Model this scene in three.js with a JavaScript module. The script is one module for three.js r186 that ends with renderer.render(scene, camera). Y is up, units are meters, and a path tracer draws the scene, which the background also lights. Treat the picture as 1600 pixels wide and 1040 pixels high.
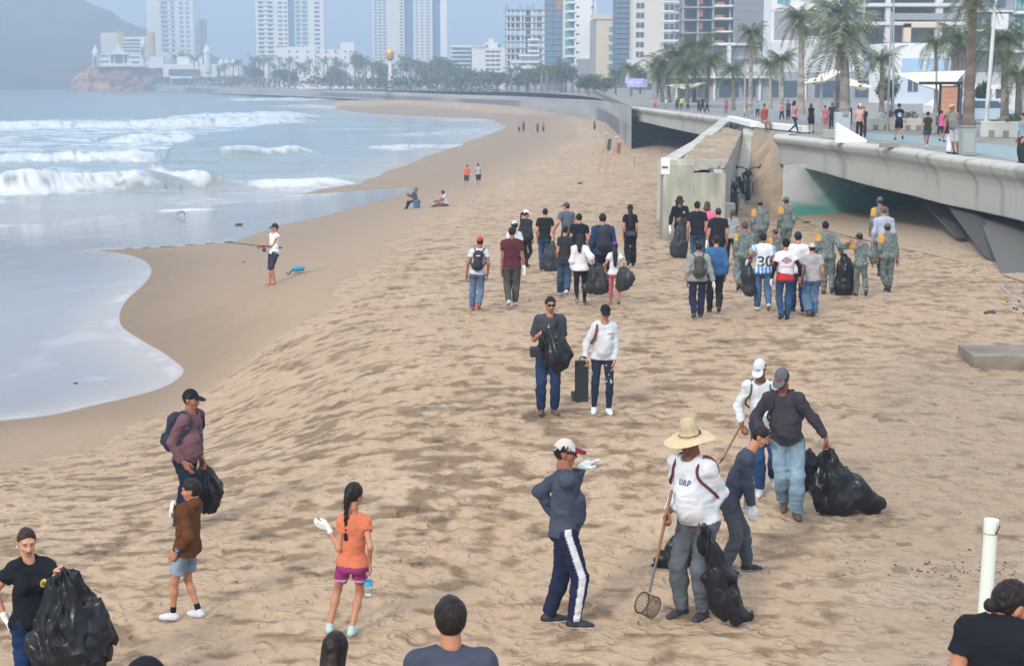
import * as THREE from 'three';
import { mergeGeometries } from 'three/addons/utils/BufferGeometryUtils.js';
import { FontLoader } from 'three/addons/loaders/FontLoader.js';
import { TextGeometry } from 'three/addons/geometries/TextGeometry.js';
import { RoundedBoxGeometry } from 'three/addons/geometries/RoundedBoxGeometry.js';

// ---------------------------------------------------------------- camera, sky, sun, air, exposure
const scene = new THREE.Scene();
const YC = 8.5, FPX = 2400, PW = 1600, PH = 1040, HORIZON = 120;
const camera = new THREE.PerspectiveCamera(2 * Math.atan(PH / 2 / FPX) * 180 / Math.PI, 1024 / 665, 0.5, 9000);
const PITCH = Math.atan((PH / 2 - HORIZON) / FPX);
camera.position.set(0, YC, 0);
camera.rotation.x = -PITCH;
camera.focus = 21; camera.userData.fStop = 4;
scene.add(camera);

const SUN_DIR = new THREE.Vector3(-0.42, 0.5, 0.72).normalize();
{
  const W = 512, H = 256, d = new Float32Array(W * H * 4);
  const hor = [0.66, 0.90, 1.26], mid = [1.2, 1.44, 1.8], zen = [1.55, 1.58, 1.62];
  for (let j = 0; j < H; j++) for (let i = 0; i < W; i++) {
    const up = ((j + 0.5) / H - 0.5) * Math.PI, az = ((i + 0.5) / W - 0.5) * 2 * Math.PI;
    const dx = Math.cos(az) * Math.cos(up), dy = Math.sin(up), dz = Math.sin(az) * Math.cos(up);
    const c = dx * SUN_DIR.x + dy * SUN_DIR.y + dz * SUN_DIR.z, halo = 0.35 * Math.pow(Math.max(0, c), 6);
    const y = Math.max(0, dy), a = Math.min(1, y / 0.3), b = Math.min(1, Math.max(0, (y - 0.3) / 0.6));
    for (let k = 0; k < 3; k++) {
      let v = hor[k] + (mid[k] - hor[k]) * a; v += (zen[k] - v) * b; v += halo * [1, 0.97, 0.9][k];
      d[(j * W + i) * 4 + k] = dy < -0.01 ? [0.45, 0.46, 0.5][k] : v;
    }
    d[(j * W + i) * 4 + 3] = 1;
  }
  const t = new THREE.DataTexture(d, W, H, THREE.RGBAFormat, THREE.FloatType);
  t.mapping = THREE.EquirectangularReflectionMapping; t.magFilter = THREE.LinearFilter; t.needsUpdate = true;
  scene.background = t; scene.environment = t;
}
const sun = new THREE.DirectionalLight(new THREE.Color(1, 0.92, 0.78), 2.9);
sun.position.copy(SUN_DIR).multiplyScalar(200).add(new THREE.Vector3(0, 0, -60));
sun.target.position.set(0, 0, -60);
sun.castShadow = true; sun.shadow.radius = 14; sun.shadow.mapSize.set(4096, 4096);
Object.assign(sun.shadow.camera, { left: -150, right: 150, top: 150, bottom: -150, near: 1, far: 600 });
scene.add(sun, sun.target);
scene.fog = new THREE.FogExp2(new THREE.Color(0.64, 0.80, 1.0), 0.00108);
const renderer = new THREE.WebGLRenderer({ antialias: true });
renderer.setSize(1024, 665);
renderer.shadowMap.enabled = true;
renderer.toneMapping = THREE.LinearToneMapping;
renderer.toneMappingExposure = 1.04;

// ---------------------------------------------------------------- helpers
const V = (x = 0, y = 0, z = 0) => new THREE.Vector3(x, y, z);
function rng(seed) { let a = seed >>> 0; return () => { a |= 0; a = a + 0x6D2B79F5 | 0; let t = Math.imul(a ^ a >>> 15, 1 | a); t = t + Math.imul(t ^ t >>> 7, 61 | t) ^ t; return ((t ^ t >>> 14) >>> 0) / 4294967296; }; }
const clamp = (x, a, b) => x < a ? a : x > b ? b : x, lerp = (a, b, t) => a + (b - a) * t;
const smooth = (a, b, x) => { const t = clamp((x - a) / (b - a), 0, 1); return t * t * (3 - 2 * t); };
const srgb = (r, g, b) => { const c = new THREE.Color().setRGB(r / 255, g / 255, b / 255, THREE.SRGBColorSpace); return [c.r, c.g, c.b]; };
const hx = (s) => { const c = new THREE.Color(s); return [c.r, c.g, c.b]; };
function ih(x, y, z) { let h = Math.imul(x, 374761393) + Math.imul(y, 668265263) + Math.imul(z, 1274126177) | 0; h = Math.imul(h ^ h >>> 13, 1274126177); return ((h ^ h >>> 16) >>> 0) / 4294967296; }
function vnoise(x, y, z = 0) {
  const X = Math.floor(x), Y = Math.floor(y), Z = Math.floor(z), fx = x - X, fy = y - Y, fz = z - Z;
  const a = fx * fx * (3 - 2 * fx), b = fy * fy * (3 - 2 * fy), c = fz * fz * (3 - 2 * fz);
  const l = (p, q, t) => p + (q - p) * t;
  return 2 * l(l(l(ih(X, Y, Z), ih(X + 1, Y, Z), a), l(ih(X, Y + 1, Z), ih(X + 1, Y + 1, Z), a), b), l(l(ih(X, Y, Z + 1), ih(X + 1, Y, Z + 1), a), l(ih(X, Y + 1, Z + 1), ih(X + 1, Y + 1, Z + 1), a), b), c) - 1;
}
const fbm = (x, y, z = 0, o = 4) => { let s = 0, a = 0.5; for (let i = 0; i < o; i++) { s += a * vnoise(x, y, z); x = x * 2.03 + 7.1; y = y * 2.03 + 3.7; z = z * 2.03 + 1.3; a *= 0.5; } return s; };

// Surveying helpers: the world point that the lens sees at a pixel of the photograph, at a given depth, height or on the sand.
const cP = Math.cos(PITCH), sP = Math.sin(PITCH);
function slope(px, py) { const v = (PH / 2 - py) / FPX, f = cP + v * sP; return [(px - PW / 2) / FPX / f, (v * cP - sP) / f]; }
function at(px, py, D) { const [a, b] = slope(px, py); return V(a * D, YC + b * D, -D); }
function atY(px, py, y) { const [, b] = slope(px, py); return at(px, py, (y - YC) / b); }
const pxPerM = (D) => FPX / D;

const used = {};
function numbered(name) { if (!(name in used)) { used[name] = 0; return name; } used[name]++; return name + '_' + String(used[name]).padStart(3, '0'); }
function tag(o, label, category, group, kind) { o.userData.label = label; if (category) o.userData.category = category; if (group) o.userData.group = group; if (kind) o.userData.kind = kind; return o; }
function thing(name, label, category, pos, group) { const o = new THREE.Group(); o.name = numbered(name); if (pos) o.position.copy(pos); tag(o, label, category, group); scene.add(o); return o; }
function mesh(name, geo, m, parent) { const o = new THREE.Mesh(geo, m); o.castShadow = o.receiveShadow = true; o.name = (parent ?? scene) === scene ? numbered(name) : name; (parent ?? scene).add(o); return o; }
function part(parent, name, geos, m, label) { const g = Array.isArray(geos) ? (geos.length > 1 ? merge(geos) : geos[0]) : geos; const o = mesh(name, g, m, parent); if (label) o.userData.label = label; return o; }
function merge(list) { return mergeGeometries(list.map((g) => { let q = g.index ? g.toNonIndexed() : g; q = q === g ? g.clone() : q; for (const k of Object.keys(q.attributes)) if (!['position', 'normal', 'color'].includes(k) || (k === 'color' && !list.every((e) => e.attributes.color))) q.deleteAttribute(k); return q; })); }
function struct(name, geo, m, label) { const o = mesh(name, geo, m); o.userData.kind = 'structure'; if (label) o.userData.label = label; return o; }
const box = (w, h, d, x = 0, y = 0, z = 0) => new THREE.BoxGeometry(w, h, d).translate(x, y, z);
const rbox = (w, h, d, r, x = 0, y = 0, z = 0) => new RoundedBoxGeometry(w, h, d, 2, r).translate(x, y, z);
function bar(a, b, r0, r1 = r0, seg = 8) { const d = b.clone().sub(a), g = new THREE.CylinderGeometry(r1, r0, d.length(), seg, 1); g.applyQuaternion(new THREE.Quaternion().setFromUnitVectors(V(0, 1, 0), d.clone().normalize())); const m = a.clone().add(b).multiplyScalar(0.5); return g.translate(m.x, m.y, m.z); }
function tube(pts, r, seg = 24, rs = 6) { return new THREE.TubeGeometry(new THREE.CatmullRomCurve3(pts), seg, r, rs); }
function grid(nu, nv, f, color) {   // f(i/nu, j/nv) -> Vector3
  const p = new Float32Array((nu + 1) * (nv + 1) * 3), c = color ? new Float32Array(p.length) : null, idx = [];
  for (let j = 0, k = 0; j <= nv; j++) for (let i = 0; i <= nu; i++, k += 3) { const q = f(i / nu, j / nv); p[k] = q.x; p[k + 1] = q.y; p[k + 2] = q.z; if (c) { const e = color(i / nu, j / nv, q); c[k] = e[0]; c[k + 1] = e[1]; c[k + 2] = e[2]; } }
  for (let j = 0; j < nv; j++) for (let i = 0; i < nu; i++) { const a = j * (nu + 1) + i, b = a + nu + 1; idx.push(a, a + 1, b, a + 1, b + 1, b); }
  const g = new THREE.BufferGeometry(); g.setAttribute('position', new THREE.BufferAttribute(p, 3)); if (c) g.setAttribute('color', new THREE.BufferAttribute(c, 3)); g.setIndex(idx); g.computeVertexNormals(); return g;
}
function tint(g, f) { const p = g.attributes.position, c = new Float32Array(p.count * 3), q = V(); for (let i = 0; i < p.count; i++) { q.fromBufferAttribute(p, i); const e = f(q); c.set(e, i * 3); } g.setAttribute('color', new THREE.BufferAttribute(c, 3)); return g; }
const mat = (color, rough = 0.9, o = {}) => new THREE.MeshStandardMaterial({ color: new THREE.Color(...color), roughness: rough, ...o });
const vmat = (rough = 0.9, o = {}) => new THREE.MeshStandardMaterial({ vertexColors: true, roughness: rough, ...o });
function inPoly(poly, x, y) { let c = false; for (let i = 0, j = poly.length - 1; i < poly.length; j = i++) { const [xi, yi] = poly[i], [xj, yj] = poly[j]; if ((yi > y) !== (yj > y) && x < (xj - xi) * (y - yi) / (yj - yi) + xi) c = !c; } return c; }
function polyDist(pts, x, y) { let best = 1e9, bt = 0, side = 1; for (let i = 0; i < pts.length - 1; i++) { const [ax, ay] = pts[i], [bx, by] = pts[i + 1], dx = bx - ax, dy = by - ay, t = clamp(((x - ax) * dx + (y - ay) * dy) / (dx * dx + dy * dy), 0, 1), ex = x - ax - dx * t, ey = y - ay - dy * t, d = Math.hypot(ex, ey); if (d < best) { best = d; bt = (i + t) / (pts.length - 1); side = Math.sign(dx * (y - ay) - dy * (x - ax)) || 1; } } return [best, bt, side]; }
// shared textures: fine relief and grain, in metres
function noiseTex(n, f, srgbMap) {
  const d = new Uint8Array(n * n * 4);
  for (let j = 0; j < n; j++) for (let i = 0; i < n; i++) { const v = f(i, j, n), k = (j * n + i) * 4; for (let c = 0; c < 3; c++) d[k + c] = clamp((Array.isArray(v) ? v[c] : v) * 255, 0, 255); d[k + 3] = 255; }
  const t = new THREE.DataTexture(d, n, n); t.wrapS = t.wrapT = THREE.RepeatWrapping; t.magFilter = THREE.LinearFilter; t.minFilter = THREE.LinearMipmapLinearFilter; if (srgbMap) t.colorSpace = THREE.SRGBColorSpace; t.needsUpdate = true; return t;
}
// noise that tiles over n cells
const tileN = (x, y, per, s = 0) => { const X = Math.floor(x), Y = Math.floor(y), fx = x - X, fy = y - Y, a = fx * fx * (3 - 2 * fx), b = fy * fy * (3 - 2 * fy), m = (v) => ((v % per) + per) % per; return lerp(lerp(ih(m(X), m(Y), s), ih(m(X + 1), m(Y), s), a), lerp(ih(m(X), m(Y + 1), s), ih(m(X + 1), m(Y + 1), s), a), b); };
const tileF = (u, v, base, oct, s) => { let r = 0, a = 0.5, p = base; for (let i = 0; i < oct; i++) { r += a * tileN(u * p, v * p, p, s + i); p *= 2; a *= 0.5; } return r; };
// ---------------------------------------------------------------- the lie of the sand (a smooth surface through surveyed spots: pixel, pixel, metres away)
const SURVEY = [
  [800, 1300, 10.0], [0, 1250, 11.3], [1600, 1300, 10.2], [800, 985, 14.4], [1600, 1000, 14.2], [0, 920, 15.3], [290, 828, 18.1], [0, 800, 20.6], [0, 720, 26.2], [0, 655, 32], [150, 630, 33],
  [270, 600, 35.2], [190, 500, 44.2], [200, 400, 62], [427, 444, 43.3], [340, 520, 39], [500, 350, 78], [600, 312, 97], [700, 262, 138], [740, 292, 109], [645, 325, 80],
  [985, 415, 42.5], [740, 484, 33.8], [640, 560, 27.8], [850, 645, 23], [1200, 770, 19], [800, 350, 60.5], [900, 300, 84], [945, 272, 104], [1000, 230, 143], [820, 207, 222], [929, 200, 212], [800, 188, 300], [1010, 186, 236],
  [1155, 312, 75], [1222, 340, 70], [1400, 322, 75], [1033, 375, 52], [1295, 460, 35.4], [1385, 456, 36.3], [1600, 480, 34], [1600, 575, 26.5], [1540, 400, 46],
  [700, 153, 470], [580, 150, 690], [900, 160, 420], [1100, 150, 500], [1600, 150, 500],
  [0, 560, 40.5], [0, 390, 71], [0, 330, 103], [300, 300, 122], [500, 258, 162], [0, 200, 320], [400, 160, 640], [0, 140, 1300], [700, 203, 270], [-500, 655, 33], [-500, 400, 70], [-400, 900, 16], [-500, 250, 180],
];
const tps = (() => {
  const P = SURVEY.map(([px, py, D]) => { const q = at(px, py, D); return [q.x / D * 4, Math.log(D), q.y]; }), n = P.length, N = n + 3, A = [];
  const k = (r2) => r2 < 1e-9 ? 0 : 0.5 * r2 * Math.log(r2);
  for (let i = 0; i < N; i++) { const r = new Float64Array(N + 1); if (i < n) { for (let j = 0; j < n; j++) r[j] = k((P[i][0] - P[j][0]) ** 2 + (P[i][1] - P[j][1]) ** 2); r[i] += 0.004; r[n] = 1; r[n + 1] = P[i][0]; r[n + 2] = P[i][1]; r[N] = P[i][2]; } else for (let j = 0; j < n; j++) r[j] = i === n ? 1 : P[j][i - n - 1]; A.push(r); }
  for (let c = 0; c < N; c++) { let p = c; for (let i = c; i < N; i++) if (Math.abs(A[i][c]) > Math.abs(A[p][c])) p = i; [A[c], A[p]] = [A[p], A[c]]; for (let i = 0; i < N; i++) if (i !== c) { const f = A[i][c] / A[c][c]; if (f) for (let j = c; j <= N; j++) A[i][j] -= f * A[c][j]; } }
  const w = A.map((r, i) => r[N] / r[i]);
  return (u, v) => { let s = w[n] + w[n + 1] * u + w[n + 2] * v; for (let i = 0; i < n; i++) s += w[i] * k((u - P[i][0]) ** 2 + (v - P[i][1]) ** 2); return s; };
})();
const ground = (x, z) => { const D = Math.max(-z, 5); return clamp(tps(clamp(x / D, -0.8, 0.8) * 4, Math.log(Math.min(D, 1500))), -4, 4.2); };
function onSand(px, py) { let D = 8, step = 0.25; for (; D < 1400; D += step) { const q = at(px, py, D); if (q.y <= ground(q.x, q.z)) break; step = D * 0.01; } let lo = D - step, hi = D; for (let i = 0; i < 30; i++) { const m = (lo + hi) / 2, q = at(px, py, m); if (q.y <= ground(q.x, q.z)) hi = m; else lo = m; } const q = at(px, py, (lo + hi) / 2); return q; }

// pixel row/col of a world point (for laying out shorelines surveyed on the photograph)
function toPx(x, y, z) { const dx = x, dy = y - YC, dz = z; const cy = dy * cP - dz * sP * 1, cz = dy * sP + dz * cP; return [PW / 2 + FPX * dx / -cz, PH / 2 - FPX * (dy * cP + (-dz) * sP) / (-(dz) * cP - dy * sP)]; }
// the water's edge of the last swash, and the line above which dry, trodden sand begins
const SWASH = [[-900, 690], [-300, 672], [0, 657], [80, 648], [150, 632], [215, 617], [268, 598], [286, 582], [262, 556], [222, 532], [192, 512], [186, 495], [196, 470], [222, 446], [236, 426], [226, 408], [190, 396], [150, 391]].map(([x, y]) => { const q = onSand(x, y); return [q.x, q.z]; });
const SEAEDGE = [[150, 391], [260, 386], [370, 377], [440, 352], [520, 334], [600, 312], [660, 292], [720, 262], [770, 235], [800, 212], [808, 195], [790, 184], [700, 170], [600, 159], [520, 154]].map(([x, y]) => { const q = onSand(x, y); return [q.x, q.z]; });
const DRY = [[-900, 800], [0, 722], [120, 695], [230, 655], [330, 600], [400, 540], [450, 500], [520, 430], [640, 350], [760, 290], [900, 215], [880, 180], [600, 163]].map(([x, y]) => { const q = onSand(x, y); return [q.x, q.z]; });
const SWC = new THREE.CatmullRomCurve3(SWASH.map(([x, z]) => V(x, 0, z)), false, 'centripetal').getPoints(170).map((p) => [p.x, p.z]);
const SHOREPOLY = [...SWC, ...SEAEDGE, [-900, -900], [-900, -30]];
const DRYPOLY = [...DRY, [-900, -900], [-900, -20]];
const CHURN = [[0, 1000], [330, 800], [700, 640], [1000, 560], [1300, 560]].map(([x, y]) => { const q = onSand(x, y); return [q.x, q.z]; });
function dents(x, z, cell, seed, len, wid, dens) {   // trodden hollows with pushed-up rims, one to a cell
  const X = Math.floor(x / cell), Z = Math.floor(z / cell); let h = 0;
  for (let a = -1; a <= 1; a++) for (let b = -1; b <= 1; b++) {
    const i = X + a, j = Z + b; if (ih(i, j, seed + 5) > dens) continue;
    const cx = (i + ih(i, j, seed)) * cell, cz = (j + ih(i, j, seed + 1)) * cell, t = ih(i, j, seed + 2) * 6.283, s = 0.7 + 0.6 * ih(i, j, seed + 3), dx = x - cx, dz = z - cz, u = (dx * Math.cos(t) + dz * Math.sin(t)) / (len * s), v = (-dx * Math.sin(t) + dz * Math.cos(t)) / (wid * s), r = u * u + v * v;
    if (r < 6) h += (0.5 + 0.5 * ih(i, j, seed + 4)) * (-Math.exp(-r * 1.6) + 0.42 * Math.exp(-((Math.sqrt(r) - 1.45) ** 2) * 5));
  }
  return h;
}
// fine relief of the sand, in metres: hundreds of small overlapping treads, and a grain of paler and damper specks
const sandMat = (() => {
  const n = 1024, T = 3.7, h = new Float32Array(n * n), r = rng(5);
  for (let i = 0; i < 620; i++) { const cx = r() * n, cy = r() * n, t = r() * 6.283, L = (0.05 + 0.1 * r() * r()) / T * n, W = L * (0.4 + 0.4 * r()), d = 0.4 + 0.6 * r(), R = Math.ceil(L * 2.6), c = Math.cos(t), s = Math.sin(t); for (let y = -R; y <= R; y++) for (let x = -R; x <= R; x++) { const u = (x * c + y * s) / L, v = (-x * s + y * c) / W, q = u * u + v * v; if (q > 6) continue; const k = (((cy + y | 0) % n + n) % n) * n + (((cx + x | 0) % n + n) % n); h[k] += d * (-Math.exp(-q * q * 1.1) + 0.5 * Math.exp(-((Math.sqrt(q) - 1.35) ** 2) * 9)); } }
  const bump = noiseTex(n, (i, j) => clamp(0.62 + 0.22 * h[j * n + i] + 0.16 * (tileF(i / n, j / n, 16, 5, 3) - 0.5), 0, 1));
  const colr = noiseTex(n, (i, j) => { const a = tileF(i / n, j / n, 20, 5, 40), b = tileF((i / n + 0.37) % 1, j / n, 7, 4, 60), k = smooth(0.56, 0.70, a * 0.75 + b * 0.25); const v = 1 - 0.42 * k + 0.1 * (tileN(i / 3, j / 3, 341, 7) - 0.5); return [v, v * (1 - 0.03 * k), v * (1 - 0.09 * k)]; });
  bump.repeat.set(1 / T, 1 / T); colr.repeat.set(1 / 5.3, 1 / 5.3); bump.needsUpdate = colr.needsUpdate = true;
  return vmat(0.93, { bumpMap: bump, bumpScale: 0.07, map: colr });
})();
{
  const rows = []; let row = 1460; while (row > 132) { rows.push(row); row -= row > 1110 ? 16 : row > 260 ? 1.7 : 1.6; }
  const US = []; for (let u = -0.62; u <= 0.8;) { US.push(u); u += (u > -0.36 && u < 0.36) ? 2.3 / FPX : 12 / FPX; }
  const nu = US.length, nv = rows.length, pos = new Float32Array(nu * nv * 3), col = new Float32Array(nu * nv * 3), dryV = new Float32Array(nu * nv), idx = [];
  const dry = [0.385, 0.273, 0.178], damp = [0.185, 0.118, 0.065], pale = [0.44, 0.328, 0.23], wet = [0.275, 0.196, 0.131];
  for (let j = 0, k = 0; j < nv; j++) {
    const D = FPX * 5.05 / (rows[j] - HORIZON);
    for (let i = 0; i < nu; i++, k += 3) {
      const x = US[i] * D, z = -D; let y = ground(x, z);
      const [dd] = polyDist(DRY, x, z), sd = inPoly(DRYPOLY, x, z) ? -dd : dd;     // metres inland of the trodden line
      const trod = smooth(-0.6, 2.2, sd + 1.5 * fbm(x * 0.4, z * 0.4));
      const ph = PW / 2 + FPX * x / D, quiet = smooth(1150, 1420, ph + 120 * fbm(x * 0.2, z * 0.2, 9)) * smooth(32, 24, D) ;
      const far = smooth(90, 45, D);
      dryV[k / 3] = trod * (D > 150 ? 0.2 : 1); let amp = trod * (1 - 0.72 * quiet) * far;
      const patch = 0.62 + 0.6 * fbm(x * 0.22, z * 0.22, 3);
      if (D < 95 && trod > 0.01) {
        y += amp * (0.047 * dents(x, z, 0.42, 11, 0.14, 0.085, 0.9) * patch * 1.3 + 0.022 * dents(x, z, 0.9, 57, 0.24, 0.17, 0.6) + 0.012 * fbm(x * 2.2, z * 2.2, 1) + 0.02 * fbm(x * 7, z * 7, 2, 3)) + trod * 0.006 * fbm(x * 9, z * 9, 5, 2);
        y += trod * 0.015 * fbm(x * 0.5, z * 0.5, 8);
      }
      pos[k] = x; pos[k + 1] = y; pos[k + 2] = z;
      const [cd] = polyDist(CHURN, x, z), churn = Math.exp(-((cd / 4) ** 2));
      let m = 0.26 * fbm(x * 1.3 + 20, z * 2.4, 4, 3) + 0.95 * fbm(x * 3.4, z * 5.5, 14, 4) + 0.2 * fbm(x * 0.18, z * 0.25, 7) + 0.1 * churn - 0.06;
      m = smooth(-0.06, 0.4, m) * trod * (1 - 0.55 * quiet) * (0.35 + 0.65 * smooth(130, 35, D));
      const pl = smooth(0.05, 0.5, fbm(x * 0.5, z * 0.9, 31)) * 0.5 * trod;
      let wetness = (1 - trod) * smooth(4, -6, sd) * 0.9, band = wetness > 0.25 && D < 90 ? smooth(3.2, 0.2, polyDist(SWC, x, z)[0] + 0.8 * fbm(x * 0.6, z * 0.6, 12)) : 0;
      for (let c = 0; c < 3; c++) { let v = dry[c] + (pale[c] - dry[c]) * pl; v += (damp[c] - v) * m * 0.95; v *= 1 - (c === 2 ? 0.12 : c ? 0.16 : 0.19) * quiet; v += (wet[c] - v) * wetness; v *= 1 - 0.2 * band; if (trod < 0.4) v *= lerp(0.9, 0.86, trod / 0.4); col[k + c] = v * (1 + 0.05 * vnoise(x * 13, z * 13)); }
    }
  }
  const widx = []; for (let j = 0; j < nv - 1; j++) for (let i = 0; i < nu - 1; i++) { const a = j * nu + i, b = a + nu; (dryV[a] + dryV[b] + dryV[a + 1] + dryV[b + 1] > 1.6 + 1.2 * fbm(pos[a * 3] * 1.1, pos[a * 3 + 2] * 1.1, 9) ? idx : widx).push(a, a + 1, b, a + 1, b + 1, b); }
  const uv = new Float32Array(nu * nv * 2); for (let i = 0; i < nu * nv; i++) { uv[2 * i] = pos[3 * i]; uv[2 * i + 1] = -pos[3 * i + 2]; }
  const g = new THREE.BufferGeometry(); g.setAttribute('position', new THREE.BufferAttribute(pos, 3)); g.setAttribute('color', new THREE.BufferAttribute(col, 3)); g.setAttribute('uv', new THREE.BufferAttribute(uv, 2)); g.setIndex(idx); g.computeVertexNormals();
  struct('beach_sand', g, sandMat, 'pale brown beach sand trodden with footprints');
  const g2 = new THREE.BufferGeometry(); for (const a of ['position', 'color', 'uv', 'normal']) g2.setAttribute(a, g.attributes[a]); g2.setIndex(widx); struct('wet_sand', g2, new THREE.MeshPhysicalMaterial({ vertexColors: true, roughness: 0.75, specularIntensity: 0.5 }), 'smooth damp sand along the water and far down the beach');
  // ground under and behind the camera, and inland, down to the horizon
  struct('ground', grid(2, 2, (u, v) => V(lerp(-40, 60, u), lerp(1.2, 2.2, v) - 1.5, lerp(40, -9, v))), mat(dry, 0.95), 'sand below the lookout');
}
// the film of the last swash on the flat of the beach
{
  const nu = 330, nv = 300, P = [], C = [], idx = [], id = new Map();
  const sheet = (u, v) => { const D = Math.exp(lerp(Math.log(30.5), Math.log(112), v)), x = lerp(-0.60, -0.06, u) * D; return [x, -D]; };
  const ok = (x, z) => inPoly(SHOREPOLY, x, z);
  const vert = (i, j) => { const key = j * 1000 + i; if (!id.has(key)) { const [x, z] = sheet(i / nu, j / nv); const d = polyDist(SWC, x, z)[0] * (ok(x, z) ? 1 : -1); id.set(key, P.length / 3); P.push(x, ground(x, z) + 0.02 * clamp(d / 0.8, -1.5, 1) + 0.005 * vnoise(x * 0.6, z * 0.6) * smooth(0, 3, d), z); const t = smooth(0, 2.5, d), f = smooth(0.3, 0.5, fbm(x * 0.4, z * 0.5, 2)) * 0.07 + 0.09 * Math.exp(-(((d - 0.22) / 0.16) ** 2)) * smooth(-0.2, 0.3, fbm(x * 1.6, z * 1.6, 19)); C.push(lerp(0.30, 0.185, t) + f, lerp(0.245, 0.17, t) + f, lerp(0.19, 0.155, t) + f); } return id.get(key); };
  for (let j = 0; j < nv; j++) for (let i = 0; i < nu; i++) { const [x, z] = sheet((i + 0.5) / nu, (j + 0.5) / nv); if (ok(x, z) || polyDist(SWC, x, z)[0] < 0.9) idx.push(vert(i, j), vert(i + 1, j), vert(i, j + 1), vert(i + 1, j), vert(i + 1, j + 1), vert(i, j + 1)); }
  const g = new THREE.BufferGeometry(); g.setAttribute('position', new THREE.Float32BufferAttribute(P, 3)); g.setAttribute('color', new THREE.Float32BufferAttribute(C, 3)); g.setIndex(idx); g.computeVertexNormals();
  struct('swash_water', g, vmat(0.12), 'thin sheet of sea water drawn out over the flat wet sand');
}
// ---------------------------------------------------------------- the sea: swell and breakers are real height, foam is white water
const WAVES = [   // crest line on the photograph (px, py at still water), height m, half width to sea / to shore in m, foam 0..1, foam run ahead in m
  { c: [[-400, 305], [-100, 302], [40, 300], [130, 297], [200, 294], [228, 298]], h: 1.35, back: 4.5, front: 1.5, foam: 1, run: 4, lip: 0.75 },
  { c: [[-300, 292], [-100, 288], [60, 283], [130, 275], [178, 268]], h: 0.75, back: 8, front: 4, foam: 0.0, run: 0 },
  { c: [[212, 292], [260, 289], [330, 292]], h: 0.85, back: 3, front: 1.2, foam: 1, run: 1.5, lip: 0.6 },
  { c: [[325, 290], [390, 289], [440, 290], [560, 288]], h: 0.5, back: 4, front: 2, foam: 0.25, run: 1 },
  { c: [[395, 290], [470, 289], [545, 287]], h: 0.4, back: 2, front: 1, foam: 1, run: 3, lip: 0.6 },
  { c: [[-200, 252], [30, 251], [120, 250], [248, 250]], h: 1.0, back: 6, front: 2, foam: 1, run: 3, lip: 0.7 },
  { c: [[240, 249], [320, 246], [400, 245], [500, 242]], h: 0.95, back: 6, front: 3, foam: 0.0, run: 0 },
  { c: [[330, 246], [420, 245], [500, 241]], h: 0.2, back: 2, front: 1.2, foam: 1, run: 0.6, lip: 0.4 },
  { c: [[190, 222], [250, 218], [300, 214]], h: 1.0, back: 8, front: 4, foam: 0, run: 0 },
  { c: [[-300, 204], [0, 198], [200, 198], [330, 194], [470, 188]], h: 1.1, back: 10, front: 4, foam: 1, run: 9, lip: 0.6 },
  { c: [[280, 186], [400, 183], [470, 180]], h: 0.9, back: 12, front: 5, foam: 1, run: 8, lip: 0.5 },
  { c: [[240, 333], [285, 331], [340, 331]], h: 0.5, back: 2, front: 0.8, foam: 0.85, run: 0.4, lip: 0.4 },
  { c: [[330, 330], [375, 328]], h: 0.3, back: 1.5, front: 0.8, foam: 0.35, run: 0.5 },
  { c: [[-100, 381], [20, 381], [44, 378]], h: 0.3, back: 1.6, front: 0.7, foam: 1, run: 1.0, lip: 0.5 },
  { c: [[120, 374], [190, 370], [262, 364]], h: 0.12, back: 1.2, front: 0.6, foam: 0.9, run: 1.0, lip: 0.5 },
  { c: [[0, 352], [60, 350], [110, 349]], h: 0.28, back: 4, front: 2, foam: 0.1, run: 1 },
  { c: [[340, 157], [440, 156], [520, 157]], h: 0.7, back: 20, front: 8, foam: 1, run: 12, lip: 0.5 },
  { c: [[470, 165], [560, 169]], h: 0.4, back: 20, front: 8, foam: 0.8, run: 14, lip: 0.4 },
  { c: [[560, 232], [650, 229], [730, 226]], h: 0.25, back: 5, front: 3, foam: 0.7, run: 5, lip: 0.3 },
  { c: [[600, 214], [700, 206], [780, 200]], h: 0.3, back: 10, front: 5, foam: 0.5, run: 8, lip: 0.3 },
  { c: [[640, 178], [720, 181], [790, 190]], h: 0.4, back: 14, front: 6, foam: 0.6, run: 14, lip: 0.3 },
  { c: [[420, 318], [520, 306], [620, 290]], h: 0.14, back: 2, front: 1, foam: 0.5, run: 2, lip: 0.3 },
].map((w) => ({ ...w, p: w.c.map(([x, y]) => { const q = atY(x, y, 0); return [q.x, q.z]; }) }));
for (const w of WAVES) { w.lo = [Math.min(...w.p.map((q) => q[0])) - 40, Math.min(...w.p.map((q) => q[1])) - 60]; w.hi = [Math.max(...w.p.map((q) => q[0])) + 40, Math.max(...w.p.map((q) => q[1])) + 60]; }
const OUTERFOAM = [[-400, 196], [0, 190], [250, 186], [380, 178], [468, 176], [470, 186], [390, 200], [310, 214], [268, 226], [255, 244], [0, 252], [-400, 256]].map(([x, y]) => { const q = atY(x, y, 0); return [q.x, q.z]; });
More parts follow.
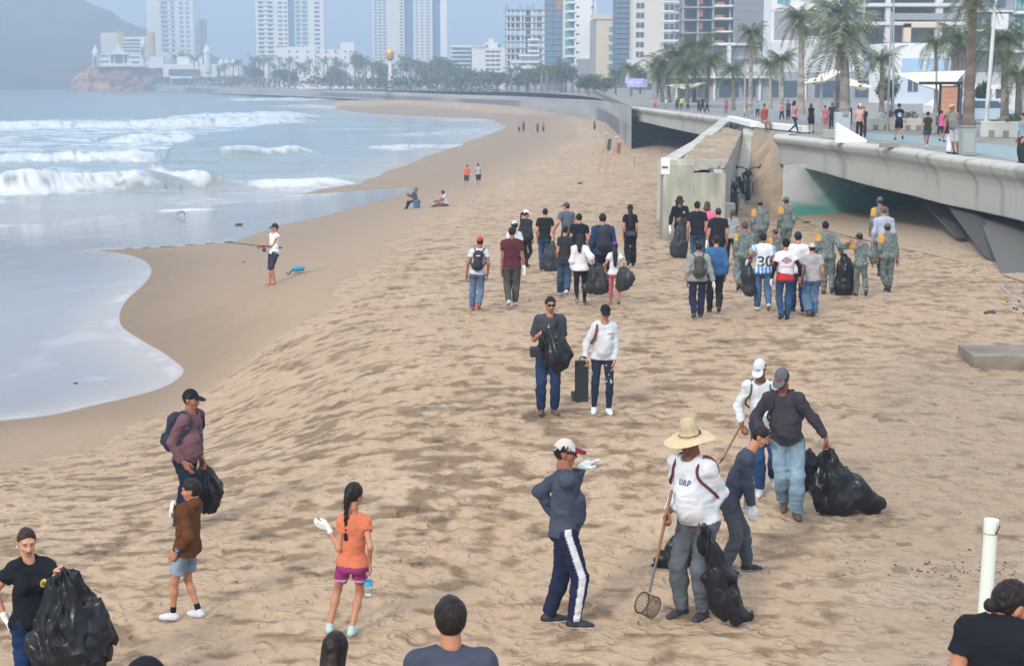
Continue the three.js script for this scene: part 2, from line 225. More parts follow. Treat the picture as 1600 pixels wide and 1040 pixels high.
function seaAt(x, z) {
  const D = -z, calm = smooth(60, 140, D);
  let h = 0.10 * vnoise(x * 0.05, z * 0.12, 1) + calm * 0.12 * fbm(x * 0.03 + 5, z * 0.1, 2, 3) + 0.05 * fbm(x * 0.35, z * 0.7, 3, 3), foam = 0;
  const wx = x + 2.2 * fbm(x * 0.08, z * 0.08, 21), wz = z + 2.5 * fbm(x * 0.1 + 9, z * 0.1, 22), lace = fbm(x * 0.35, z * 0.5, 6, 5), fine = fbm(x * 1.5, z * 1.8, 16, 3);
  for (const w of WAVES) {
    if (wx < w.lo[0] || wx > w.hi[0] || wz < w.lo[1] || wz > w.hi[1]) continue;
    const [d, t, s] = polyDist(w.p, wx, wz), sd = s > 0 ? d : -d;   // sd > 0: shoreward
    const taper = smooth(0, 0.12, t) * smooth(1, 0.86, t), hh = w.h * (0.35 + 0.65 * taper) * (1 + 0.35 * vnoise(x * 0.25, z * 0.25, 5));
    if (t > 0 && t < 1 || d < 6) { const e = sd > 0 ? sd / w.front : sd / w.back; const prof = Math.exp(-e * e * 1.4) * (t <= 0 || t >= 1 ? Math.exp(-d) : 1); h += hh * prof;
      if (w.foam && sd > -(w.lip ?? 0.3) - w.back * 0.2 && sd < w.front + w.run && t > 0 && t < 1) { const a = smooth(-(w.lip ?? 0.3) - w.back * 0.2, 0.1, sd) * (1 - smooth(w.front * 0.9, w.front + w.run, sd + 1.6 * lace * w.run * 0.5)); foam = Math.max(foam, w.foam * a * smooth(-0.45, 0.15, lace + 0.9 * a + 0.2) * (0.5 + 0.5 * taper)); if (w.foam > 0.6) h += a * (0.24 * fine + 0.34 * lace) * Math.min(1, w.h); } }
  }
  if (inPoly(OUTERFOAM, wx, wz)) foam = Math.max(foam, 0.95 * smooth(-0.42, 0.1, lace + 0.2 * fine));
  // thin lace of old foam drifting inshore
  const near = smooth(230, 60, D); foam = Math.max(foam, 0.75 * near * smooth(0.02, 0.34, fbm(x * 0.14, z * 0.32, 40, 5)) * smooth(-0.1, 0.3, lace + 0.15));
  foam = Math.max(foam, 0.4 * smooth(0.15, 0.4, fbm(x * 0.02, z * 0.09, 41, 4)) * smooth(500, 250, D));
  return [h, foam];
}
{
  const rows = []; for (let r = 402; r > 252;) { rows.push(r); r -= 0.95; } for (let r = 252; r > 121.2;) { rows.push(r); r -= Math.max(0.25, (r - 120) * 0.0085); }
  const US = []; for (let u = -0.62; u <= 0.16;) { US.push(u); u += (u > -0.345) ? 2.3 / FPX : 10 / FPX; }
  const nu = US.length, nv = rows.length, pos = new Float32Array(nu * nv * 3), col = new Float32Array(nu * nv * 3), idx = [];
  for (let j = 0, k = 0; j < nv; j++) { const D = Math.min(2350, -atY(800, rows[j], 0).z); for (let i = 0; i < nu; i++, k += 3) {
    const x = US[i] * D, z = -D, g0 = D < 900 ? ground(x, z) : -3, depth = -g0, [h, foam] = seaAt(x, z), shallow = smooth(1.6, 0.0, depth), s2 = smooth(0.5, 0, depth);
    pos[k] = x; pos[k + 1] = (h + 0.035 * fbm(x * 0.9, z * 1.8, 77, 3) * smooth(260, 60, D)) * smooth(-0.4, 0.6, depth) + 0.02 + Math.max(0, -depth) * 0.0; pos[k + 2] = z;
    const streak = fbm(x * 0.8, z * 2.6, 71, 4), fleck = fbm(x * 2.4, z * 5, 73, 3), f = clamp(foam * smooth(-0.42, 0.12, streak + 0.5 * fleck + 0.75 * (foam - 0.55)) * (0.82 + 0.5 * fleck), 0, 1), gr = 0.04 * fbm(x * 0.06, z * 0.15, 61);
    const w = [lerp(lerp(0.09, 0.18, shallow), 0.26, s2) + gr, lerp(lerp(0.155, 0.195, shallow), 0.235, s2) + gr, lerp(lerp(0.18, 0.185, shallow), 0.2, s2) + gr];
    col[k] = lerp(w[0], 0.60, f); col[k + 1] = lerp(w[1], 0.62, f); col[k + 2] = lerp(w[2], 0.64, f);
  } }
  for (let j = 0; j < nv - 1; j++) for (let i = 0; i < nu - 1; i++) { const a = j * nu + i, b = a + nu; const x = pos[a * 3], z = pos[a * 3 + 2]; if (-z < 700 && ground(x, z) > 0.75 && ground(pos[b * 3], pos[b * 3 + 2]) > 0.75) continue; idx.push(a, a + 1, b, a + 1, b + 1, b); }
  const g = new THREE.BufferGeometry(); g.setAttribute('position', new THREE.BufferAttribute(pos, 3)); g.setAttribute('color', new THREE.BufferAttribute(col, 3)); g.setIndex(idx); g.computeVertexNormals();
  struct('sea_water', g, vmat(0.22, {}), 'grey blue sea with white breakers rolling in');
}
// ---------------------------------------------------------------- promenade deck, ramp walls, sea wall, land
const YD = 5.75, deckAt = (px, py) => atY(px, py, YD);
const concrete = vmat(0.88), paleConc = mat([0.46, 0.45, 0.41], 0.9), greyConc = mat([0.33, 0.33, 0.31], 0.92), whitePaint = mat([0.72, 0.73, 0.72], 0.7), darkMetal = mat([0.03, 0.03, 0.035], 0.5, { metalness: 0.4 }), steel = mat([0.4, 0.42, 0.43], 0.45, { metalness: 0.6 });
const concTone = (q, s = 1) => { const st = 0.75 * smooth(0.1, 0.5, fbm((q.x - q.z) * 2.6, q.y * 0.35, 5, 4) + 0.3 * fbm(q.x * 0.3, q.z * 0.3, 2)), b = 0.5 + 0.32 * fbm(q.x * 0.35, q.y * 0.6, q.z * 0.35), d = 1 - 0.42 * st; return [0.40 * s * d * (0.75 + 0.5 * b), 0.395 * s * d * (0.75 + 0.5 * b), 0.355 * s * d * (0.74 + 0.5 * b)]; };
const edgePx = [[2300, 480], [1950, 345], [1750, 289], [1600, 259], [1475, 242], [1400, 230.5], [1300, 220], [1240, 213.3], [1222, 211.6], [1216, 210.6], [1219, 209.2], [1234, 207.8]].map(([x, y]) => deckAt(x, y));
const edge = new THREE.CatmullRomCurve3(edgePx);
const tipR = deckAt(1222, 207), farEdgePx = [[1166, 197], [1142, 186], [1110, 181.5], [1060, 175.5], [1010, 169], [987, 166.2]].map(([x, y]) => deckAt(x, y));
const farEdge = new THREE.CatmullRomCurve3(farEdgePx.slice(1));
{
  // deck surface: one slab whose outline follows the coast
  const outline = [...edge.getPoints(60), ...farEdgePx.slice(0, 1), ...farEdge.getPoints(30)];
  const last = outline[outline.length - 1];
  const sh = new THREE.Shape(); outline.forEach((p, i) => i ? sh.lineTo(p.x, -p.z) : sh.moveTo(p.x, -p.z)); sh.lineTo(last.x + 10, 420); sh.lineTo(170, 420); sh.lineTo(170, outline[0].z * -1);
  const g = new THREE.ExtrudeGeometry(sh, { depth: 0.5, bevelEnabled: false }); g.rotateX(-Math.PI / 2).translate(0, YD - 0.55, 0);
  struct('promenade_pavement', tint(g, (q) => { const v = 0.215 + 0.07 * fbm(q.x * 0.3, q.z * 0.3) + 0.05 * fbm(q.x * 1.5, q.z * 1.5); return [v * 1.04, v, v * 0.93]; }), vmat(0.85), 'pale concrete promenade deck above the beach');
  // curved concrete fascia with a rolled lip and water stains
  const prof = [[0.5, 0.0], [0.1, 0.02], [-0.12, 0.0], [-0.22, -0.07], [-0.24, -0.17], [-0.18, -0.27], [-0.02, -0.38], [0.06, -0.5], [0.08, -0.66], [0.085, -0.82], [0.09, -0.94], [0.095, -1.0], [0.3, -1.01], [2, -1.02]];
  const fasciaGeo = (curve, n, hOf, flip) => grid(n, (prof.length - 1) * 3, (u, v) => {
    const p = curve.getPointAt(u), t = curve.getTangentAt(u), nx = -t.z, nz = t.x, s = flip; const k = v * (prof.length - 1), i = Math.min(prof.length - 2, Math.floor(k)), f = k - i, o = lerp(prof[i][0], prof[i + 1][0], f), y = lerp(prof[i][1], prof[i + 1][1], f), H = hOf(u);
    const wob = 0.03 * fbm(u * 60, v * 3, 4);
    return V(p.x + nx * (o + wob) * s, YD + (i < 4 ? y : -0.17 + (y + 0.17) / 0.83 * (H - 0.17)), p.z + nz * (o + wob) * s);
  }, (u, v, q) => concTone(q, v < 0.3 ? 1.12 : 0.95));
  const fw = tag(mesh('deck_edge_beam', fasciaGeo(edge, 420, (u) => lerp(1.75, 1.4, smooth(0.72, 0.9, u)), 1), concrete), 'long stained concrete edge beam of the promenade overhanging the sand', 'beam'); fw.userData.kind = 'thing';
  const fw2 = tag(mesh('deck_edge_beam', fasciaGeo(farEdge, 160, (u) => lerp(1.5, 1.25, u), 1), concrete), 'distant curved concrete edge beam of the promenade beyond the ramp walls', 'beam');
  for (const o of [fw, fw2]) delete o.userData.kind;
  // wall below the deck, white paint flaking to sea green, deck shade painted into its far end
  const W0 = at(1222, 342, 70), W1 = at(1400, 325, 75.5), W2 = at(1470, 318, 82), W3 = at(1640, 300, 92), wl = new THREE.CatmullRomCurve3([W0, W1, W2, W3, V(90, 2, -100)]);
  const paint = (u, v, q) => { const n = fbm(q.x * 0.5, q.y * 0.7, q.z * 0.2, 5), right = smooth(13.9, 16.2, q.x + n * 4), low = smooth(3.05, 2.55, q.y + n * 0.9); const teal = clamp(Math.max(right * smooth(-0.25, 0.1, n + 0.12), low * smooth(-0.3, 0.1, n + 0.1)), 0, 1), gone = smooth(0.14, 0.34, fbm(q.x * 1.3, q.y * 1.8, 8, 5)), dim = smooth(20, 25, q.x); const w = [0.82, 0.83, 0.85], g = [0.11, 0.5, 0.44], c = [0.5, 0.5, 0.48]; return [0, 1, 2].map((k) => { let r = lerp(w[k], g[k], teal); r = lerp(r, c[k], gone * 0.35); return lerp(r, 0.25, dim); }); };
  tag(mesh('retaining_wall', grid(260, 60, (u, v) => { const p = wl.getPointAt(u); return V(p.x, lerp(0.5, YD - 1.2, v), p.z); }, paint), concrete), 'white wall under the promenade with flaking sea green paint', 'wall');
  // leaning supports under the beam, deck shade painted into their dark tone
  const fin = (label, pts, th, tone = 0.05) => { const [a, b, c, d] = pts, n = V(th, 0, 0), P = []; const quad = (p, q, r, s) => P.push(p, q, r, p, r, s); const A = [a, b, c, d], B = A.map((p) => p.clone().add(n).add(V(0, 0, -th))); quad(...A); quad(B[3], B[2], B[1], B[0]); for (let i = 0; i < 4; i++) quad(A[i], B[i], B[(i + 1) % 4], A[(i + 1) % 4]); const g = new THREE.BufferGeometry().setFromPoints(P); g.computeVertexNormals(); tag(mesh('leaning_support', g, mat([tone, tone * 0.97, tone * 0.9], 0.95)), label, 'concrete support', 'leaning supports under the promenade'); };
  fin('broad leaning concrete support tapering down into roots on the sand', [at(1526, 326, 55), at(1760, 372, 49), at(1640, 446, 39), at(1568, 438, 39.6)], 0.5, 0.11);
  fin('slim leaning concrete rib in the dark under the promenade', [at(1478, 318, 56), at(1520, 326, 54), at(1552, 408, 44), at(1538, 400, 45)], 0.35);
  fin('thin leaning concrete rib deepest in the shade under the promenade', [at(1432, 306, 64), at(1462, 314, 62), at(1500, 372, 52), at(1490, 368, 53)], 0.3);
  { const P = edge.getPoints(50), sh2 = new THREE.Shape(); P.forEach((p, i) => { const t = edge.getTangent(i / 50), x = p.x + t.z * -0.0 + Math.abs(t.z) * 0.6, z = p.z - Math.abs(t.x) * 0.6; i ? sh2.lineTo(x, -z) : sh2.moveTo(x, -z); }); sh2.lineTo(90, 110); sh2.lineTo(90, 20); const g2 = new THREE.ExtrudeGeometry(sh2, { depth: 0.3, bevelEnabled: false }).rotateX(-Math.PI / 2).translate(0, YD - 1.2, 0); tag(mesh('floor_slab', g2, greyConc), 'dark concrete underside of the promenade', 'slab'); }
  struct('under_deck_ground', grid(30, 30, (u, v) => { const x = lerp(13, 80, u), z = lerp(-36, -95, v); return V(x, Math.min(ground(x, z), YD - 2) + 0.02 + 0.05 * fbm(x, z), z); }), mat([0.34, 0.26, 0.18], 0.95), 'shaded sand under the promenade');
  // pale roots washed against the support
  const r = rng(4), gs = []; for (let i = 0; i < 9; i++) { const b = at(1560 + r() * 60, 432 + r() * 15, 41), e = onSand(1560 + r() * 60, 470 + r() * 28); e.y += 0.02; gs.push(tube([b, b.clone().lerp(e, 0.4).add(V(r() - 0.5, 0.1, 0.2)), b.clone().lerp(e, 0.75).add(V((r() - 0.5) * 0.3, 0, 0.1)), e], 0.012 + r() * 0.03, 12, 5)); }
  tag(mesh('tree_roots', merge(gs), mat([0.3, 0.28, 0.25], 0.9)), 'pale tangled roots at the foot of the leaning support', 'roots');
}
// the concrete landing and its walls
{
  const t = thing('concrete_landing', 'square concrete landing wall with white painted corner and scribbles', 'concrete wall');
  const A = at(1033, 378, 52), k = 52 / FPX, X = (px) => (px - 800) * k, Y = (py) => at(1080, py, 52).y, z = -52;
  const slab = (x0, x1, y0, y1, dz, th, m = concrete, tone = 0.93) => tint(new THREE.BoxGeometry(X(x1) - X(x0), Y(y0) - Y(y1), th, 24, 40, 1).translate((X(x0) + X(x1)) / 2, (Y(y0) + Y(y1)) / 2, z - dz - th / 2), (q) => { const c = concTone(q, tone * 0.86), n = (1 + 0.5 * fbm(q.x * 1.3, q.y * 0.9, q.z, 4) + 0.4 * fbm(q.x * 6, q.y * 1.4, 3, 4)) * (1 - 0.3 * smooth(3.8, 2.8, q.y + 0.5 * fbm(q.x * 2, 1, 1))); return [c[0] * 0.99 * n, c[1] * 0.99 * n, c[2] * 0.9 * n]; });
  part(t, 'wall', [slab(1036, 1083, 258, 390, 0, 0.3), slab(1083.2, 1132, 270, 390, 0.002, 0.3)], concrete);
  part(t, 'side_wall', [tint(new THREE.BoxGeometry(0.3, Y(262) - Y(392), 5, 2, 20, 20).translate(X(1036) - 0.05 + 0.1, (Y(262) + Y(392)) / 2, z - 2.8), (q) => concTone(q, 0.62)), tint(new THREE.BoxGeometry(0.3, Y(270) - Y(392), 5, 2, 20, 20).translate(X(1132) - 0.2, (Y(270) + Y(392)) / 2, z - 2.85), (q) => concTone(q, 0.85))], concrete);  // left wall toned down, its shadow side put into the colour
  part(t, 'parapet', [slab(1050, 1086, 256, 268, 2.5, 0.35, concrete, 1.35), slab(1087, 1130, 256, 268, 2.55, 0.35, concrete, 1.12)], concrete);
  part(t, 'corner_post', box(0.3, Y(247) - Y(272), 0.34, X(1039), (Y(247) + Y(272)) / 2, z - 0.15), whitePaint);
  const scr = []; for (const [a, b, w, h] of [[1039, 261, 0.2, 0.05], [1098, 264, 0.14, 0.05], [1112, 262, 0.05, 0.12], [1118, 263, 0.12, 0.04], [1122, 262, 0.04, 0.12]]) { const q = at(a, b, b === 261 ? 51.95 : 54.5); scr.push(box(w, h, 0.02, q.x, q.y, q.z)); }
  part(t, 'scribble', scr, mat([0.05, 0.05, 0.05], 0.9));
  { const c = Math.cos(-0.098), s = Math.sin(-0.098), px = X(1036), pz = z; t.rotation.y = -0.098; t.position.set(px - (px * c + pz * s), 0, pz - (-px * s + pz * c)); }
  const lw = tag(mesh('low_pillar', box(0.42, 1.1, 0.5, (1140 - 800) / FPX * 56, at(1140, 318, 56).y - 0.55, -56.2), paleConc), 'short beige pillar beside the concrete landing', 'pillar');
  // thick ramp walls, in straight pours
  const wallRun = (label, pts, w, depth, tone) => { const g = grid(40, 8, (u, v) => { const kk = u * (pts.length - 1), i = Math.min(pts.length - 2, Math.floor(kk)), p = pts[i].clone().lerp(pts[i + 1], kk - i), d = pts[i + 1].clone().sub(pts[i]), n = V(-d.z, 0, d.x).normalize(); const c = [[-0.5, -1], [-0.5, -0.04], [-0.42, 0], [0.42, 0], [0.5, -0.04], [0.5, -1], [0.5, -1.5], [-0.5, -1.5], [-0.5, -1]][Math.round(v * 8)]; return p.addScaledVector(n, c[0] * w).add(V(0, c[1] * (c[1] < -0.1 ? depth : 1), 0)); }, (u, v, q) => concTone(q, tone)); const caps = []; const endCap = (p, d) => { const n = V(-d.z, 0, d.x).normalize(); const a = p.clone().addScaledVector(n, -w / 2), b = p.clone().addScaledVector(n, w / 2); const gg = new THREE.BufferGeometry().setFromPoints([a.clone().setY(a.y - depth), b.clone().setY(b.y - depth), b, a.clone().setY(a.y - depth), b, a]); gg.computeVertexNormals(); return tint(gg, (q) => concTone(q, tone)); }; caps.push(endCap(pts[0], pts[1].clone().sub(pts[0])), endCap(pts[pts.length - 1], pts[pts.length - 1].clone().sub(pts[pts.length - 2]))); tag(mesh('ramp_wall', merge([g, ...caps]), concrete), label, 'wall'); };
  wallRun('thick pale ramp wall sloping down to the concrete landing', [at(1042, 250, 62), at(1092, 220, 82), at(1104, 210, 84), at(1137, 184, 104)], 0.75, 3.2, 1.15);
  wallRun('steep pale ramp wall running down to the two motorcycles', [at(1154, 318, 73.5), at(1162, 264, 78.5), at(1170, 201, 86)], 0.6, 3, 1.1);
  const sandy = (a, b, c, d) => grid(60, 120, (u, v) => { const p = a.clone().lerp(b, u), q = c.clone().lerp(d, u), r = p.lerp(q, v); r.y += 0.14 * fbm(r.x * 1.2, r.z * 0.7) + 0.06 * fbm(r.x * 4, r.z * 3); return r; }, (u, v, q) => { const k = 1 + 0.35 * fbm(q.x * 0.8, q.z * 0.8) + 0.3 * fbm(q.x * 4, q.z * 2.5, 3); return [0.31 * k, 0.235 * k, 0.165 * k]; });
  { const a = at(1131, 268, 58), b = at(1160, 205, 87); tag(mesh('retaining_wall', grid(20, 8, (u, v) => { const p = a.clone().lerp(b, u); return V(p.x + 0.02, lerp(Math.min(1.5, p.y - 1), p.y + 0.06, v), p.z); }, (u, v, q) => concTone(q, 0.8)), concrete), 'grey side of the sand covered ramp behind the motorcycles', 'wall'); }
  struct('sandy_ramp', sandy(at(1046, 264, 56), at(1131, 268, 58), at(1122, 197, 98), at(1160, 205, 87)), vmat(0.95), 'sand covered ramp between the two ramp walls');
  struct('sandy_ramp', sandy(at(1160, 322, 73), at(1226, 345, 70), at(1176, 203, 86), at(1226, 209, 77)), vmat(0.95), 'narrow sand covered ramp beside the tip of the promenade');
  // seat wall on the deck edge
  const s0 = deckAt(1142, 189), s1 = deckAt(1180, 199), s2 = deckAt(1262, 207);
  for (const [a, b, l] of [[s0, s1, 'white seat wall at the head of the ramp'], [s1.clone().add(V(0.3, 0, 0)), s2, 'white seat wall on the promenade behind a seated person']]) { const d = b.clone().sub(a), g = rbox(d.length(), 0.32, 0.5, 0.04).rotateY(-Math.atan2(d.z, d.x)); tag(mesh('seat_wall', g.translate((a.x + b.x) / 2, YD + 0.16, (a.z + b.z) / 2), whitePaint), l, 'wall'); }
  // white wedge and blocks on the deck
  { const D = 66, k2 = D / FPX, sh = new THREE.Shape(); sh.moveTo(0, 0); sh.lineTo(46 * k2, 0); sh.lineTo(46 * k2, 0.1); sh.lineTo(0, 0.82); const g = new THREE.ExtrudeGeometry(sh, { depth: 0.35, bevelEnabled: true, bevelSize: 0.02, bevelThickness: 0.02, bevelSegments: 1 }); const p = at(1305, 226, D); tag(mesh('white_wedge', g.translate(p.x, YD, p.z), mat([0.82, 0.82, 0.79], 0.6)), 'white triangular wedge standing on the edge of the promenade', 'wedge block'); }
  { const p = at(1296, 214, 70); tag(mesh('concrete_block', rbox(0.55, 0.4, 0.5, 0.03).translate(p.x, YD + 0.2, p.z), greyConc), 'small grey block beside the white wedge', 'concrete block'); }
  { const p = at(1316, 200, 78); tag(mesh('concrete_block', rbox(0.75, 1.0, 0.6, 0.05).translate(p.x, YD + 0.5, p.z), mat([0.4, 0.45, 0.48], 0.8)), 'blue grey block behind the white wedge', 'concrete block'); }
  { const p = at(1390, 226, 61); tag(mesh('concrete_block', rbox(0.7, 0.2, 0.5, 0.03).translate(p.x, YD + 0.1, p.z), mat([0.24, 0.24, 0.22], 0.9)), 'low dark grey block behind the promenade edge', 'concrete block'); }
  // sea-green cycle lane
  const lane = (a, h) => { const P = a.map(([x, y]) => deckAt(x, y)), sh = new THREE.Shape(); P.forEach((p, i) => i ? sh.lineTo(p.x, -p.z) : sh.moveTo(p.x, -p.z)); return new THREE.ShapeGeometry(sh).rotateX(-Math.PI / 2).translate(0, YD - 0.05 + h, 0); };
  struct('cycle_lane', lane([[1352, 206], [1450, 211], [1600, 229], [1900, 268], [1900, 300], [1600, 251], [1450, 224], [1352, 215]], 0.006), mat([0.22, 0.29, 0.31], 0.85), 'sea green painted cycle lane on the promenade');
  struct('road', lane([[1000, 160], [1352, 183], [1600, 198], [2000, 215], [2000, 245], [1600, 216], [1352, 196], [1000, 165]], 0.008), mat([0.2, 0.21, 0.23], 0.9), 'grey roadway behind the promenade');
}
// the bay: sea wall and land behind it
const BAY = [[987, 166, 171, 141], [962, 160.5, 164, 190], [930, 156, 160, 265], [860, 153, 160, 340], [800, 150, 160, 390], [700, 147, 157, 430], [580, 142, 151, 530], [470, 139, 147, 620], [400, 137, 145, 690], [330, 135, 142.5, 800], [270, 133, 140, 900], [230, 131, 139, 980]];
{
  const top = new THREE.CatmullRomCurve3(BAY.map(([x, t, b, D]) => at(x, t, D))), bot = new THREE.CatmullRomCurve3(BAY.map(([x, t, b, D]) => at(x, b + 3, D)));
  tag(mesh('sea_wall', grid(160, 10, (u, v) => { const a = top.getPoint(u), b = bot.getPoint(u); b.y = Math.min(b.y, 0.8); return a.lerp(b, v).add(V(0, 0, v * 0.3)); }, (u, v, q) => { const n = fbm(q.x * 0.06, q.y * 0.8, q.z * 0.06), open = v > 0.35 && v < 0.9 ? smooth(0.0, 0.1, fbm(u * 14, 2.5)) : 0; const k = (0.34 + 0.14 * n) * (1 - 0.6 * open); return [k, k * 0.98, k * 0.95]; }), concrete), 'long grey sea wall curving round the far bay', 'sea wall');
  const P = top.getPoints(60), sh = new THREE.Shape(); P.forEach((p, i) => i ? sh.lineTo(p.x, -p.z) : sh.moveTo(p.x, -p.z)); const e = P[P.length - 1]; sh.lineTo(e.x - 40, 1000); sh.lineTo(e.x - 30, 1800); sh.lineTo(900, 1800); sh.lineTo(900, 300); sh.lineTo(60, 265);
  const g = new THREE.ShapeGeometry(sh).rotateX(-Math.PI / 2); const p = g.attributes.position; for (let i = 0; i < p.count; i++) { const D = -p.getZ(i); p.setY(i, lerp(5.0, 2.9, smooth(250, 900, D))); } g.computeVertexNormals();
  struct('land', g, mat([0.2, 0.2, 0.19], 0.95), 'built up land behind the sea wall');
}
// hazy hill beyond the point
{
  const D0 = 1400, ridge = [[-260, -120], [-60, -95], [60, -45], [130, -5], [169, 12], [190, 28], [219, 40], [245, 50], [300, 72], [360, 96], [420, 118], [460, 123]];
  const rowAt = (x) => { for (let i = 0; i < ridge.length - 1; i++) if (x <= ridge[i + 1][0]) return lerp(ridge[i][1], ridge[i + 1][1], smooth(0, 1, (x - ridge[i][0]) / (ridge[i + 1][0] - ridge[i][0])) * 0.4 + 0.6 * (x - ridge[i][0]) / (ridge[i + 1][0] - ridge[i][0])); return 123; };
  struct('hill', grid(180, 60, (u, v) => { const px = lerp(-260, 460, u), top = Math.max(0, at(px, rowAt(px), D0).y), s = v < 0.6 ? v / 0.6 : 1 - (v - 0.6) / 0.4, D = D0 - 330 + v * 600, x = (px - 800) / FPX * D0, gully = 1 + 0.16 * fbm(x * 0.016, v * 3, 3, 5) * (1 - s) + 0.02 * vnoise(x * 0.05, v * 20); return V(x + 25 * fbm(x * 0.01, v * 4), top * Math.pow(s, 0.75) * gully - 2, -D); }, (u, v, q) => { const n = 0.5 + fbm(q.x * 0.02, q.y * 0.03, q.z * 0.02, 4); return [0.035 + 0.03 * n, 0.045 + 0.03 * n, 0.035 + 0.02 * n]; }), vmat(0.95), 'hazy blue hill beyond the rocky point');
  struct('hills', grid(60, 6, (u, v) => { const px = lerp(-300, 300, u); return V((px - 800) / FPX * 2300, Math.max(-1, 14 * (v < 0.5 ? v * 2 : 2 - 2 * v) * (0.6 + 0.6 * fbm(u * 7, 2))), -2250 - v * 80); }), mat([0.08, 0.09, 0.06], 0.95), 'faint low coast on the horizon');
  tag(mesh('reef_rocks', merge([0, 1, 2, 3, 4, 5, 6, 7].map((i) => { const p = atY(78 + i * 8, 136.5, 0.1), g = new THREE.IcosahedronGeometry(1, 2); g.scale(4.5, 0.7 + 0.3 * ih(i, 1, 1), 3); return g.translate(p.x, 0.2, p.z); })), mat([0.08, 0.075, 0.07], 0.9)), 'dark low rocks in the water off the rocky point', 'rocks', null, 'stuff');
}
// concrete slab half buried on the right
{ const p = onSand(1520, 574), t = thing('concrete_slab', 'weathered concrete slab lying half buried in the sand', 'slab', p); const g = new THREE.BoxGeometry(3.6, 0.5, 1.15, 40, 6, 12); const a = g.attributes.position; for (let i = 0; i < a.count; i++) { const x = a.getX(i), y = a.getY(i), z = a.getZ(i); a.setXYZ(i, x + 1.8 + 0.03 * fbm(y * 5, z * 5, x), y + 0.02 + 0.025 * fbm(x * 3, z * 3, 4), z - 0.5 + 0.03 * fbm(x * 3, y * 4, 2)); } g.computeVertexNormals(); part(t, 'slab', tint(g, (q) => { const k = 0.75 + 0.5 * fbm(q.x * 2, q.y * 3, q.z * 2); return [0.27 * k, 0.225 * k, 0.18 * k]; }), concrete); t.rotation.y = -0.03; t.position.y -= 0.05; }
// ---------------------------------------------------------------- buildings: each a thing with walls, floors, windows
const glass = mat([0.07, 0.10, 0.13], 0.18), glassBlue = mat([0.12, 0.2, 0.3], 0.2), glassTeal = mat([0.12, 0.34, 0.34], 0.2), wallWhite = mat([0.74, 0.74, 0.73], 0.85), wallPale = mat([0.62, 0.62, 0.61], 0.85), wallCream = mat([0.66, 0.55, 0.40], 0.85), wallBeige = mat([0.62, 0.57, 0.50], 0.85), wallGrey = mat([0.30, 0.31, 0.33], 0.9), wallOchre = mat([0.55, 0.38, 0.14], 0.85), wallDark = mat([0.10, 0.13, 0.17], 0.7), netGrey = mat([0.22, 0.23, 0.25], 0.95), rust = mat([0.42, 0.16, 0.10], 0.85), roofRed = mat([0.35, 0.1, 0.07], 0.85), slabWhite = mat([0.75, 0.75, 0.73], 0.8);
function building(label, D, name = 'apartment_tower', cat = 'building') {
  const t = thing(name, label, cat), k = D / FPX, X = (px) => (px - 800) * k, Y = (py) => at(800, py, D).y, base = D < 300 ? YD - 0.1 : 3.2;
  const put = (x0, x1, y0, y1, dz = 0, th = 0.2) => box((x1 - x0) * k, Y(y0) - Math.max(Y(y1), base), th, (X(x0) + X(x1)) / 2, (Y(y0) + Math.max(Y(y1), base)) / 2, -D + dz - th / 2);
  const o = { t, put, D, k,
    block(n, m, x0, x1, y0, y1, dz, deep) { part(t, n, put(x0, x1, y0, y1 ?? 400, dz ?? 0, deep ?? Math.max(8, (x1 - x0) * k * 0.8)), m); return o; },
    rows(n, m, cols, y0, y1, pitch, hf, dz = 0.05, th = 0.12, jitter) { const g = []; let i = 0; for (let y = y0; y < y1 - pitch * 0.3; y += pitch) { i++; for (const [a, b] of cols) { if (jitter && ih(i, a | 0, 3) < jitter) continue; g.push(put(a, b, y, y + pitch * hf, dz, th)); } } const q = part(t, n, g, m); q.userData.kind = 'stuff'; return o; },
    each(n, m, cols, y0, y1, pitch, hf, dz = 0.05, th = 0.12, panes) { for (let y = y0; y < y1 - pitch * 0.3; y += pitch) for (const [a, b] of cols) { const w = part(t, n, put(a, b, y, y + pitch * hf, dz, th), m); if (panes) for (let i = 0; i <= panes; i++) part(w, 'frame', put(lerp(a, b, i / panes) - 0.3, lerp(a, b, i / panes) + 0.3, y, y + pitch * hf, dz + 0.06, 0.1), slabWhite); } return o; } };
  return o;
}
building('slim white tower behind the rocky point', 1250).block('wall', wallWhite, 240, 311, -110).rows('windows', glass, [[262, 272], [277, 282]], -108, 82, 7.4, 0.5).rows('windows', glassBlue, [[290, 296], [300, 305]], -108, 82, 7.4, 0.6).rows('balcony_slabs', slabWhite, [[258, 284]], -104, 82, 7.4, 0.14, 1.2, 1.2);
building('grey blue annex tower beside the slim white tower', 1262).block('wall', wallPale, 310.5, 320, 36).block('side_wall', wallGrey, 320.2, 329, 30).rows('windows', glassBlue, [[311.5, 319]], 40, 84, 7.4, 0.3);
building('white twin tower with a blue glass strip down its middle', 980).block('wall', wallWhite, 407, 456.5, -90).block('wall', wallWhite, 466.5, 511, -90).block('glass_strip', glassBlue, 456.5, 466.5, -88, 90, -1.5).rows('windows', glass, [[411, 419], [425, 433], [441, 448], [451, 455]], -88, 88, 7, 0.45).rows('windows', glassTeal, [[468, 475], [478, 486]], -88, 88, 7, 0.6).rows('windows', glass, [[497, 505]], -88, 88, 7, 0.5).rows('balcony_slabs', slabWhite, [[409, 434], [467, 487]], -83.4, 88, 7, 0.14, 1.1, 1.1);
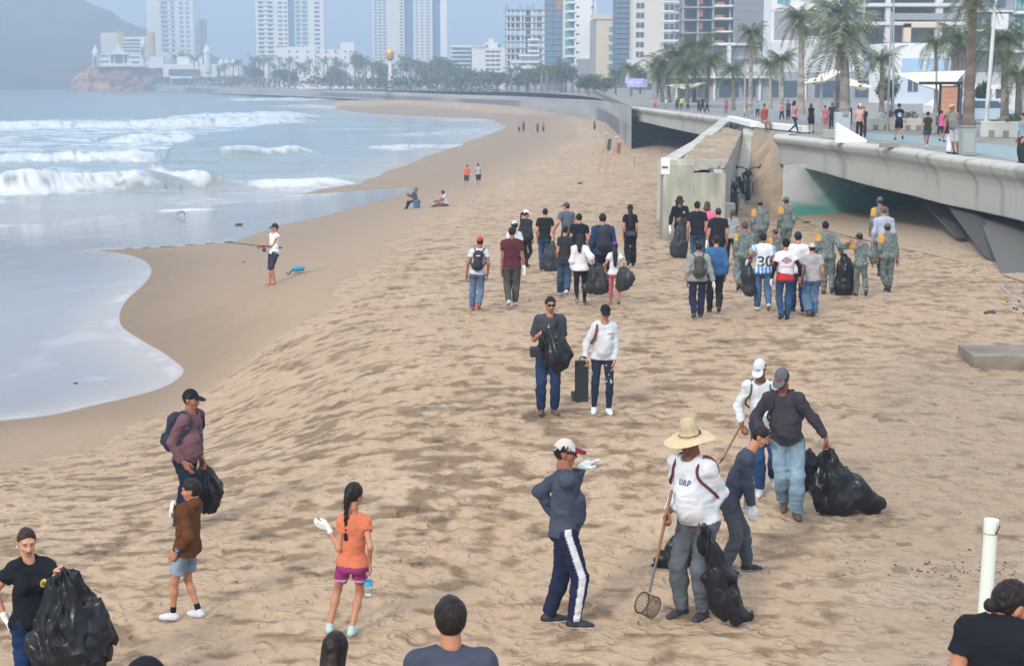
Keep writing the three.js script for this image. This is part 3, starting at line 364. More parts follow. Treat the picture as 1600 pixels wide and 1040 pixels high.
building('broad grey tower with two dark blue glass strips', 830).block('wall', wallPale, 586, 635, -120).block('wall', wallPale, 648.5, 678, -120).block('wall', wallWhite, 690, 700, -120).block('glass_strip', glassBlue, 635, 648.5, -118, 96, -1.2).block('glass_strip', glassBlue, 678, 690, -118, 96, -1.2).rows('windows', glassBlue, [[588.5, 593], [595, 600], [602, 607]], -116, 92, 5, 0.55).rows('windows', glass, [[628, 633]], -116, 92, 5, 0.4).rows('windows', glassBlue, [[652, 656], [660, 664], [668, 674]], -116, 92, 5, 0.4);
{ const b = building('low white stepped hotel behind palms left of the golden dome', 760, 'hotel'); b.block('wall', wallWhite, 437, 497, 73).block('wall', wallWhite, 497.3, 536, 77, 400, -1).block('tower', wallWhite, 536.3, 557, 66).block('wall', wallWhite, 557.2, 566, 84, 400, -2).rows('windows', glass, [[456, 459], [468, 471], [484, 487], [500, 503], [512, 515], [527, 530], [542, 545], [550, 553]], 79, 104, 9, 0.35).block('trim', roofRed, 437, 452, 71.8, 73, 0.4, 6); }
{ const b = building('low white villa row along the far shore', 640, 'villa', 'house'); b.block('wall', wallWhite, 470, 560, 117, 140).block('wall', wallWhite, 562, 590, 122, 140, -2).block('roof', roofRed, 472, 497, 126, 129, 0.6, 3).rows('windows', glass, [[505, 510], [520, 526], [535, 540], [548, 552]], 122, 138, 8, 0.5); }
{ const b = building('white restaurant pavilion with flat roof by the far sea wall', 600, 'pavilion', 'house'); b.block('wall', wallPale, 660, 720, 118, 142).block('roof', slabWhite, 655, 724, 115.5, 118, 2, 8).rows('windows', glass, [[664, 676], [680, 692], [698, 714]], 123, 140, 14, 0.6); }
{ const b = building('white bayside house with low roofs between palms', 690, 'villa', 'house'); b.block('wall', wallWhite, 560, 582, 104, 140).block('wall', wallWhite, 590, 622, 110, 140, -3).block('roof', roofRed, 588, 640, 107.5, 110, 1, 8).rows('windows', glass, [[564, 568], [573, 577], [595, 599], [608, 612]], 112, 134, 9, 0.45); }
{ // golden dome on a white column
  const D = 520, p = at(609.5, 100, D), t = thing('golden_dome', 'golden dome on a slender white column above the palms', 'monument', V(p.x, 3.2, -D)), k = D / FPX, y = (r) => at(609, r, D).y - 3.2; part(t, 'column', new THREE.CylinderGeometry(0.5, 0.8, y(92), 12).translate(0, y(92) / 2, 0), wallWhite);
  part(t, 'dome', new THREE.LatheGeometry([[0.02, 75], [1.6 * 0.6, 77], [3.4 * 0.45, 80], [6.5 * k / k * 0.21, 84], [6.5 * 0.215, 88], [1.2, 91], [0.5, 92.5]].map(([r, row]) => new THREE.Vector2(r, y(row))), 20), mat([0.75, 0.42, 0.06], 0.35, { metalness: 0.6 })); part(t, 'base_ring', new THREE.CylinderGeometry(1.15, 0.9, 0.5, 16).translate(0, y(93), 0), roofRed); }
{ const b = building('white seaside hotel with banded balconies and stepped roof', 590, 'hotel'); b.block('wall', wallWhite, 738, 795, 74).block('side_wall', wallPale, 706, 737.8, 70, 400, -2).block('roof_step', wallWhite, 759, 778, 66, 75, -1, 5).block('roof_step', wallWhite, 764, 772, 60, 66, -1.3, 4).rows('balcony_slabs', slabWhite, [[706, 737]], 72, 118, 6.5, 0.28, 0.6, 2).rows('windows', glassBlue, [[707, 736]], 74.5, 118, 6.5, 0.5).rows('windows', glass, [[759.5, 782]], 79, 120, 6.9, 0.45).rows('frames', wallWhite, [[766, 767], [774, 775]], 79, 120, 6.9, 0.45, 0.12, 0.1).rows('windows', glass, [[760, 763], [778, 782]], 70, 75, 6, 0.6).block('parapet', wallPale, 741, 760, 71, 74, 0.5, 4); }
{ const b = building('unfinished concrete tower of bare columns and floors', 560); const cols = [[790, 793], [797, 799], [804, 806], [812, 815], [818, 820], [829, 833], [836, 838], [846, 850]]; b.rows('floor_slabs', wallGrey, [[790, 851]], 14, 112, 10, 0.2, 0.3, 14).rows('back_wall', wallPale, [[792, 850]], 26, 112, 10, 0.62, -4, 0.3, 0.45).block('column_row', netGrey, 789.5, 790.5, 8).rows('columns', wallPale, cols, 14, 112, 98, 1, 0, 0.7).rows('columns', wallGrey, [[792, 794], [811, 814], [830, 833], [849, 851]], 6, 14, 8, 1, -1, 0.7).block('core', wallGrey, 822, 828, 9, 112, -3, 6); }
{ const b = building('terraced white building stepping down before the unfinished tower', 520); b.block('wall', wallPale, 797, 842, 98, 130).block('wall', wallPale, 812, 842, 88, 98, -1).block('wall', wallPale, 826, 842, 62, 88, -1.5).rows('floor_slabs', slabWhite, [[797, 842]], 95, 116, 9, 0.32, 1.2, 3).rows('floor_slabs', slabWhite, [[810, 842]], 85, 92, 9, 0.32, 0.8, 3).rows('floor_slabs', slabWhite, [[824, 842]], 60, 84, 9, 0.35, 0.6, 3).rows('windows', glassTeal, [[813, 822], [828, 839]], 90, 112, 9, 0.4, 0.1).rows('windows', glassTeal, [[828, 839]], 65, 88, 9, 0.4, -1.3); }
building('dark blue glass tower between the unfinished and white towers', 480).block('wall', wallDark, 851, 879, -60).rows('windows', glassBlue, [[853, 862], [865, 876]], -56, 100, 9, 0.72).rows('floor_slabs', wallGrey, [[851, 880]], -58, 104, 9, 0.12, 0.4, 1).block('side_wall', rust, 868, 876, -60, 14, 0.3, 3);
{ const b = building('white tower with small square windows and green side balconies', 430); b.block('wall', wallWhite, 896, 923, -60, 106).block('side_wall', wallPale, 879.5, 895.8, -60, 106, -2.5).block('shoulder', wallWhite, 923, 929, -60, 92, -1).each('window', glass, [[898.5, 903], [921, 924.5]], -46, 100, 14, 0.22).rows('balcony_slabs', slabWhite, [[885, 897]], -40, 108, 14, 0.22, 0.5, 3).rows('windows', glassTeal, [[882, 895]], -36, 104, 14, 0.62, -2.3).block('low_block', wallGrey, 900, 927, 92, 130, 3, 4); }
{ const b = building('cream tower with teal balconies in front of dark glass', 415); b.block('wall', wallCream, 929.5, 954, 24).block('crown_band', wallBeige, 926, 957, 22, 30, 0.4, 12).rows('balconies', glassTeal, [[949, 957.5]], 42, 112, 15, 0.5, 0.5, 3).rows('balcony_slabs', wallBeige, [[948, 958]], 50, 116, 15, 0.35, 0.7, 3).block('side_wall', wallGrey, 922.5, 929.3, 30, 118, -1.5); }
{ const b = building('dark glass tower beside the cream tower', 400); b.block('wall', wallDark, 957.5, 985, -40).rows('windows', glassBlue, [[959, 966], [968, 975], [977, 984]], -36, 108, 8, 0.7).rows('floor_slabs', wallGrey, [[957.5, 985]], -38, 108, 8, 0.12, 0.5, 1); }
{ const b = building('beige tower with a column of triple windows on its right', 350); b.block('wall', wallBeige, 985.5, 1060, -40).each('window', glass, [[990, 1003]], -41, 96, 15.2, 0.56, 0.05, 0.12, 2).each('window', glass, [[1033, 1057]], -39, 92, 15.2, 0.6, 0.05, 0.12, 3).rows('sills', slabWhite, [[1031, 1059]], -29.2, 96, 15.2, 0.18, 0.35, 0.5).block('low_block', wallPale, 974, 1032, 93, 130, 5, 4).block('corner_strip', slabWhite, 1058, 1060.6, -40, 92, 0.3, 1); }
{ const b = building('unfinished tower wrapped in grey netting with rusty blockwork', 300); b.rows('floor_slabs', wallGrey, [[1061, 1198]], -30, 100, 20, 0.12, 0.4, 16).block('netting', netGrey, 1138, 1196, -30, 66, 0.9, 0.15).rows('columns', wallGrey, [[1061, 1064], [1084, 1087], [1107, 1110], [1133, 1136]], -30, 100, 130, 1, 0, 1.0).rows('block_walls', rust, [[1086, 1093]], -28, 96, 20, 0.7, -0.4, 0.3).rows('block_walls', rust, [[1112, 1126]], -17, 70, 20, 0.22, -0.3, 0.3).rows('balcony_slabs', slabWhite, [[1109, 1137]], -12, 62, 20, 0.13, 1.4, 2).block('back_wall', netGrey, 1062, 1198, -30, 110, -6, 1).block('beam', slabWhite, 1108, 1170, 67, 71, 2, 2).block('column', wallPale, 1129, 1135, 70, 110, 2, 1).block('lower_wall', wallPale, 1096, 1200, 74, 170, -1, 4).rows('netting_seams', wallGrey, [[1139, 1195]], -24, 66, 13, 0.1, 1.0, 0.1); }
{ const b = building('white building with teal windows behind the tall palm', 250); b.block('wall', wallWhite, 1198, 1292, -40, 180).each('window', glassTeal, [[1206, 1226], [1262, 1288]], -30, 14, 22, 0.62, 0.1, 0.12, 2).block('grey_panel', wallGrey, 1202, 1236, 17, 62, 0.12, 0.1).rows('balcony_slabs', slabWhite, [[1236, 1294]], -12, 60, 24, 0.18, 1.5, 2).rows('windows', glass, [[1240, 1288]], 20, 60, 24, 0.5, 0.1, 0.1).block('low_wall', wallPale, 1196, 1300, 66, 170, 2, 2); }  // plain grey panel set on the white front
{ const b = building('unfinished building of wide concrete floors and square columns', 200); b.rows('floor_slabs', wallPale, [[1345, 1492]], -24, 66, 29, 0.18, 0.8, 14).rows('columns', wallPale, [[1372, 1379], [1448, 1459], [1486, 1491]], -24, 66, 90, 1, 0.4, 0.8).rows('columns', wallCream, [[1399, 1410]], 34, 66, 32, 1, 0.9, 0.8).rows('beams', wallCream, [[1399, 1470]], 37, 44, 7, 0.9, 0.9, 0.6).block('back_wall', wallGrey, 1345, 1492, -24, 68, -5, 1).rows('parapet', wallGrey, [[1380, 1486]], 21, 32, 12, 0.85, 0.9, 0.3).block('wall', wallPale, 1298, 1344, -40, 170, -1, 10).rows('windows', glass, [[1304, 1318], [1326, 1340]], -30, 60, 24, 0.5, -0.9); }
{ const b = building('grey blue tower with pale balconies at the edge of the picture', 215); b.block('wall', wallGrey, 1493, 1640, -50, 180).block('bay', wallWhite, 1584, 1640, -50, 120, 1.5, 3).each('window', glassTeal, [[1570, 1583]], -32, 66, 30, 0.55, 0.2, 0.15, 2).rows('balcony_slabs', slabWhite, [[1566, 1640]], -12, 120, 30, 0.14, 2.2, 3).rows('windows', glass, [[1500, 1520], [1530, 1555]], -34, 110, 30, 0.5, 0.15).rows('ledges', wallPale, [[1493, 1566]], -14, 110, 30, 0.1, 0.8, 1).block('box_balcony', wallWhite, 1534, 1556, 22, 46, 1.5, 1.5); }
{ const b = building('low white house front with pale blue panels behind the shade sail', 165, 'house', 'house'); b.block('wall', wallWhite, 1378, 1476, 67, 200).each('panel', mat([0.36, 0.5, 0.66], 0.6), [[1401, 1434], [1440, 1474]], 91, 114, 23, 1, 0.08, 0.12).each('window', glass, [[1410, 1427]], 122, 143, 21, 1, 0.1, 0.14, 2).block('lower_wall', mat([0.5, 0.56, 0.64], 0.8), 1380, 1476, 118, 200, 0.05, 0.2).block('awning', wallPale, 1378, 1440, 160, 164, 1, 1.2); }
{ const b = building('grey roofed house with white framed windows on the right', 130, 'house', 'house'); b.block('wall', wallPale, 1508, 1582, 132, 190).block('roof', mat([0.42, 0.43, 0.43], 0.9), 1504, 1588, 113, 133, -0.3, 5).each('window', glass, [[1520, 1537], [1547, 1565]], 140, 154, 14, 1, 0.08, 0.1, 2).rows('sills', slabWhite, [[1517, 1568]], 136, 140, 4, 0.8, 0.3, 0.3).rows('sills', slabWhite, [[1517, 1568]], 154, 158, 4, 0.8, 0.3, 0.3).rows('columns', slabWhite, [[1540, 1544.5]], 136, 178, 42, 1, 0.4, 0.3); }
{ const b = building('long grey shopfront wall behind the promenade trees', 190, 'shopfront', 'building'); b.block('wall', wallGrey, 1040, 1380, 112, 200).rows('windows', glass, [[1060, 1078], [1086, 1104], [1120, 1150], [1160, 1176], [1200, 1240], [1268, 1300], [1330, 1360]], 126, 160, 34, 0.75, 0.1, 0.15).rows('pillars', wallPale, [[1052, 1056], [1110, 1114], [1180, 1184], [1250, 1254], [1312, 1316]], 112, 175, 63, 1, 0.4, 0.5).block('awning', wallPale, 1040, 1200, 119, 122, 1.5, 1.6); }
// ---------------------------------------------------------------- the rocky point with its white palace
{
  const D = 960, k = D / FPX;
  const t = thing('rock_cliff', 'reddish brown rock cliff at the end of the bay', 'cliff');
  const g = grid(150, 46, (u, v) => { const px = lerp(126, 300, u), topRow = px < 150 ? lerp(118, 102, smooth(126, 150, px)) : lerp(102, 108, smooth(150, 300, px)), baseY = -1, yTop = at(px, topRow, D).y, s = v < 0.7 ? v / 0.7 : 1, d = v < 0.7 ? (Math.pow(1 - s, 1.6) * 4 - 0) : -(v - 0.7) * 60, n = fbm(px * 0.09, v * 6, 2, 5); return V((px - 800) * k + 3 * (u < 0.08 ? -(0.08 - u) * 20 * (1 - s) : 0) + 2.5 * n, lerp(baseY, yTop, s) + (v > 0.02 ? n * 1.2 : 0), -D + d + n * 4.5); }, (u, v, q) => { const n = fbm(q.x * 0.12, q.y * 0.3, q.z * 0.1, 5), r = smooth(0.75, 0.4, u); return [lerp(0.13, 0.36, r) * (1 + n), lerp(0.12, 0.20, r) * (1 + n), lerp(0.12, 0.13, r) * (1 + 0.8 * n)]; });
  part(t, 'rock', g, vmat(0.95));
  const b = building('white palace with gabled hall, arched window and turrets on the cliff', 958, 'white_palace', 'palace'), x = (px) => (px - 800) * k, y = (r) => at(800, r, 958).y;
  b.block('wall', wallWhite, 160, 232, 84, 103, 0, 14).block('wall', wallWhite, 232.3, 262, 88, 106, -2, 12).block('wall', wallPale, 262.3, 290, 92, 108, -4, 10).block('terrace', wallPale, 155, 236, 101.5, 104, 2, 8);
  const gable = (px0, px1, r0, r1, dz, label) => { const s = new THREE.Shape(); s.moveTo(x(px0), y(r1)); s.lineTo(x(px1), y(r1)); s.quadraticCurveTo(x(lerp(px0, px1, 0.6)), y(lerp(r0, r1, 0.7)), x((px0 + px1) / 2), y(r0)); s.quadraticCurveTo(x(lerp(px0, px1, 0.4)), y(lerp(r0, r1, 0.7)), x(px0), y(r1)); return new THREE.ExtrudeGeometry(s, { depth: 3, bevelEnabled: false }).translate(0, 0, -958 + dz); };
  part(b.t, 'gable', gable(182, 212, 66, 85, 0.3), wallWhite);
  const arch = (px0, px1, r0, r1, dz) => { const s = new THREE.Shape(), w = x(px1) - x(px0); s.moveTo(x(px0), y(r1)); s.lineTo(x(px1), y(r1)); s.lineTo(x(px1), y(r0) - w / 2); s.absarc((x(px0) + x(px1)) / 2, y(r0) - w / 2, w / 2, 0, Math.PI); return new THREE.ExtrudeGeometry(s, { depth: 0.3, bevelEnabled: false }).translate(0, 0, -958 + dz); };
  part(b.t, 'arched_window', arch(190.5, 202, 84, 98, 0.35), glass);
  for (const [a, c] of [[184, 187], [205, 208]]) part(b.t, 'arched_window', arch(a, c, 86, 98, 0.35), glass);
  for (const [a, c, r] of [[167, 179, 86], [167, 179, 95], [214, 226, 88], [214, 226, 96]]) part(b.t, 'window', b.put(a, c, r, r + 2.6, 0.2, 0.2), glass);
  const turret = (px, r0, r1, w, n = 'turret') => { const h = y(r0) - y(r1), R = w * k / 2; part(b.t, n, new THREE.LatheGeometry([[0.02, h], [R * 0.12, h * 0.93], [R * 0.7, h * 0.72], [R * 0.95, h * 0.62], [R, h * 0.58], [R * 0.8, h * 0.56], [R * 0.8, 0], [0.01, 0]].map((p) => new THREE.Vector2(...p)), 16).translate(x(px), y(r1), -957), wallWhite); part(b.t, 'arched_window', arch(px - w * 0.14, px + w * 0.14, lerp(r0, r1, 0.55), lerp(r0, r1, 0.95), 1 + R), glass); };
  turret(161, 69, 103, 11); turret(234, 56, 88, 9); 
  const c = building('white arcaded palace wing with pointed turret by the palms', 900, 'palace_wing', 'palace'); c.block('wall', wallWhite, 262, 345, 100, 120, 0, 10).block('wall', wallWhite, 282, 320, 88, 100, -4, 8).block('roof', mat([0.09, 0.11, 0.13], 0.8), 272, 318, 108, 118, 2, 6).block('terrace', slabWhite, 274, 315, 119, 122.5, 3, 4).block('lower_wall', wallGrey, 274, 372, 122.6, 136, 2.2, 3).rows('openings', glass, [[278, 288], [291, 300], [304, 312]], 124, 134, 10, 0.7, 3, 0.6).block('terrace', slabWhite, 330, 372, 127, 130, 3.5, 3).block('wall', wallWhite, 346, 380, 96, 118, -2, 8);
  { const k9 = 900 / FPX, X9 = (px) => (px - 800) * k9, Y9 = (r) => at(800, r, 900).y, h = Y9(67) - Y9(112), R = 6.5 * k9; part(c.t, 'turret', new THREE.LatheGeometry([[0.02, h], [R * 0.12, h * 0.95], [R * 0.6, h * 0.82], [R * 0.9, h * 0.7], [R, h * 0.66], [R * 0.7, h * 0.64], [R * 0.7, 0], [0.01, 0]].map((p) => new THREE.Vector2(...p)), 14).translate(X9(331), Y9(112), -899), wallWhite); for (const px of [352, 360, 372]) part(c.t, 'gable', new THREE.ConeGeometry(4.2 * k9, 6 * k9, 4).translate(X9(px), Y9(93.5), -900), wallWhite); }
  building('beige hotel block with ochre stair towers behind the palace', 1080, 'hotel').block('wall', wallBeige, 168, 193, 51).block('stair_tower', wallOchre, 193.3, 201, 49, 400, 0.5).block('wall', wallPale, 201.3, 238, 57).block('stair_tower', wallOchre, 238.3, 248, 50, 400, 0.5).rows('balcony_slabs', slabWhite, [[203, 236]], 60, 84, 5.5, 0.25, 1, 2).rows('windows', glass, [[203, 236]], 61.5, 86, 5.5, 0.5, 0.3);
}
// ---------------------------------------------------------------- palms and trees
const leafMat = vmat(0.75), trunkMat = vmat(0.95);
function frondGeo(r, len, droop, stiff, n, wid, c0, c1) {   // one feather leaf along +x, arching down
  const P = [], C = [], pt = (s) => V(len * s * (1 - 0.18 * droop * s), len * (stiff * s - droop * s * s * 1.05), 0);
  const tri = (a, b, c, col) => { P.push(a.x, a.y, a.z, b.x, b.y, b.z, c.x, c.y, c.z); for (let i = 0; i < 3; i++) C.push(...col); };
  for (let i = 0; i < n; i++) { const s = (i + 1) / (n + 0.5), p = pt(s), q = pt(Math.min(1, s + 0.6 / n)); for (const sd of [-1, 1]) { const L = wid * Math.sin(Math.PI * Math.pow(s, 0.6)) * (0.75 + 0.5 * r()) + 0.06 * len, tip = p.clone().add(V(L * 0.55, -L * (0.35 + 0.5 * r()), sd * L * 0.8)), k = 0.7 + 0.6 * r(), t = r(); tri(p, q, tip, [lerp(c0[0], c1[0], t) * k, lerp(c0[1], c1[1], t) * k, lerp(c0[2], c1[2], t) * k]); } }
  for (let i = 0; i < 8; i++) { const a = pt(i / 8), b = pt((i + 1) / 8), w = V(0, 0, 0.014 * len * (1 - i / 9)); tri(a.clone().add(w), b, a.clone().sub(w), c1); }
  const g = new THREE.BufferGeometry(); g.setAttribute('position', new THREE.Float32BufferAttribute(P, 3)); g.setAttribute('color', new THREE.Float32BufferAttribute(C, 3)); g.computeVertexNormals(); return g;
}
function crownGeo(seed, nf, len, wid, c0, c1, leaflets, up = 1, dead = 0) {
  const r = rng(seed), gs = []; for (let i = 0; i < nf; i++) { const e = (i + 0.5) / nf, st = lerp(1.25, -0.25, e) * up, dr = lerp(0.55, 0.85, e) + 0.15 * r(); gs.push(frondGeo(r, len * (0.75 + 0.4 * r()), dr, st, leaflets, len * wid, c0, c1).rotateY(i * 2.399 + r() * 0.5)); }
  return merge(gs);
}
const GREENS = [[0.04, 0.075, 0.03], [0.12, 0.145, 0.055]], DRYG = [[0.10, 0.075, 0.05], [0.2, 0.15, 0.1]], GREYG = [[0.11, 0.14, 0.11], [0.24, 0.27, 0.23]];
const CROWNS = { near: [1, 2, 3].map((s) => crownGeo(s, 26, 1, 0.24, GREENS[0], GREENS[1], 26)), grey: [crownGeo(9, 34, 1, 0.3, GREYG[0], [0.22, 0.25, 0.15], 22)], far: [4, 5, 6].map((s) => crownGeo(s, 15, 1, 0.34, GREENS[0], GREENS[1], 9)) };
const SKIRT = (() => { const r = rng(77), gs = []; for (let i = 0; i < 22; i++) gs.push(frondGeo(r, 0.8 + 0.3 * r(), 0.55, -0.5, 22, 0.13, DRYG[0], DRYG[1]).scale(0.5, 1, 0.5).rotateY(i * 2.4)); return merge(gs); })();
function palm(px, baseRow, topRow, D, size, label, o = {}) {
  const p = at(px, baseRow, D), top = at(px + (o.lean ?? 0), topRow, D), t = thing(o.name ?? 'palm_tree', label, 'palm tree', p, o.group), h = top.y - p.y, lx = top.x - p.x, rad = o.rad ?? 0.17, n = o.far ? 5 : 16;
  part(t, 'trunk', grid(o.far ? 5 : 14, o.far ? n : 60, (u, v) => { const a = u * 6.2832, bend = Math.sin(v * 1.57), R = rad * (1.35 - 0.55 * v + (v < 0.06 ? 0.3 : 0) + (o.far ? 0 : 0.05 * Math.sin(v * 150) + (o.rough ? 0.14 * vnoise(a * 2.2, v * 40) + 0.08 * vnoise(a * 5, v * 90, 3) : 0.04 * vnoise(a * 2, v * 25)))); return V(Math.cos(a) * R + lx * v * (0.5 + 0.5 * bend), h * v, Math.sin(a) * R); }, (u, v, q) => { const k = 0.8 + 0.5 * fbm(q.y * 6, u * 3, px); return o.trunk ? o.trunk.map((c) => c * k) : [0.24 * k, 0.2 * k, 0.165 * k]; }), trunkMat);
  const set = CROWNS[o.crown ?? (o.far ? 'far' : 'near')], cr = part(t, 'crown', set[(px | 0) % set.length], leafMat); cr.position.set(lx, h, 0); cr.scale.setScalar(size); cr.rotation.y = ih(px | 0, topRow | 0, 2) * 6.28;
  if (o.skirt) { const s = part(t, 'dead_fronds', SKIRT, leafMat); s.position.set(lx, h - size * 0.05, 0); s.scale.set(size * 0.9, size * (o.skirt), size * 0.9); }
  return t;
}
palm(1252, 178, 26, 84, 1.7, 'tall palm with a pale trunk and brown hanging skirt', { rad: 0.15, skirt: 0.8, trunk: [0.38, 0.34, 0.29] });
palm(1320, 182, 52, 78, 2.5, 'stout fan palm with broad grey green crown and thick grey trunk', { rad: 0.21, crown: 'grey', skirt: 0.7, trunk: [0.32, 0.29, 0.25] });
palm(1310, 172, 18, 96, 2.4, 'pale feathery palm rising behind the stout fan palm', { rad: 0.15, crown: 'grey' });
palm(1172, 178, 50, 92, 1.3, 'slim palm with a drooping brown tuft left of the tall palm', { rad: 0.11, skirt: 1.25, trunk: [0.34, 0.31, 0.28], lean: 3 });
palm(1463, 176, 66, 88, 1.5, 'small dark palm standing behind the cream shade sail', { rad: 0.1 });
palm(1513, 200, -12, 66, 1.7, 'tall rough brown palm trunk beside the kiosk', { rad: 0.19, skirt: 0.6, lean: 8, trunk: [0.2, 0.145, 0.11], rough: 1 });
palm(1500, 168, 58, 100, 2.4, 'bushy palm with a dense low crown behind the kiosk', { rad: 0.15, skirt: 0.8 });
palm(1570, 190, 62, 76, 2.1, 'green palm right of the street lamp', { rad: 0.16, skirt: 0.7, trunk: [0.3, 0.25, 0.2] });
palm(1592, 185, 116, 74, 1.5, 'short dark palm at the far right edge', { rad: 0.14 });
palm(1222, 172, 92, 110, 1.7, 'young palm behind the seated person on the wall', { rad: 0.12, trunk: [0.4, 0.36, 0.3] });
palm(1204, 170, 100, 118, 1.6, 'young palm with thin pale trunk between the tall palms', { rad: 0.1, trunk: [0.4, 0.36, 0.3] });
palm(1378, 175, 92, 100, 1.9, 'drooping palm between the fan palm and the white house', { rad: 0.13 });
palm(1146, 172, 108, 128, 1.9, 'round crowned palm behind the distant walkers', { rad: 0.13 });
for (const [x, r, D, s, l] of [[1085, 72, 150, 3.2, 'coconut palm with the highest crown before the netted tower'], [1062, 86, 152, 3.1, 'coconut palm leaning left before the beige tower'], [1046, 100, 155, 2.8, 'low coconut palm at the left of the grove'], [1104, 92, 146, 2.6, 'coconut palm on the right of the grove'], [1074, 104, 143, 2.6, 'coconut palm in the middle of the grove'], [1036, 108, 165, 2.3, 'smallest coconut palm of the grove']]) palm(x, 160, r, D, s, l, { rad: 0.16, lean: (x - 1075) * 0.2, skirt: 0.5, trunk: [0.2, 0.17, 0.14] });
palm(986, 158, 106, 230, 2.6, 'solitary palm beside the purple billboard', { rad: 0.16 });
palm(962, 156, 114, 250, 2.2, 'short palm left of the purple billboard', { rad: 0.16 });
// far palms along the bay, one by one
{
  const r = rng(12), line = (px) => { for (let i = 0; i < BAY.length - 1; i++) if (px <= BAY[i][0] && px >= BAY[i + 1][0]) { const f = (BAY[i][0] - px) / (BAY[i][0] - BAY[i + 1][0]); return [lerp(BAY[i][1], BAY[i + 1][1], f), lerp(BAY[i][3], BAY[i + 1][3], f)]; } return [150, 300]; };
  const far = [[352, 100], [366, 103], [374, 98], [384, 104], [398, 94], [407, 97], [414, 99], [422, 92], [431, 101], [437, 95], [447, 100], [452, 96], [460, 105], [468, 99], [478, 103], [486, 97], [495, 108], [504, 97], [513, 109], [524, 95], [531, 99], [540, 104], [552, 92], [562, 86], [567, 92], [574, 97], [582, 104], [593, 101], [604, 104], [614, 106], [624, 99], [632, 94], [641, 90], [650, 96], [659, 99], [668, 102], [678, 96], [690, 103], [704, 108], [716, 111], [726, 105], [740, 115], [752, 116], [764, 117], [778, 118], [790, 116], [800, 112], [810, 108], [820, 111], [829, 109], [838, 114], [847, 108], [857, 105], [866, 101], [875, 99], [884, 104], [893, 110], [903, 118], [916, 122], [930, 126], [944, 122], [277, 92], [289, 90], [303, 88], [318, 96], [343, 104]];
  const kinds = ['beside the palace turret', 'in the grove near the palace', 'before the white twin tower', 'before the low stepped hotel', 'near the villas of the far shore', 'by the golden dome', 'before the broad grey tower', 'before the banded hotel', 'below the terraced white building', 'below the dark blue tower', 'near the cream tower'], lim = [330, 395, 440, 500, 560, 630, 690, 800, 850, 900, 2000];
  far.sort((a, b) => a[0] - b[0]); const seen = {}, ORD = ['first', 'second', 'third', 'fourth', 'fifth', 'sixth', 'seventh', 'eighth', 'ninth', 'tenth', 'eleventh', 'twelfth']; far.forEach(([px0, row0], i) => { const px = px0 + 7 * (r() - 0.5), row = row0 + 9 * (r() - 0.45), [b, D0] = line(px), D = D0 + 20 + 90 * r(), w = lim.findIndex((l) => px < l); palm(px, b + 0.5, row, D, (5.2 + 5 * r()) * D / FPX * 1.6, (ORD[(seen[w] = (seen[w] ?? -1) + 1)] ?? 'last') + ' small hazy palm counted from the sea ' + kinds[w], { far: true, rad: 0.32, group: 'hazy palms ' + kinds[w] }); });
}
// leafy clumps: many small leaf faces through an uneven crown
function leafCrown(seed, n, rx, ry, rz, s, c0, c1) {
  const r = rng(seed), P = [], C = []; const lobes = Array.from({ length: 9 }, () => [(r() - 0.5) * 1.4 * rx, (r() - 0.4) * ry, (r() - 0.5) * 1.4 * rz, 0.35 + 0.35 * r()]);
  for (let i = 0; i < n; i++) { const L = lobes[(r() * 9) | 0], a = r() * 6.283, b = Math.acos(2 * r() - 1), q = Math.pow(r(), 0.35) * L[3], c = V(L[0] + Math.sin(b) * Math.cos(a) * q * rx, L[1] + Math.cos(b) * q * ry, L[2] + Math.sin(b) * Math.sin(a) * q * rz), u = V(r() - 0.5, r() - 0.5, r() - 0.5).normalize().multiplyScalar(s * (0.6 + 0.8 * r())), v = V(r() - 0.5, r() - 0.5, r() - 0.5).normalize().multiplyScalar(s * (0.6 + 0.8 * r())), t = r(); for (const k of [c, c.clone().add(u), c.clone().add(v)]) { P.push(k.x, k.y, k.z); C.push(lerp(c0[0], c1[0], t), lerp(c0[1], c1[1], t), lerp(c0[2], c1[2], t)); } }
  const g = new THREE.BufferGeometry(); g.setAttribute('position', new THREE.Float32BufferAttribute(P, 3)); g.setAttribute('color', new THREE.Float32BufferAttribute(C, 3)); g.computeVertexNormals(); return g;
}
function tree(px, baseRow, topRow, wpx, D, label, seed) { const b = at(px, baseRow, D), h = at(px, topRow, D).y - b.y, w = wpx * D / FPX / 2, t = thing('leafy_tree', label, 'tree', b), gs = [bar(V(0, 0, 0), V(0.1, h * 0.55, 0), h * 0.04, h * 0.025)]; for (let i = 0; i < 4; i++) gs.push(bar(V(0.05, h * (0.35 + i * 0.05), 0), V((i - 1.5) * w * 0.4, h * 0.75, (i % 2 - 0.5) * w * 0.4), h * 0.018, h * 0.008, 5)); part(t, 'trunk', merge(gs), mat([0.12, 0.09, 0.07], 0.95)); part(t, 'crown', leafCrown(seed, 1400, w, h * 0.4, w * 0.8, w * 0.13 + 0.08, GREENS[0], [0.09, 0.13, 0.06]).translate(0, h * 0.66, 0), leafMat); }
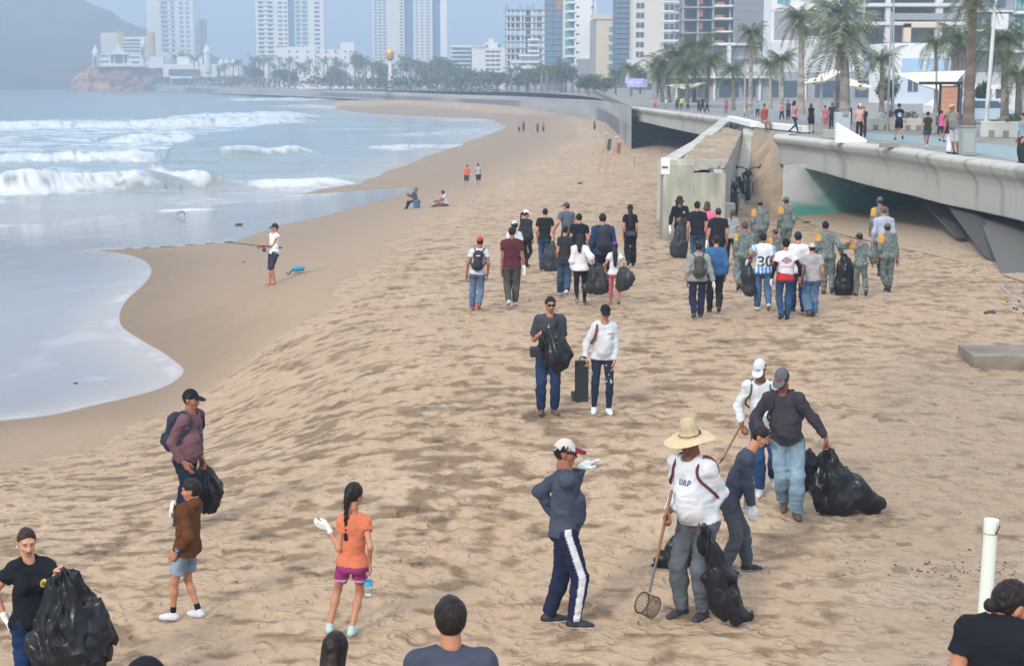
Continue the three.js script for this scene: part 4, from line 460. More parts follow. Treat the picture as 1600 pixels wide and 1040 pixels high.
tree(690, 136, 92, 62, 560, 'broad dark tree before the broad grey tower', 1); tree(650, 137, 94, 44, 575, 'rounded dark tree just right of the golden dome', 2); tree(712, 138, 106, 40, 520, 'low wide tree left of the banded hotel', 3); tree(878, 146, 100, 44, 380, 'dense tree below the white tower with square windows', 4); tree(845, 146, 104, 46, 400, 'dense tree below the dark blue tower', 5); tree(810, 144, 112, 40, 430, 'low tree below the terraced building', 6); tree(1000, 152, 106, 30, 260, 'green tree right behind the purple billboard', 7); tree(450, 136, 108, 50, 680, 'low dark tree below the white twin tower', 8); tree(560, 136, 84, 24, 640, 'tall narrow tree beside the low stepped hotel', 9); tree(600, 138, 100, 34, 600, 'bushy tree below the golden dome', 21); tree(530, 137, 102, 40, 640, 'bushy tree before the middle of the low stepped hotel', 22); tree(745, 141, 112, 46, 470, 'spreading tree before the banded hotel', 23); tree(775, 142, 114, 36, 450, 'small round tree right of the banded hotel', 24); tree(920, 149, 118, 40, 300, 'dark tree below the cream tower', 25); tree(945, 150, 122, 36, 280, 'low tree left of the purple billboard', 26); tree(400, 135, 100, 30, 700, 'bushy tree left of the white twin tower', 27); tree(1392, 178, 126, 44, 110, 'shrubby tree before the low white house', 10); tree(1534, 178, 130, 30, 105, 'small tree before the grey roofed house', 11);
// low hedges seen as one mass along the bay road
{ const gs = []; for (let i = 0; i < 34; i++) { const px = 300 + i * 14, j = BAY.findIndex((b) => b[0] <= px), B = BAY[Math.max(1, j)], D = lerp(B[3], BAY[Math.max(0, j - 1)][3], 0.5) + 22, p = at(px, B[1] + 0.2, D); gs.push(leafCrown(100 + i, 130, 5 + 4 * ih(i, 1, 1), 1.6 + 2.2 * ih(i, 2, 1), 3, 0.9, GREENS[0], [0.1, 0.13, 0.07]).translate(p.x, p.y + 2.6, p.z)); } const o = tag(mesh('shrubbery', merge(gs), leafMat), 'hazy green shrubbery along the far bay road', 'shrubbery', null, 'stuff'); }
// ---------------------------------------------------------------- things on the promenade
function onDeck(px, py) { const p = atY(px, py, YD - 0.05); p.y = YD - 0.05; return p; }
const sailMat = new THREE.MeshPhysicalMaterial({ color: new THREE.Color(0.78, 0.72, 0.58), roughness: 0.9, transmission: 0.3, thickness: 0, side: THREE.DoubleSide });
function sail(label, corners, posts) {
  const t = thing('shade_sail', label, 'shade sail'), [a, b, c, d] = corners;
  part(t, 'canvas', grid(16, 16, (u, v) => { const p = a.clone().lerp(b, u).lerp(d.clone().lerp(c, u), v); p.y -= 0.35 * Math.sin(u * Math.PI) * Math.sin(v * Math.PI); return p; }), sailMat);
  for (const q of posts) part(t, 'pole', bar(V(q.x, YD - 0.1, q.z), V(q.x, q.y + 0.05, q.z), 0.07, 0.05), steel);
}
sail('cream shade sail stretched over the kiosk', [at(1398, 114, 82), at(1510, 110, 84), at(1482, 144, 76), at(1445, 134, 78)], [at(1394, 20, 82), at(1513, 108, 84)]);
sail('pale shade sail left of the stout fan palm', [at(1247, 131, 92), at(1302, 108, 96), at(1316, 112, 90), at(1290, 126, 88)], [at(1248, 130, 92), at(1284, 120, 90)]);
sail('narrow shade sail edge right of the stout fan palm', [at(1328, 122, 92), at(1362, 134, 90), at(1360, 137, 88), at(1328, 134, 88)], [at(1304, 144, 90)]);
sail('faint pale shade sail above the distant walkers', [at(1040, 133, 150), at(1100, 128, 150), at(1104, 130, 146), at(1068, 139, 146)], [at(1100, 128, 150)]);
{ // kiosk
  const D = 76, t = thing('kiosk', 'small kiosk with an orange brick panel under the cream sail', 'kiosk', V(0, 0, 0)), k = D / FPX, p0 = onDeck(1460, 205), X = (px) => (px - 800) * k; const z = -D;
  part(t, 'panel', box(X(1488) - X(1463), 2.35, 0.16, (X(1463) + X(1488)) / 2, YD + 1.15, z), mat([0.5, 0.24, 0.15], 0.85)); part(t, 'roof', rbox(X(1494) - X(1440), 0.14, 1.8, 0.03, (X(1440) + X(1494)) / 2, YD + 2.45, z - 0.6), darkMetal);
  for (const a of [1461.5, 1489.5]) part(t, 'post', box(0.1, 2.4, 0.12, X(a), YD + 1.2, z + 0.02), darkMetal); part(t, 'side_wall', box(X(1500) - X(1491), 2.2, 0.14, (X(1491) + X(1500)) / 2, YD + 1.1, z - 0.5), mat([0.2, 0.2, 0.23], 0.8)); part(t, 'counter', box(X(1460) - X(1442), 1.0, 0.5, (X(1442) + X(1460)) / 2, YD + 0.5, z - 0.6), greyConc);
  for (let i = 0; i < 9; i++) part(t, 'plank', box(X(1487.5) - X(1463.5), 0.235, 0.03, (X(1463) + X(1488)) / 2, YD + 0.12 + i * 0.25, z + 0.09), mat([0.5 + 0.05 * ih(i, 1, 1), 0.25 + 0.03 * ih(i, 2, 1), 0.16], 0.85)); }
{ const p = onDeck(1511, 243), t = thing('litter_bin', 'square grey green litter bin beside the elbowing walker', 'litter bin', p); part(t, 'body', rbox(0.5, 0.98, 0.45, 0.03, 0, 0.5, 0), mat([0.28, 0.31, 0.29], 0.7)); part(t, 'lid', rbox(0.53, 0.07, 0.48, 0.02, 0, 1.03, 0), mat([0.2, 0.22, 0.21], 0.6)); part(t, 'door', box(0.36, 0.7, 0.02, 0, 0.48, 0.232), mat([0.32, 0.35, 0.33], 0.6)); }
{ const p = onDeck(1540, 212), t = thing('street_lamp', 'tall pale street lamp pole near the right edge', 'street lamp', p); part(t, 'pole', bar(V(0, 0, 0), V(0.2, 7.4, 0), 0.11, 0.075, 10), mat([0.6, 0.6, 0.58], 0.5)); part(t, 'base', new THREE.CylinderGeometry(0.16, 0.2, 0.5, 10).translate(0, 0.25, 0), mat([0.6, 0.6, 0.58], 0.5)); part(t, 'arm', bar(V(0.2, 7.3, 0), V(-1.1, 7.7, 0), 0.05, 0.04), mat([0.6, 0.6, 0.58], 0.5)); part(t, 'lamp_head', rbox(0.6, 0.12, 0.22, 0.05, -1.3, 7.72, 0), mat([0.5, 0.5, 0.5], 0.4)); }
{ const p = onDeck(1573, 192), t = thing('light_sculpture', 'white curved arc sign standing before the grey roofed house', 'sign', p); part(t, 'arc', tube([V(0, 0.3, 0), V(-0.12, 0.9, 0), V(-0.15, 1.4, 0), V(0.0, 1.9, 0), V(0.12, 2.1, 0)], 0.13, 20, 8), whitePaint); part(t, 'foot', box(0.5, 0.3, 0.3, 0, 0.15, 0), greyConc); }
for (const [x0, x1, row, h, l] of [[1533, 1600, 214, 0.75, 'low cream planter wall with notched front by the street lamp'], [1356, 1450, 203, 0.65, 'low grey cream planter wall behind the runner']]) {
  const a = onDeck(x0, row), b = onDeck(x1 + (x1 === 1600 ? 60 : 0), row + (x1 === 1600 ? 2 : 1)), d = b.clone().sub(a), t = thing('planter_wall', l, 'planter', a.clone().add(b).multiplyScalar(0.5)); t.rotation.y = -Math.atan2(d.z, d.x); part(t, 'wall', rbox(d.length(), h, 0.5, 0.04, 0, h / 2, 0), mat([0.5, 0.48, 0.42], 0.85)); const n = 5; for (let i = 0; i < n; i++) part(t, 'notch', box(0.26, h * 0.45, 0.05, (i - 2) * d.length() / 5.6, h * 0.22, 0.245), mat([0.2, 0.2, 0.19], 0.9)); part(t, 'plants', leafCrown(x0, 300, d.length() * 0.36, 0.35, 0.25, 0.14, GREENS[0], [0.1, 0.14, 0.06]).translate(0, h + 0.05, 0), leafMat); }
function car(px, row, label, color, turn) {
  const p = onDeck(px, row), t = thing('parked_car', label, 'car', p); t.rotation.y = turn; const body = mat(color, 0.35), sh = new THREE.Shape(); [[-2.1, 0.3], [2.1, 0.3], [2.15, 0.75], [1.3, 0.92], [0.75, 1.42], [-1.2, 1.45], [-1.9, 0.98], [-2.15, 0.9]].forEach(([x, y], i) => i ? sh.lineTo(x, y) : sh.moveTo(x, y));
  part(t, 'body', new THREE.ExtrudeGeometry(sh, { depth: 1.6, bevelEnabled: true, bevelSize: 0.06, bevelThickness: 0.06, bevelSegments: 2 }).translate(0, 0, -0.8), body); for (const s of [-1, 1]) { const w = new THREE.Shape(); [[-1.15, 0.95], [1.1, 0.95], [0.68, 1.36], [-1.0, 1.38]].forEach(([x, y], i) => i ? w.lineTo(x, y) : w.moveTo(x, y)); part(t, 'window', new THREE.ExtrudeGeometry(w, { depth: 0.02, bevelEnabled: false }).translate(0, 0, s > 0 ? 0.86 : -0.88), glass); for (const x of [-1.3, 1.3]) { const wh = part(t, 'wheel', new THREE.CylinderGeometry(0.33, 0.33, 0.2, 16).rotateX(Math.PI / 2).translate(x, 0.33, s * 0.8), mat([0.02, 0.02, 0.02], 0.8)); part(wh, 'rim', new THREE.CylinderGeometry(0.19, 0.19, 0.22, 12).rotateX(Math.PI / 2).translate(x, 0.33, s * 0.8), steel); } }
}
car(1532, 193, 'pale blue car parked before the grey roofed house', [0.42, 0.52, 0.58], 0.1); car(1498, 186, 'white car parked behind the litter bin', [0.75, 0.75, 0.74], 0.1);
{ const p = at(996, 131, 225), t = thing('billboard', 'pale purple billboard beside the solitary palm', 'billboard', p); part(t, 'panel', rbox(3.1, 1.25, 0.15, 0.03, 0, 0.15, 0), mat([0.40, 0.40, 0.74], 0.6)); for (const s of [-1, 1]) part(t, 'post', bar(V(s * 1.2, -0.5, 0), V(s * 1.2, -3.4, 0), 0.06, 0.06, 6), steel); part(t, 'print', [box(0.8, 0.5, 0.02, -0.9, 0.2, 0.09), box(0.7, 0.3, 0.02, 0.1, 0.2, 0.09)], mat([0.55, 0.56, 0.8], 0.6)); }
for (const [px, r0, r1, D, l] of [[1164, 176, 96, 96, 'slim pale pole beside the drooping palm'], [1284, 182, 122, 90, 'short white pole left of the stout fan palm'], [1396, 196, -10, 84, 'thin tall mast left of the cream sail'], [1218, 170, 112, 115, 'thin grey pole among the young palms'], [1463, 196, 112, 77, 'thin dark pole in front of the cream sail']]) { const a = at(px, r0, D), b = at(px + 1, r1, D), t = thing('slim_pole', l, 'pole', a); part(t, 'pole', bar(V(0, 0, 0), b.sub(a), 0.06, 0.045), steel); part(t, 'collar', new THREE.CylinderGeometry(0.1, 0.12, 0.25, 8).translate(0, 0.12, 0), steel); }
// motorcycles
function motorcycle(px, row, label, turn, s = 1) {
  const p = onSand(px, row), t = thing('motorcycle', label, 'motorcycle', p); t.rotation.y = turn; t.scale.setScalar(s); const blk = mat([0.02, 0.02, 0.022], 0.5), rub = mat([0.025, 0.025, 0.025], 0.9);
  for (const z of [0.66, -0.66]) { const w = part(t, 'wheel', new THREE.TorusGeometry(0.28, 0.075, 10, 24).rotateY(Math.PI / 2).translate(0, 0.34, z), rub); part(w, 'rim', new THREE.CylinderGeometry(0.17, 0.17, 0.06, 16).rotateZ(Math.PI / 2).translate(0, 0.34, z), steel); }
  part(t, 'fork', [bar(V(-0.09, 0.34, 0.66), V(-0.08, 1.0, 0.4), 0.03, 0.03), bar(V(0.09, 0.34, 0.66), V(0.08, 1.0, 0.4), 0.03, 0.03)], steel); part(t, 'handlebar', [tube([V(-0.4, 1.08, 0.22), V(-0.2, 1.12, 0.36), V(0, 1.05, 0.4), V(0.2, 1.12, 0.36), V(0.4, 1.08, 0.22)], 0.02, 20, 6), bar(V(-0.42, 1.2, 0.34), V(-0.3, 1.1, 0.34), 0.03, 0.03), bar(V(0.42, 1.2, 0.34), V(0.3, 1.1, 0.34), 0.03, 0.03)], blk);
  part(t, 'headlamp', new THREE.SphereGeometry(0.12, 14, 10).scale(1, 1, 0.7).translate(0, 0.95, 0.5), blk); part(t, 'tank', rbox(0.32, 0.3, 0.55, 0.12, 0, 0.82, 0.1), blk); part(t, 'seat', rbox(0.28, 0.14, 0.75, 0.06, 0, 0.82, -0.5), rub); part(t, 'engine', rbox(0.36, 0.38, 0.5, 0.06, 0, 0.45, 0), mat([0.06, 0.06, 0.06], 0.5, { metalness: 0.5 })); part(t, 'fender', rbox(0.2, 0.05, 0.4, 0.02, 0, 0.74, 0.62), blk); part(t, 'side_box', rbox(0.34, 0.32, 0.4, 0.05, -0.34, 0.62, -0.4), blk);
}
motorcycle(1167, 314, 'black motorcycle parked facing the sea at the foot of the ramp wall', -0.1, 1.5); motorcycle(1146, 334, 'black motorcycle half hidden behind the concrete landing', -0.05, 1.35);
// flag stakes on the sand
function stake(px, row, top, lean, label, cloth) { const p = onSand(px, row), D = -p.z, h = (row - top) * D / FPX, t = thing('beach_stake', label, 'beach stake', p), w = mat([0.45, 0.3, 0.2], 0.9), lx = lean * D / FPX; part(t, 'leg', bar(V(-0.25, -0.3, 0), V(lx - 0.12, h * 0.6, 0), 0.045, 0.04), w); part(t, 'leg', bar(V(0.35, -0.3, 0.2), V(lx + 0.15, h * 0.62, 0), 0.045, 0.04), w); part(t, 'post', bar(V(lx * 0.9, h * 0.5, 0), V(lx * 1.25, h, 0), 0.05, 0.04), w); part(t, 'board', rbox(0.26, h * 0.28, 0.09, 0.03, lx * 1.12, h * 0.72, 0).rotateZ(-0.12), cloth); part(t, 'cap', rbox(0.3, 0.1, 0.12, 0.02, lx * 1.3, h * 0.98, 0), mat([0.5, 0.45, 0.36], 0.9)); }
stake(938, 272, 207, 7, 'slim beach stake topped with a narrow dark board', mat([0.06, 0.07, 0.06], 0.8)); stake(948, 273, 213, 12, 'beach stake on two long legs with a reddish board', mat([0.22, 0.1, 0.07], 0.8));
{ const p = onSand(991, 262), t = thing('beach_stake', 'thin bare stick standing in the sand left of the landing', 'beach stake', p); part(t, 'post', bar(V(0, -0.2, 0), V(0, 0.75, 0), 0.03, 0.025), mat([0.3, 0.25, 0.2], 0.9)); part(t, 'cap', box(0.1, 0.06, 0.06, 0, 0.76, 0), mat([0.3, 0.25, 0.2], 0.9)); }
{ // white pole, close by on the right
  const p = at(1530, 1075, 12.2); p.y = ground(p.x, p.z); const top = at(1550, 811, 12.2), t = thing('white_pole', 'thick white plastic pole with a capped top leaning at the right', 'pole', p), d = top.clone().sub(p), m = mat([0.66, 0.69, 0.62], 0.45), L = d.length(), q = new THREE.Quaternion().setFromUnitVectors(V(0, 1, 0), d.clone().normalize());
  part(t, 'pole', new THREE.CylinderGeometry(0.056, 0.062, L - 0.1, 28).translate(0, (L - 0.1) / 2, 0).applyQuaternion(q), m); part(t, 'cap', new THREE.LatheGeometry([[0, 0], [0.058, 0], [0.061, -0.008], [0.061, -0.11], [0.056, -0.115]].map(([a, b]) => new THREE.Vector2(a, L + b)), 28).applyQuaternion(q), m); part(t, 'hook', [bar(V(0.03, L - 0.1, 0.06), V(0.05, L - 0.03, 0.065), 0.008, 0.008), bar(V(0.025, L - 0.1, 0.055), V(0.025, L - 0.1, 0.07), 0.01, 0.01)].map((g) => g.applyQuaternion(q)), mat([0.16, 0.07, 0.03], 0.9)); part(t, 'seam', new THREE.TorusGeometry(0.0605, 0.003, 6, 28).rotateX(Math.PI / 2).translate(0, L - 0.115, 0).applyQuaternion(q), mat([0.2, 0.19, 0.15], 0.9)); }
// specks of seaweed and litter on the sand
{ const r = rng(31), gs = []; for (let i = 0; i < 120; i++) { const px = 1300 + r() * 320, py = 560 + r() * 460, k = r(); const p = onSand(r() < 0.5 ? 1430 + r() * 180 : px, r() < 0.5 ? 876 + r() * 26 : py); const g = new THREE.IcosahedronGeometry(1, 1); g.scale(0.008 + 0.02 * k * k, 0.004 + 0.005 * k, 0.006 + 0.008 * r()).rotateY(r() * 6); gs.push(g.translate(p.x, p.y + 0.004, p.z)); } tag(mesh('seaweed_debris', merge(gs), mat([0.09, 0.07, 0.05], 0.9)), 'dark specks of seaweed and pebbles on the smooth sand', 'debris', null, 'stuff'); }
{ const r = rng(8); [[118, 600, 0.045], [828, 470, 0.025], [1548, 490, 0.08], [380, 410, 0.04], [906, 287, 0.1], [1260, 348, 0.1]].forEach(([px, py, s], i) => { const p = onSand(px, py), g = new THREE.IcosahedronGeometry(s, 2), a = g.attributes.position; for (let k = 0; k < a.count; k++) { const n = 1 + 0.35 * vnoise(a.getX(k) * 20 + i * 7, a.getY(k) * 20, a.getZ(k) * 20); a.setXYZ(k, a.getX(k) * n * 1.5, a.getY(k) * n * 0.7, a.getZ(k) * n); } g.computeVertexNormals(); tag(mesh('dark_stone', g.translate(p.x, p.y + s * 0.3, p.z), mat([0.05, 0.05, 0.05], 0.9)), ['dark stone lying in the sheet of water', 'small dark scrap on the sand below the walkers', 'dark stone on the sand near the pale roots', 'small dark lump beside the angler', 'dark lump on the sand below the flag stakes', 'dark scrap of rubbish near the painted wall'][i], i === 1 || i === 5 ? 'scrap' : 'stone'); }); }
// ---------------------------------------------------------------- figures: a distance field of tapered limbs, meshed by surface nets
function netMesh(sdf, lo, hi, cell, color) {
  const B = 4, n = [0, 1, 2].map((k) => Math.ceil((hi[k] - lo[k]) / cell / B) * B + 1), [nx, ny, nz] = n, val = new Float32Array(nx * ny * nz).fill(1), R = B * cell * 0.5 * 1.733 * 1.35 + cell;
  const id = (i, j, k) => i + nx * (j + ny * k);
  for (let bk = 0; bk < nz - 1; bk += B) for (let bj = 0; bj < ny - 1; bj += B) for (let bi = 0; bi < nx - 1; bi += B) {
    const c = sdf(lo[0] + (bi + B / 2) * cell, lo[1] + (bj + B / 2) * cell, lo[2] + (bk + B / 2) * cell);
    if (c > R) continue;
    if (c < -R * 1.6) { for (let k = bk; k <= bk + B; k++) for (let j = bj; j <= bj + B; j++) for (let i = bi; i <= bi + B; i++) { const q = id(i, j, k); if (val[q] === 1) val[q] = -1; } continue; }
    for (let k = bk; k <= bk + B; k++) for (let j = bj; j <= bj + B; j++) for (let i = bi; i <= bi + B; i++) { const q = id(i, j, k); if (val[q] === 1 || val[q] === -1) val[q] = sdf(lo[0] + i * cell, lo[1] + j * cell, lo[2] + k * cell) || 1e-6; }
  }
  const vid = new Int32Array(nx * ny * nz).fill(-1), P = [], idx = [];
  for (let k = 0; k < nz - 1; k++) for (let j = 0; j < ny - 1; j++) for (let i = 0; i < nx - 1; i++) {
    let m = 0, sx = 0, sy = 0, sz = 0, cnt = 0; const v = [];
    for (let c = 0; c < 8; c++) { const q = val[id(i + (c & 1), j + (c >> 1 & 1), k + (c >> 2))]; v.push(q); if (q < 0) m |= 1 << c; }
    if (m === 0 || m === 255) continue;
    for (let a = 0; a < 8; a++) for (let d = 0; d < 3; d++) { const b = a | 1 << d; if (b === a) continue; if ((v[a] < 0) === (v[b] < 0)) continue; const t = v[a] / (v[a] - v[b]); sx += (a & 1) + (d === 0 ? t : 0); sy += (a >> 1 & 1) + (d === 1 ? t : 0); sz += (a >> 2) + (d === 2 ? t : 0); cnt++; }
    vid[id(i, j, k)] = P.length / 3; P.push(lo[0] + (i + sx / cnt) * cell, lo[1] + (j + sy / cnt) * cell, lo[2] + (k + sz / cnt) * cell);
  }
  const quad = (a, b, c, d, fl) => { if (a < 0 || b < 0 || c < 0 || d < 0) return; fl ? idx.push(a, b, c, a, c, d) : idx.push(a, c, b, a, d, c); };
  for (let k = 1; k < nz - 1; k++) for (let j = 1; j < ny - 1; j++) for (let i = 1; i < nx - 1; i++) {
    const s = val[id(i, j, k)] < 0;
    if (s !== val[id(i + 1, j, k)] < 0) quad(vid[id(i, j - 1, k - 1)], vid[id(i, j, k - 1)], vid[id(i, j, k)], vid[id(i, j - 1, k)], s);
    if (s !== val[id(i, j + 1, k)] < 0) quad(vid[id(i - 1, j, k - 1)], vid[id(i - 1, j, k)], vid[id(i, j, k)], vid[id(i, j, k - 1)], s);
    if (s !== val[id(i, j, k + 1)] < 0) quad(vid[id(i - 1, j - 1, k)], vid[id(i, j - 1, k)], vid[id(i, j, k)], vid[id(i - 1, j, k)], s);
  }
  const g = new THREE.BufferGeometry(); g.setAttribute('position', new THREE.Float32BufferAttribute(P, 3)); g.setIndex(idx);
  if (!P.length) return null;
  const C = new Float32Array(P.length); for (let i = 0; i < P.length; i += 3) { const c = Array.isArray(color) ? color : color(P[i], P[i + 1], P[i + 2]); C[i] = c[0]; C[i + 1] = c[1]; C[i + 2] = c[2]; }
  g.setAttribute('color', new THREE.BufferAttribute(C, 3)); g.computeVertexNormals(); return g;
}
const bone = (a, b, ra, rb, o = {}) => ({ ax: a.x, ay: a.y, az: a.z, bx: b.x - a.x, by: b.y - a.y, bz: b.z - a.z, ra, dr: rb - ra, L2: Math.max(1e-9, a.distanceToSquared(b)), n: o.n, f: o.f ? 1 / o.f - 1 : 0, fr: o.f ?? 1, cut: o.cut, ca: o.ca, cb: o.cb, tag: o.tag });
function boneD(q, x, y, z) {
  let px = x - q.ax, py = y - q.ay, pz = z - q.az; const h = clamp((px * q.bx + py * q.by + pz * q.bz) / q.L2, 0, 1);
  px -= q.bx * h; py -= q.by * h; pz -= q.bz * h;
  if (q.f) { const c = (px * q.n.x + py * q.n.y + pz * q.n.z) * q.f; px += q.n.x * c; py += q.n.y * c; pz += q.n.z * c; }
  let d = Math.sqrt(px * px + py * py + pz * pz) - q.ra - q.dr * h; if (q.f) d *= 0.5 + 0.5 * q.fr;
  if (q.cb) { const e = ((x - q.ax - q.bx) * q.bx + (y - q.ay - q.by) * q.by + (z - q.az - q.bz) * q.bz) / Math.sqrt(q.L2); if (e > d) d = e; }
  return d;
}
const union = (bones, k) => (x, y, z) => { let d = 1e3; for (let i = 0; i < bones.length; i++) { const e = boneD(bones[i], x, y, z); const h = k - Math.abs(d - e); d = h > 0 ? Math.min(d, e) - h * h / (4 * k) : Math.min(d, e); } return d; };
function boundsOf(bones, pad) { const lo = [1e9, 1e9, 1e9], hi = [-1e9, -1e9, -1e9]; for (const q of bones) for (const [x, y, z, r] of [[q.ax, q.ay, q.az, q.ra], [q.ax + q.bx, q.ay + q.by, q.az + q.bz, q.ra + q.dr]]) [x, y, z].forEach((v, i) => { lo[i] = Math.min(lo[i], v - r - pad); hi[i] = Math.max(hi[i], v + r + pad); }); return [lo, hi]; }
const joinGeo = (list) => { const l = list.filter(Boolean); return l.length > 1 ? mergeGeometries(l) : l[0]; };
function ik(a, t, l1, l2, pole) { const d = t.clone().sub(a), L = Math.min(d.length(), (l1 + l2) * 0.999), u = d.clone().normalize(), x = (l1 * l1 - l2 * l2 + L * L) / (2 * L), hgt = Math.sqrt(Math.max(0, l1 * l1 - x * x)), p = pole.clone().addScaledVector(u, -pole.dot(u)).normalize(); return { mid: a.clone().addScaledVector(u, x).addScaledVector(p, hgt), end: a.clone().addScaledVector(u, L) }; }
const skinMat = vmat(0.55), clothMat = new THREE.MeshPhysicalMaterial({ vertexColors: true, roughness: 0.95, specularIntensity: 0.22 }), hairMat = new THREE.MeshPhysicalMaterial({ vertexColors: true, roughness: 0.45, specularIntensity: 0.32 }), shoeMat = vmat(0.65), gloveMat = vmat(0.8), shinyMat = vmat(0.45);
const SK = { tan: srgb(176, 120, 92), brown: srgb(148, 95, 70), dark: srgb(120, 75, 55), fair: srgb(190, 138, 112) }, BLACKHAIR = [0.016, 0.012, 0.011], BROWNHAIR = [0.045, 0.028, 0.02];
const col = (s, k = 0.8) => hx(s).map((v) => v * k);
const JEANS = col('#46607c', 0.68), DJEANS = col('#262f42', 0.68), LJEANS = col('#93acba', 0.7), BLACK = [0.012, 0.013, 0.018], CHAR = [0.03, 0.03, 0.036], WHITE = [0.55, 0.56, 0.585], SLATE = col('#4a5060', 0.75), CAMO = 'camo';
const camoAt = (x, y, z) => { const n = fbm(x * 16, y * 16, z * 16, 3), m = fbm(x * 26 + 9, y * 26, z * 26, 2); return n > 0.14 ? [0.1, 0.115, 0.11] : m > 0.12 ? [0.2, 0.225, 0.215] : n < -0.14 ? [0.12, 0.145, 0.14] : [0.15, 0.175, 0.17]; };

function handBones(w, dir, palm, thumb, s, curl, o = {}) {   // wrist, finger direction, palm normal, thumb side
  const b = [], pt = (u, v, n) => w.clone().addScaledVector(dir, u * s).addScaledVector(thumb, v * s).addScaledVector(palm, n * s), fat = o.fat ?? 1;
  [[0.032, 0.92], [0.011, 1], [-0.011, 0.95], [-0.031, 0.78]].forEach(([v, L], i) => {
    const k = pt(0.088 * (i === 3 ? 0.92 : i === 0 ? 0.98 : 1), v * 1.02, 0); b.push(bone(pt(0, v * 0.55, 0), k, 0.0165 * s * fat, 0.0135 * s * fat));
    let p = k, a = (Array.isArray(curl) ? curl[i] : curl) * (0.85 + 0.1 * i); const base = a; let ang = base * 0.45;
    for (const [len, r0, r1] of [[0.045, 0.0105, 0.0095], [0.028, 0.0095, 0.0088], [0.022, 0.0088, 0.0075]]) { const d = dir.clone().multiplyScalar(Math.cos(ang)).addScaledVector(palm, Math.sin(ang)).addScaledVector(thumb, v * 2.2 * (1 - Math.min(1, a))).normalize(), q = p.clone().addScaledVector(d, len * L * s); b.push(bone(p, q, r0 * s * fat, r1 * s * fat)); p = q; ang += base; }
  });
  const t0 = pt(0.022, 0.026, 0.006), t1 = pt(0.055, 0.056, 0.016 + 0.012 * Math.min(1.2, Array.isArray(curl) ? 0.6 : curl)), t2 = pt(0.088, 0.062 - 0.02 * Math.min(1, Array.isArray(curl) ? 0.5 : curl), 0.024 + 0.018 * (Array.isArray(curl) ? 0.6 : curl)), t3 = pt(0.11, 0.06 - 0.03 * Math.min(1, Array.isArray(curl) ? 0.5 : curl), 0.026 + 0.03 * (Array.isArray(curl) ? 0.6 : curl));
  b.push(bone(t0, t1, 0.0165 * s * fat, 0.0125 * s * fat), bone(t1, t2, 0.012 * s * fat, 0.0105 * s * fat), bone(t2, t3, 0.0105 * s * fat, 0.0085 * s * fat)); return b;
}
const FIG = {};
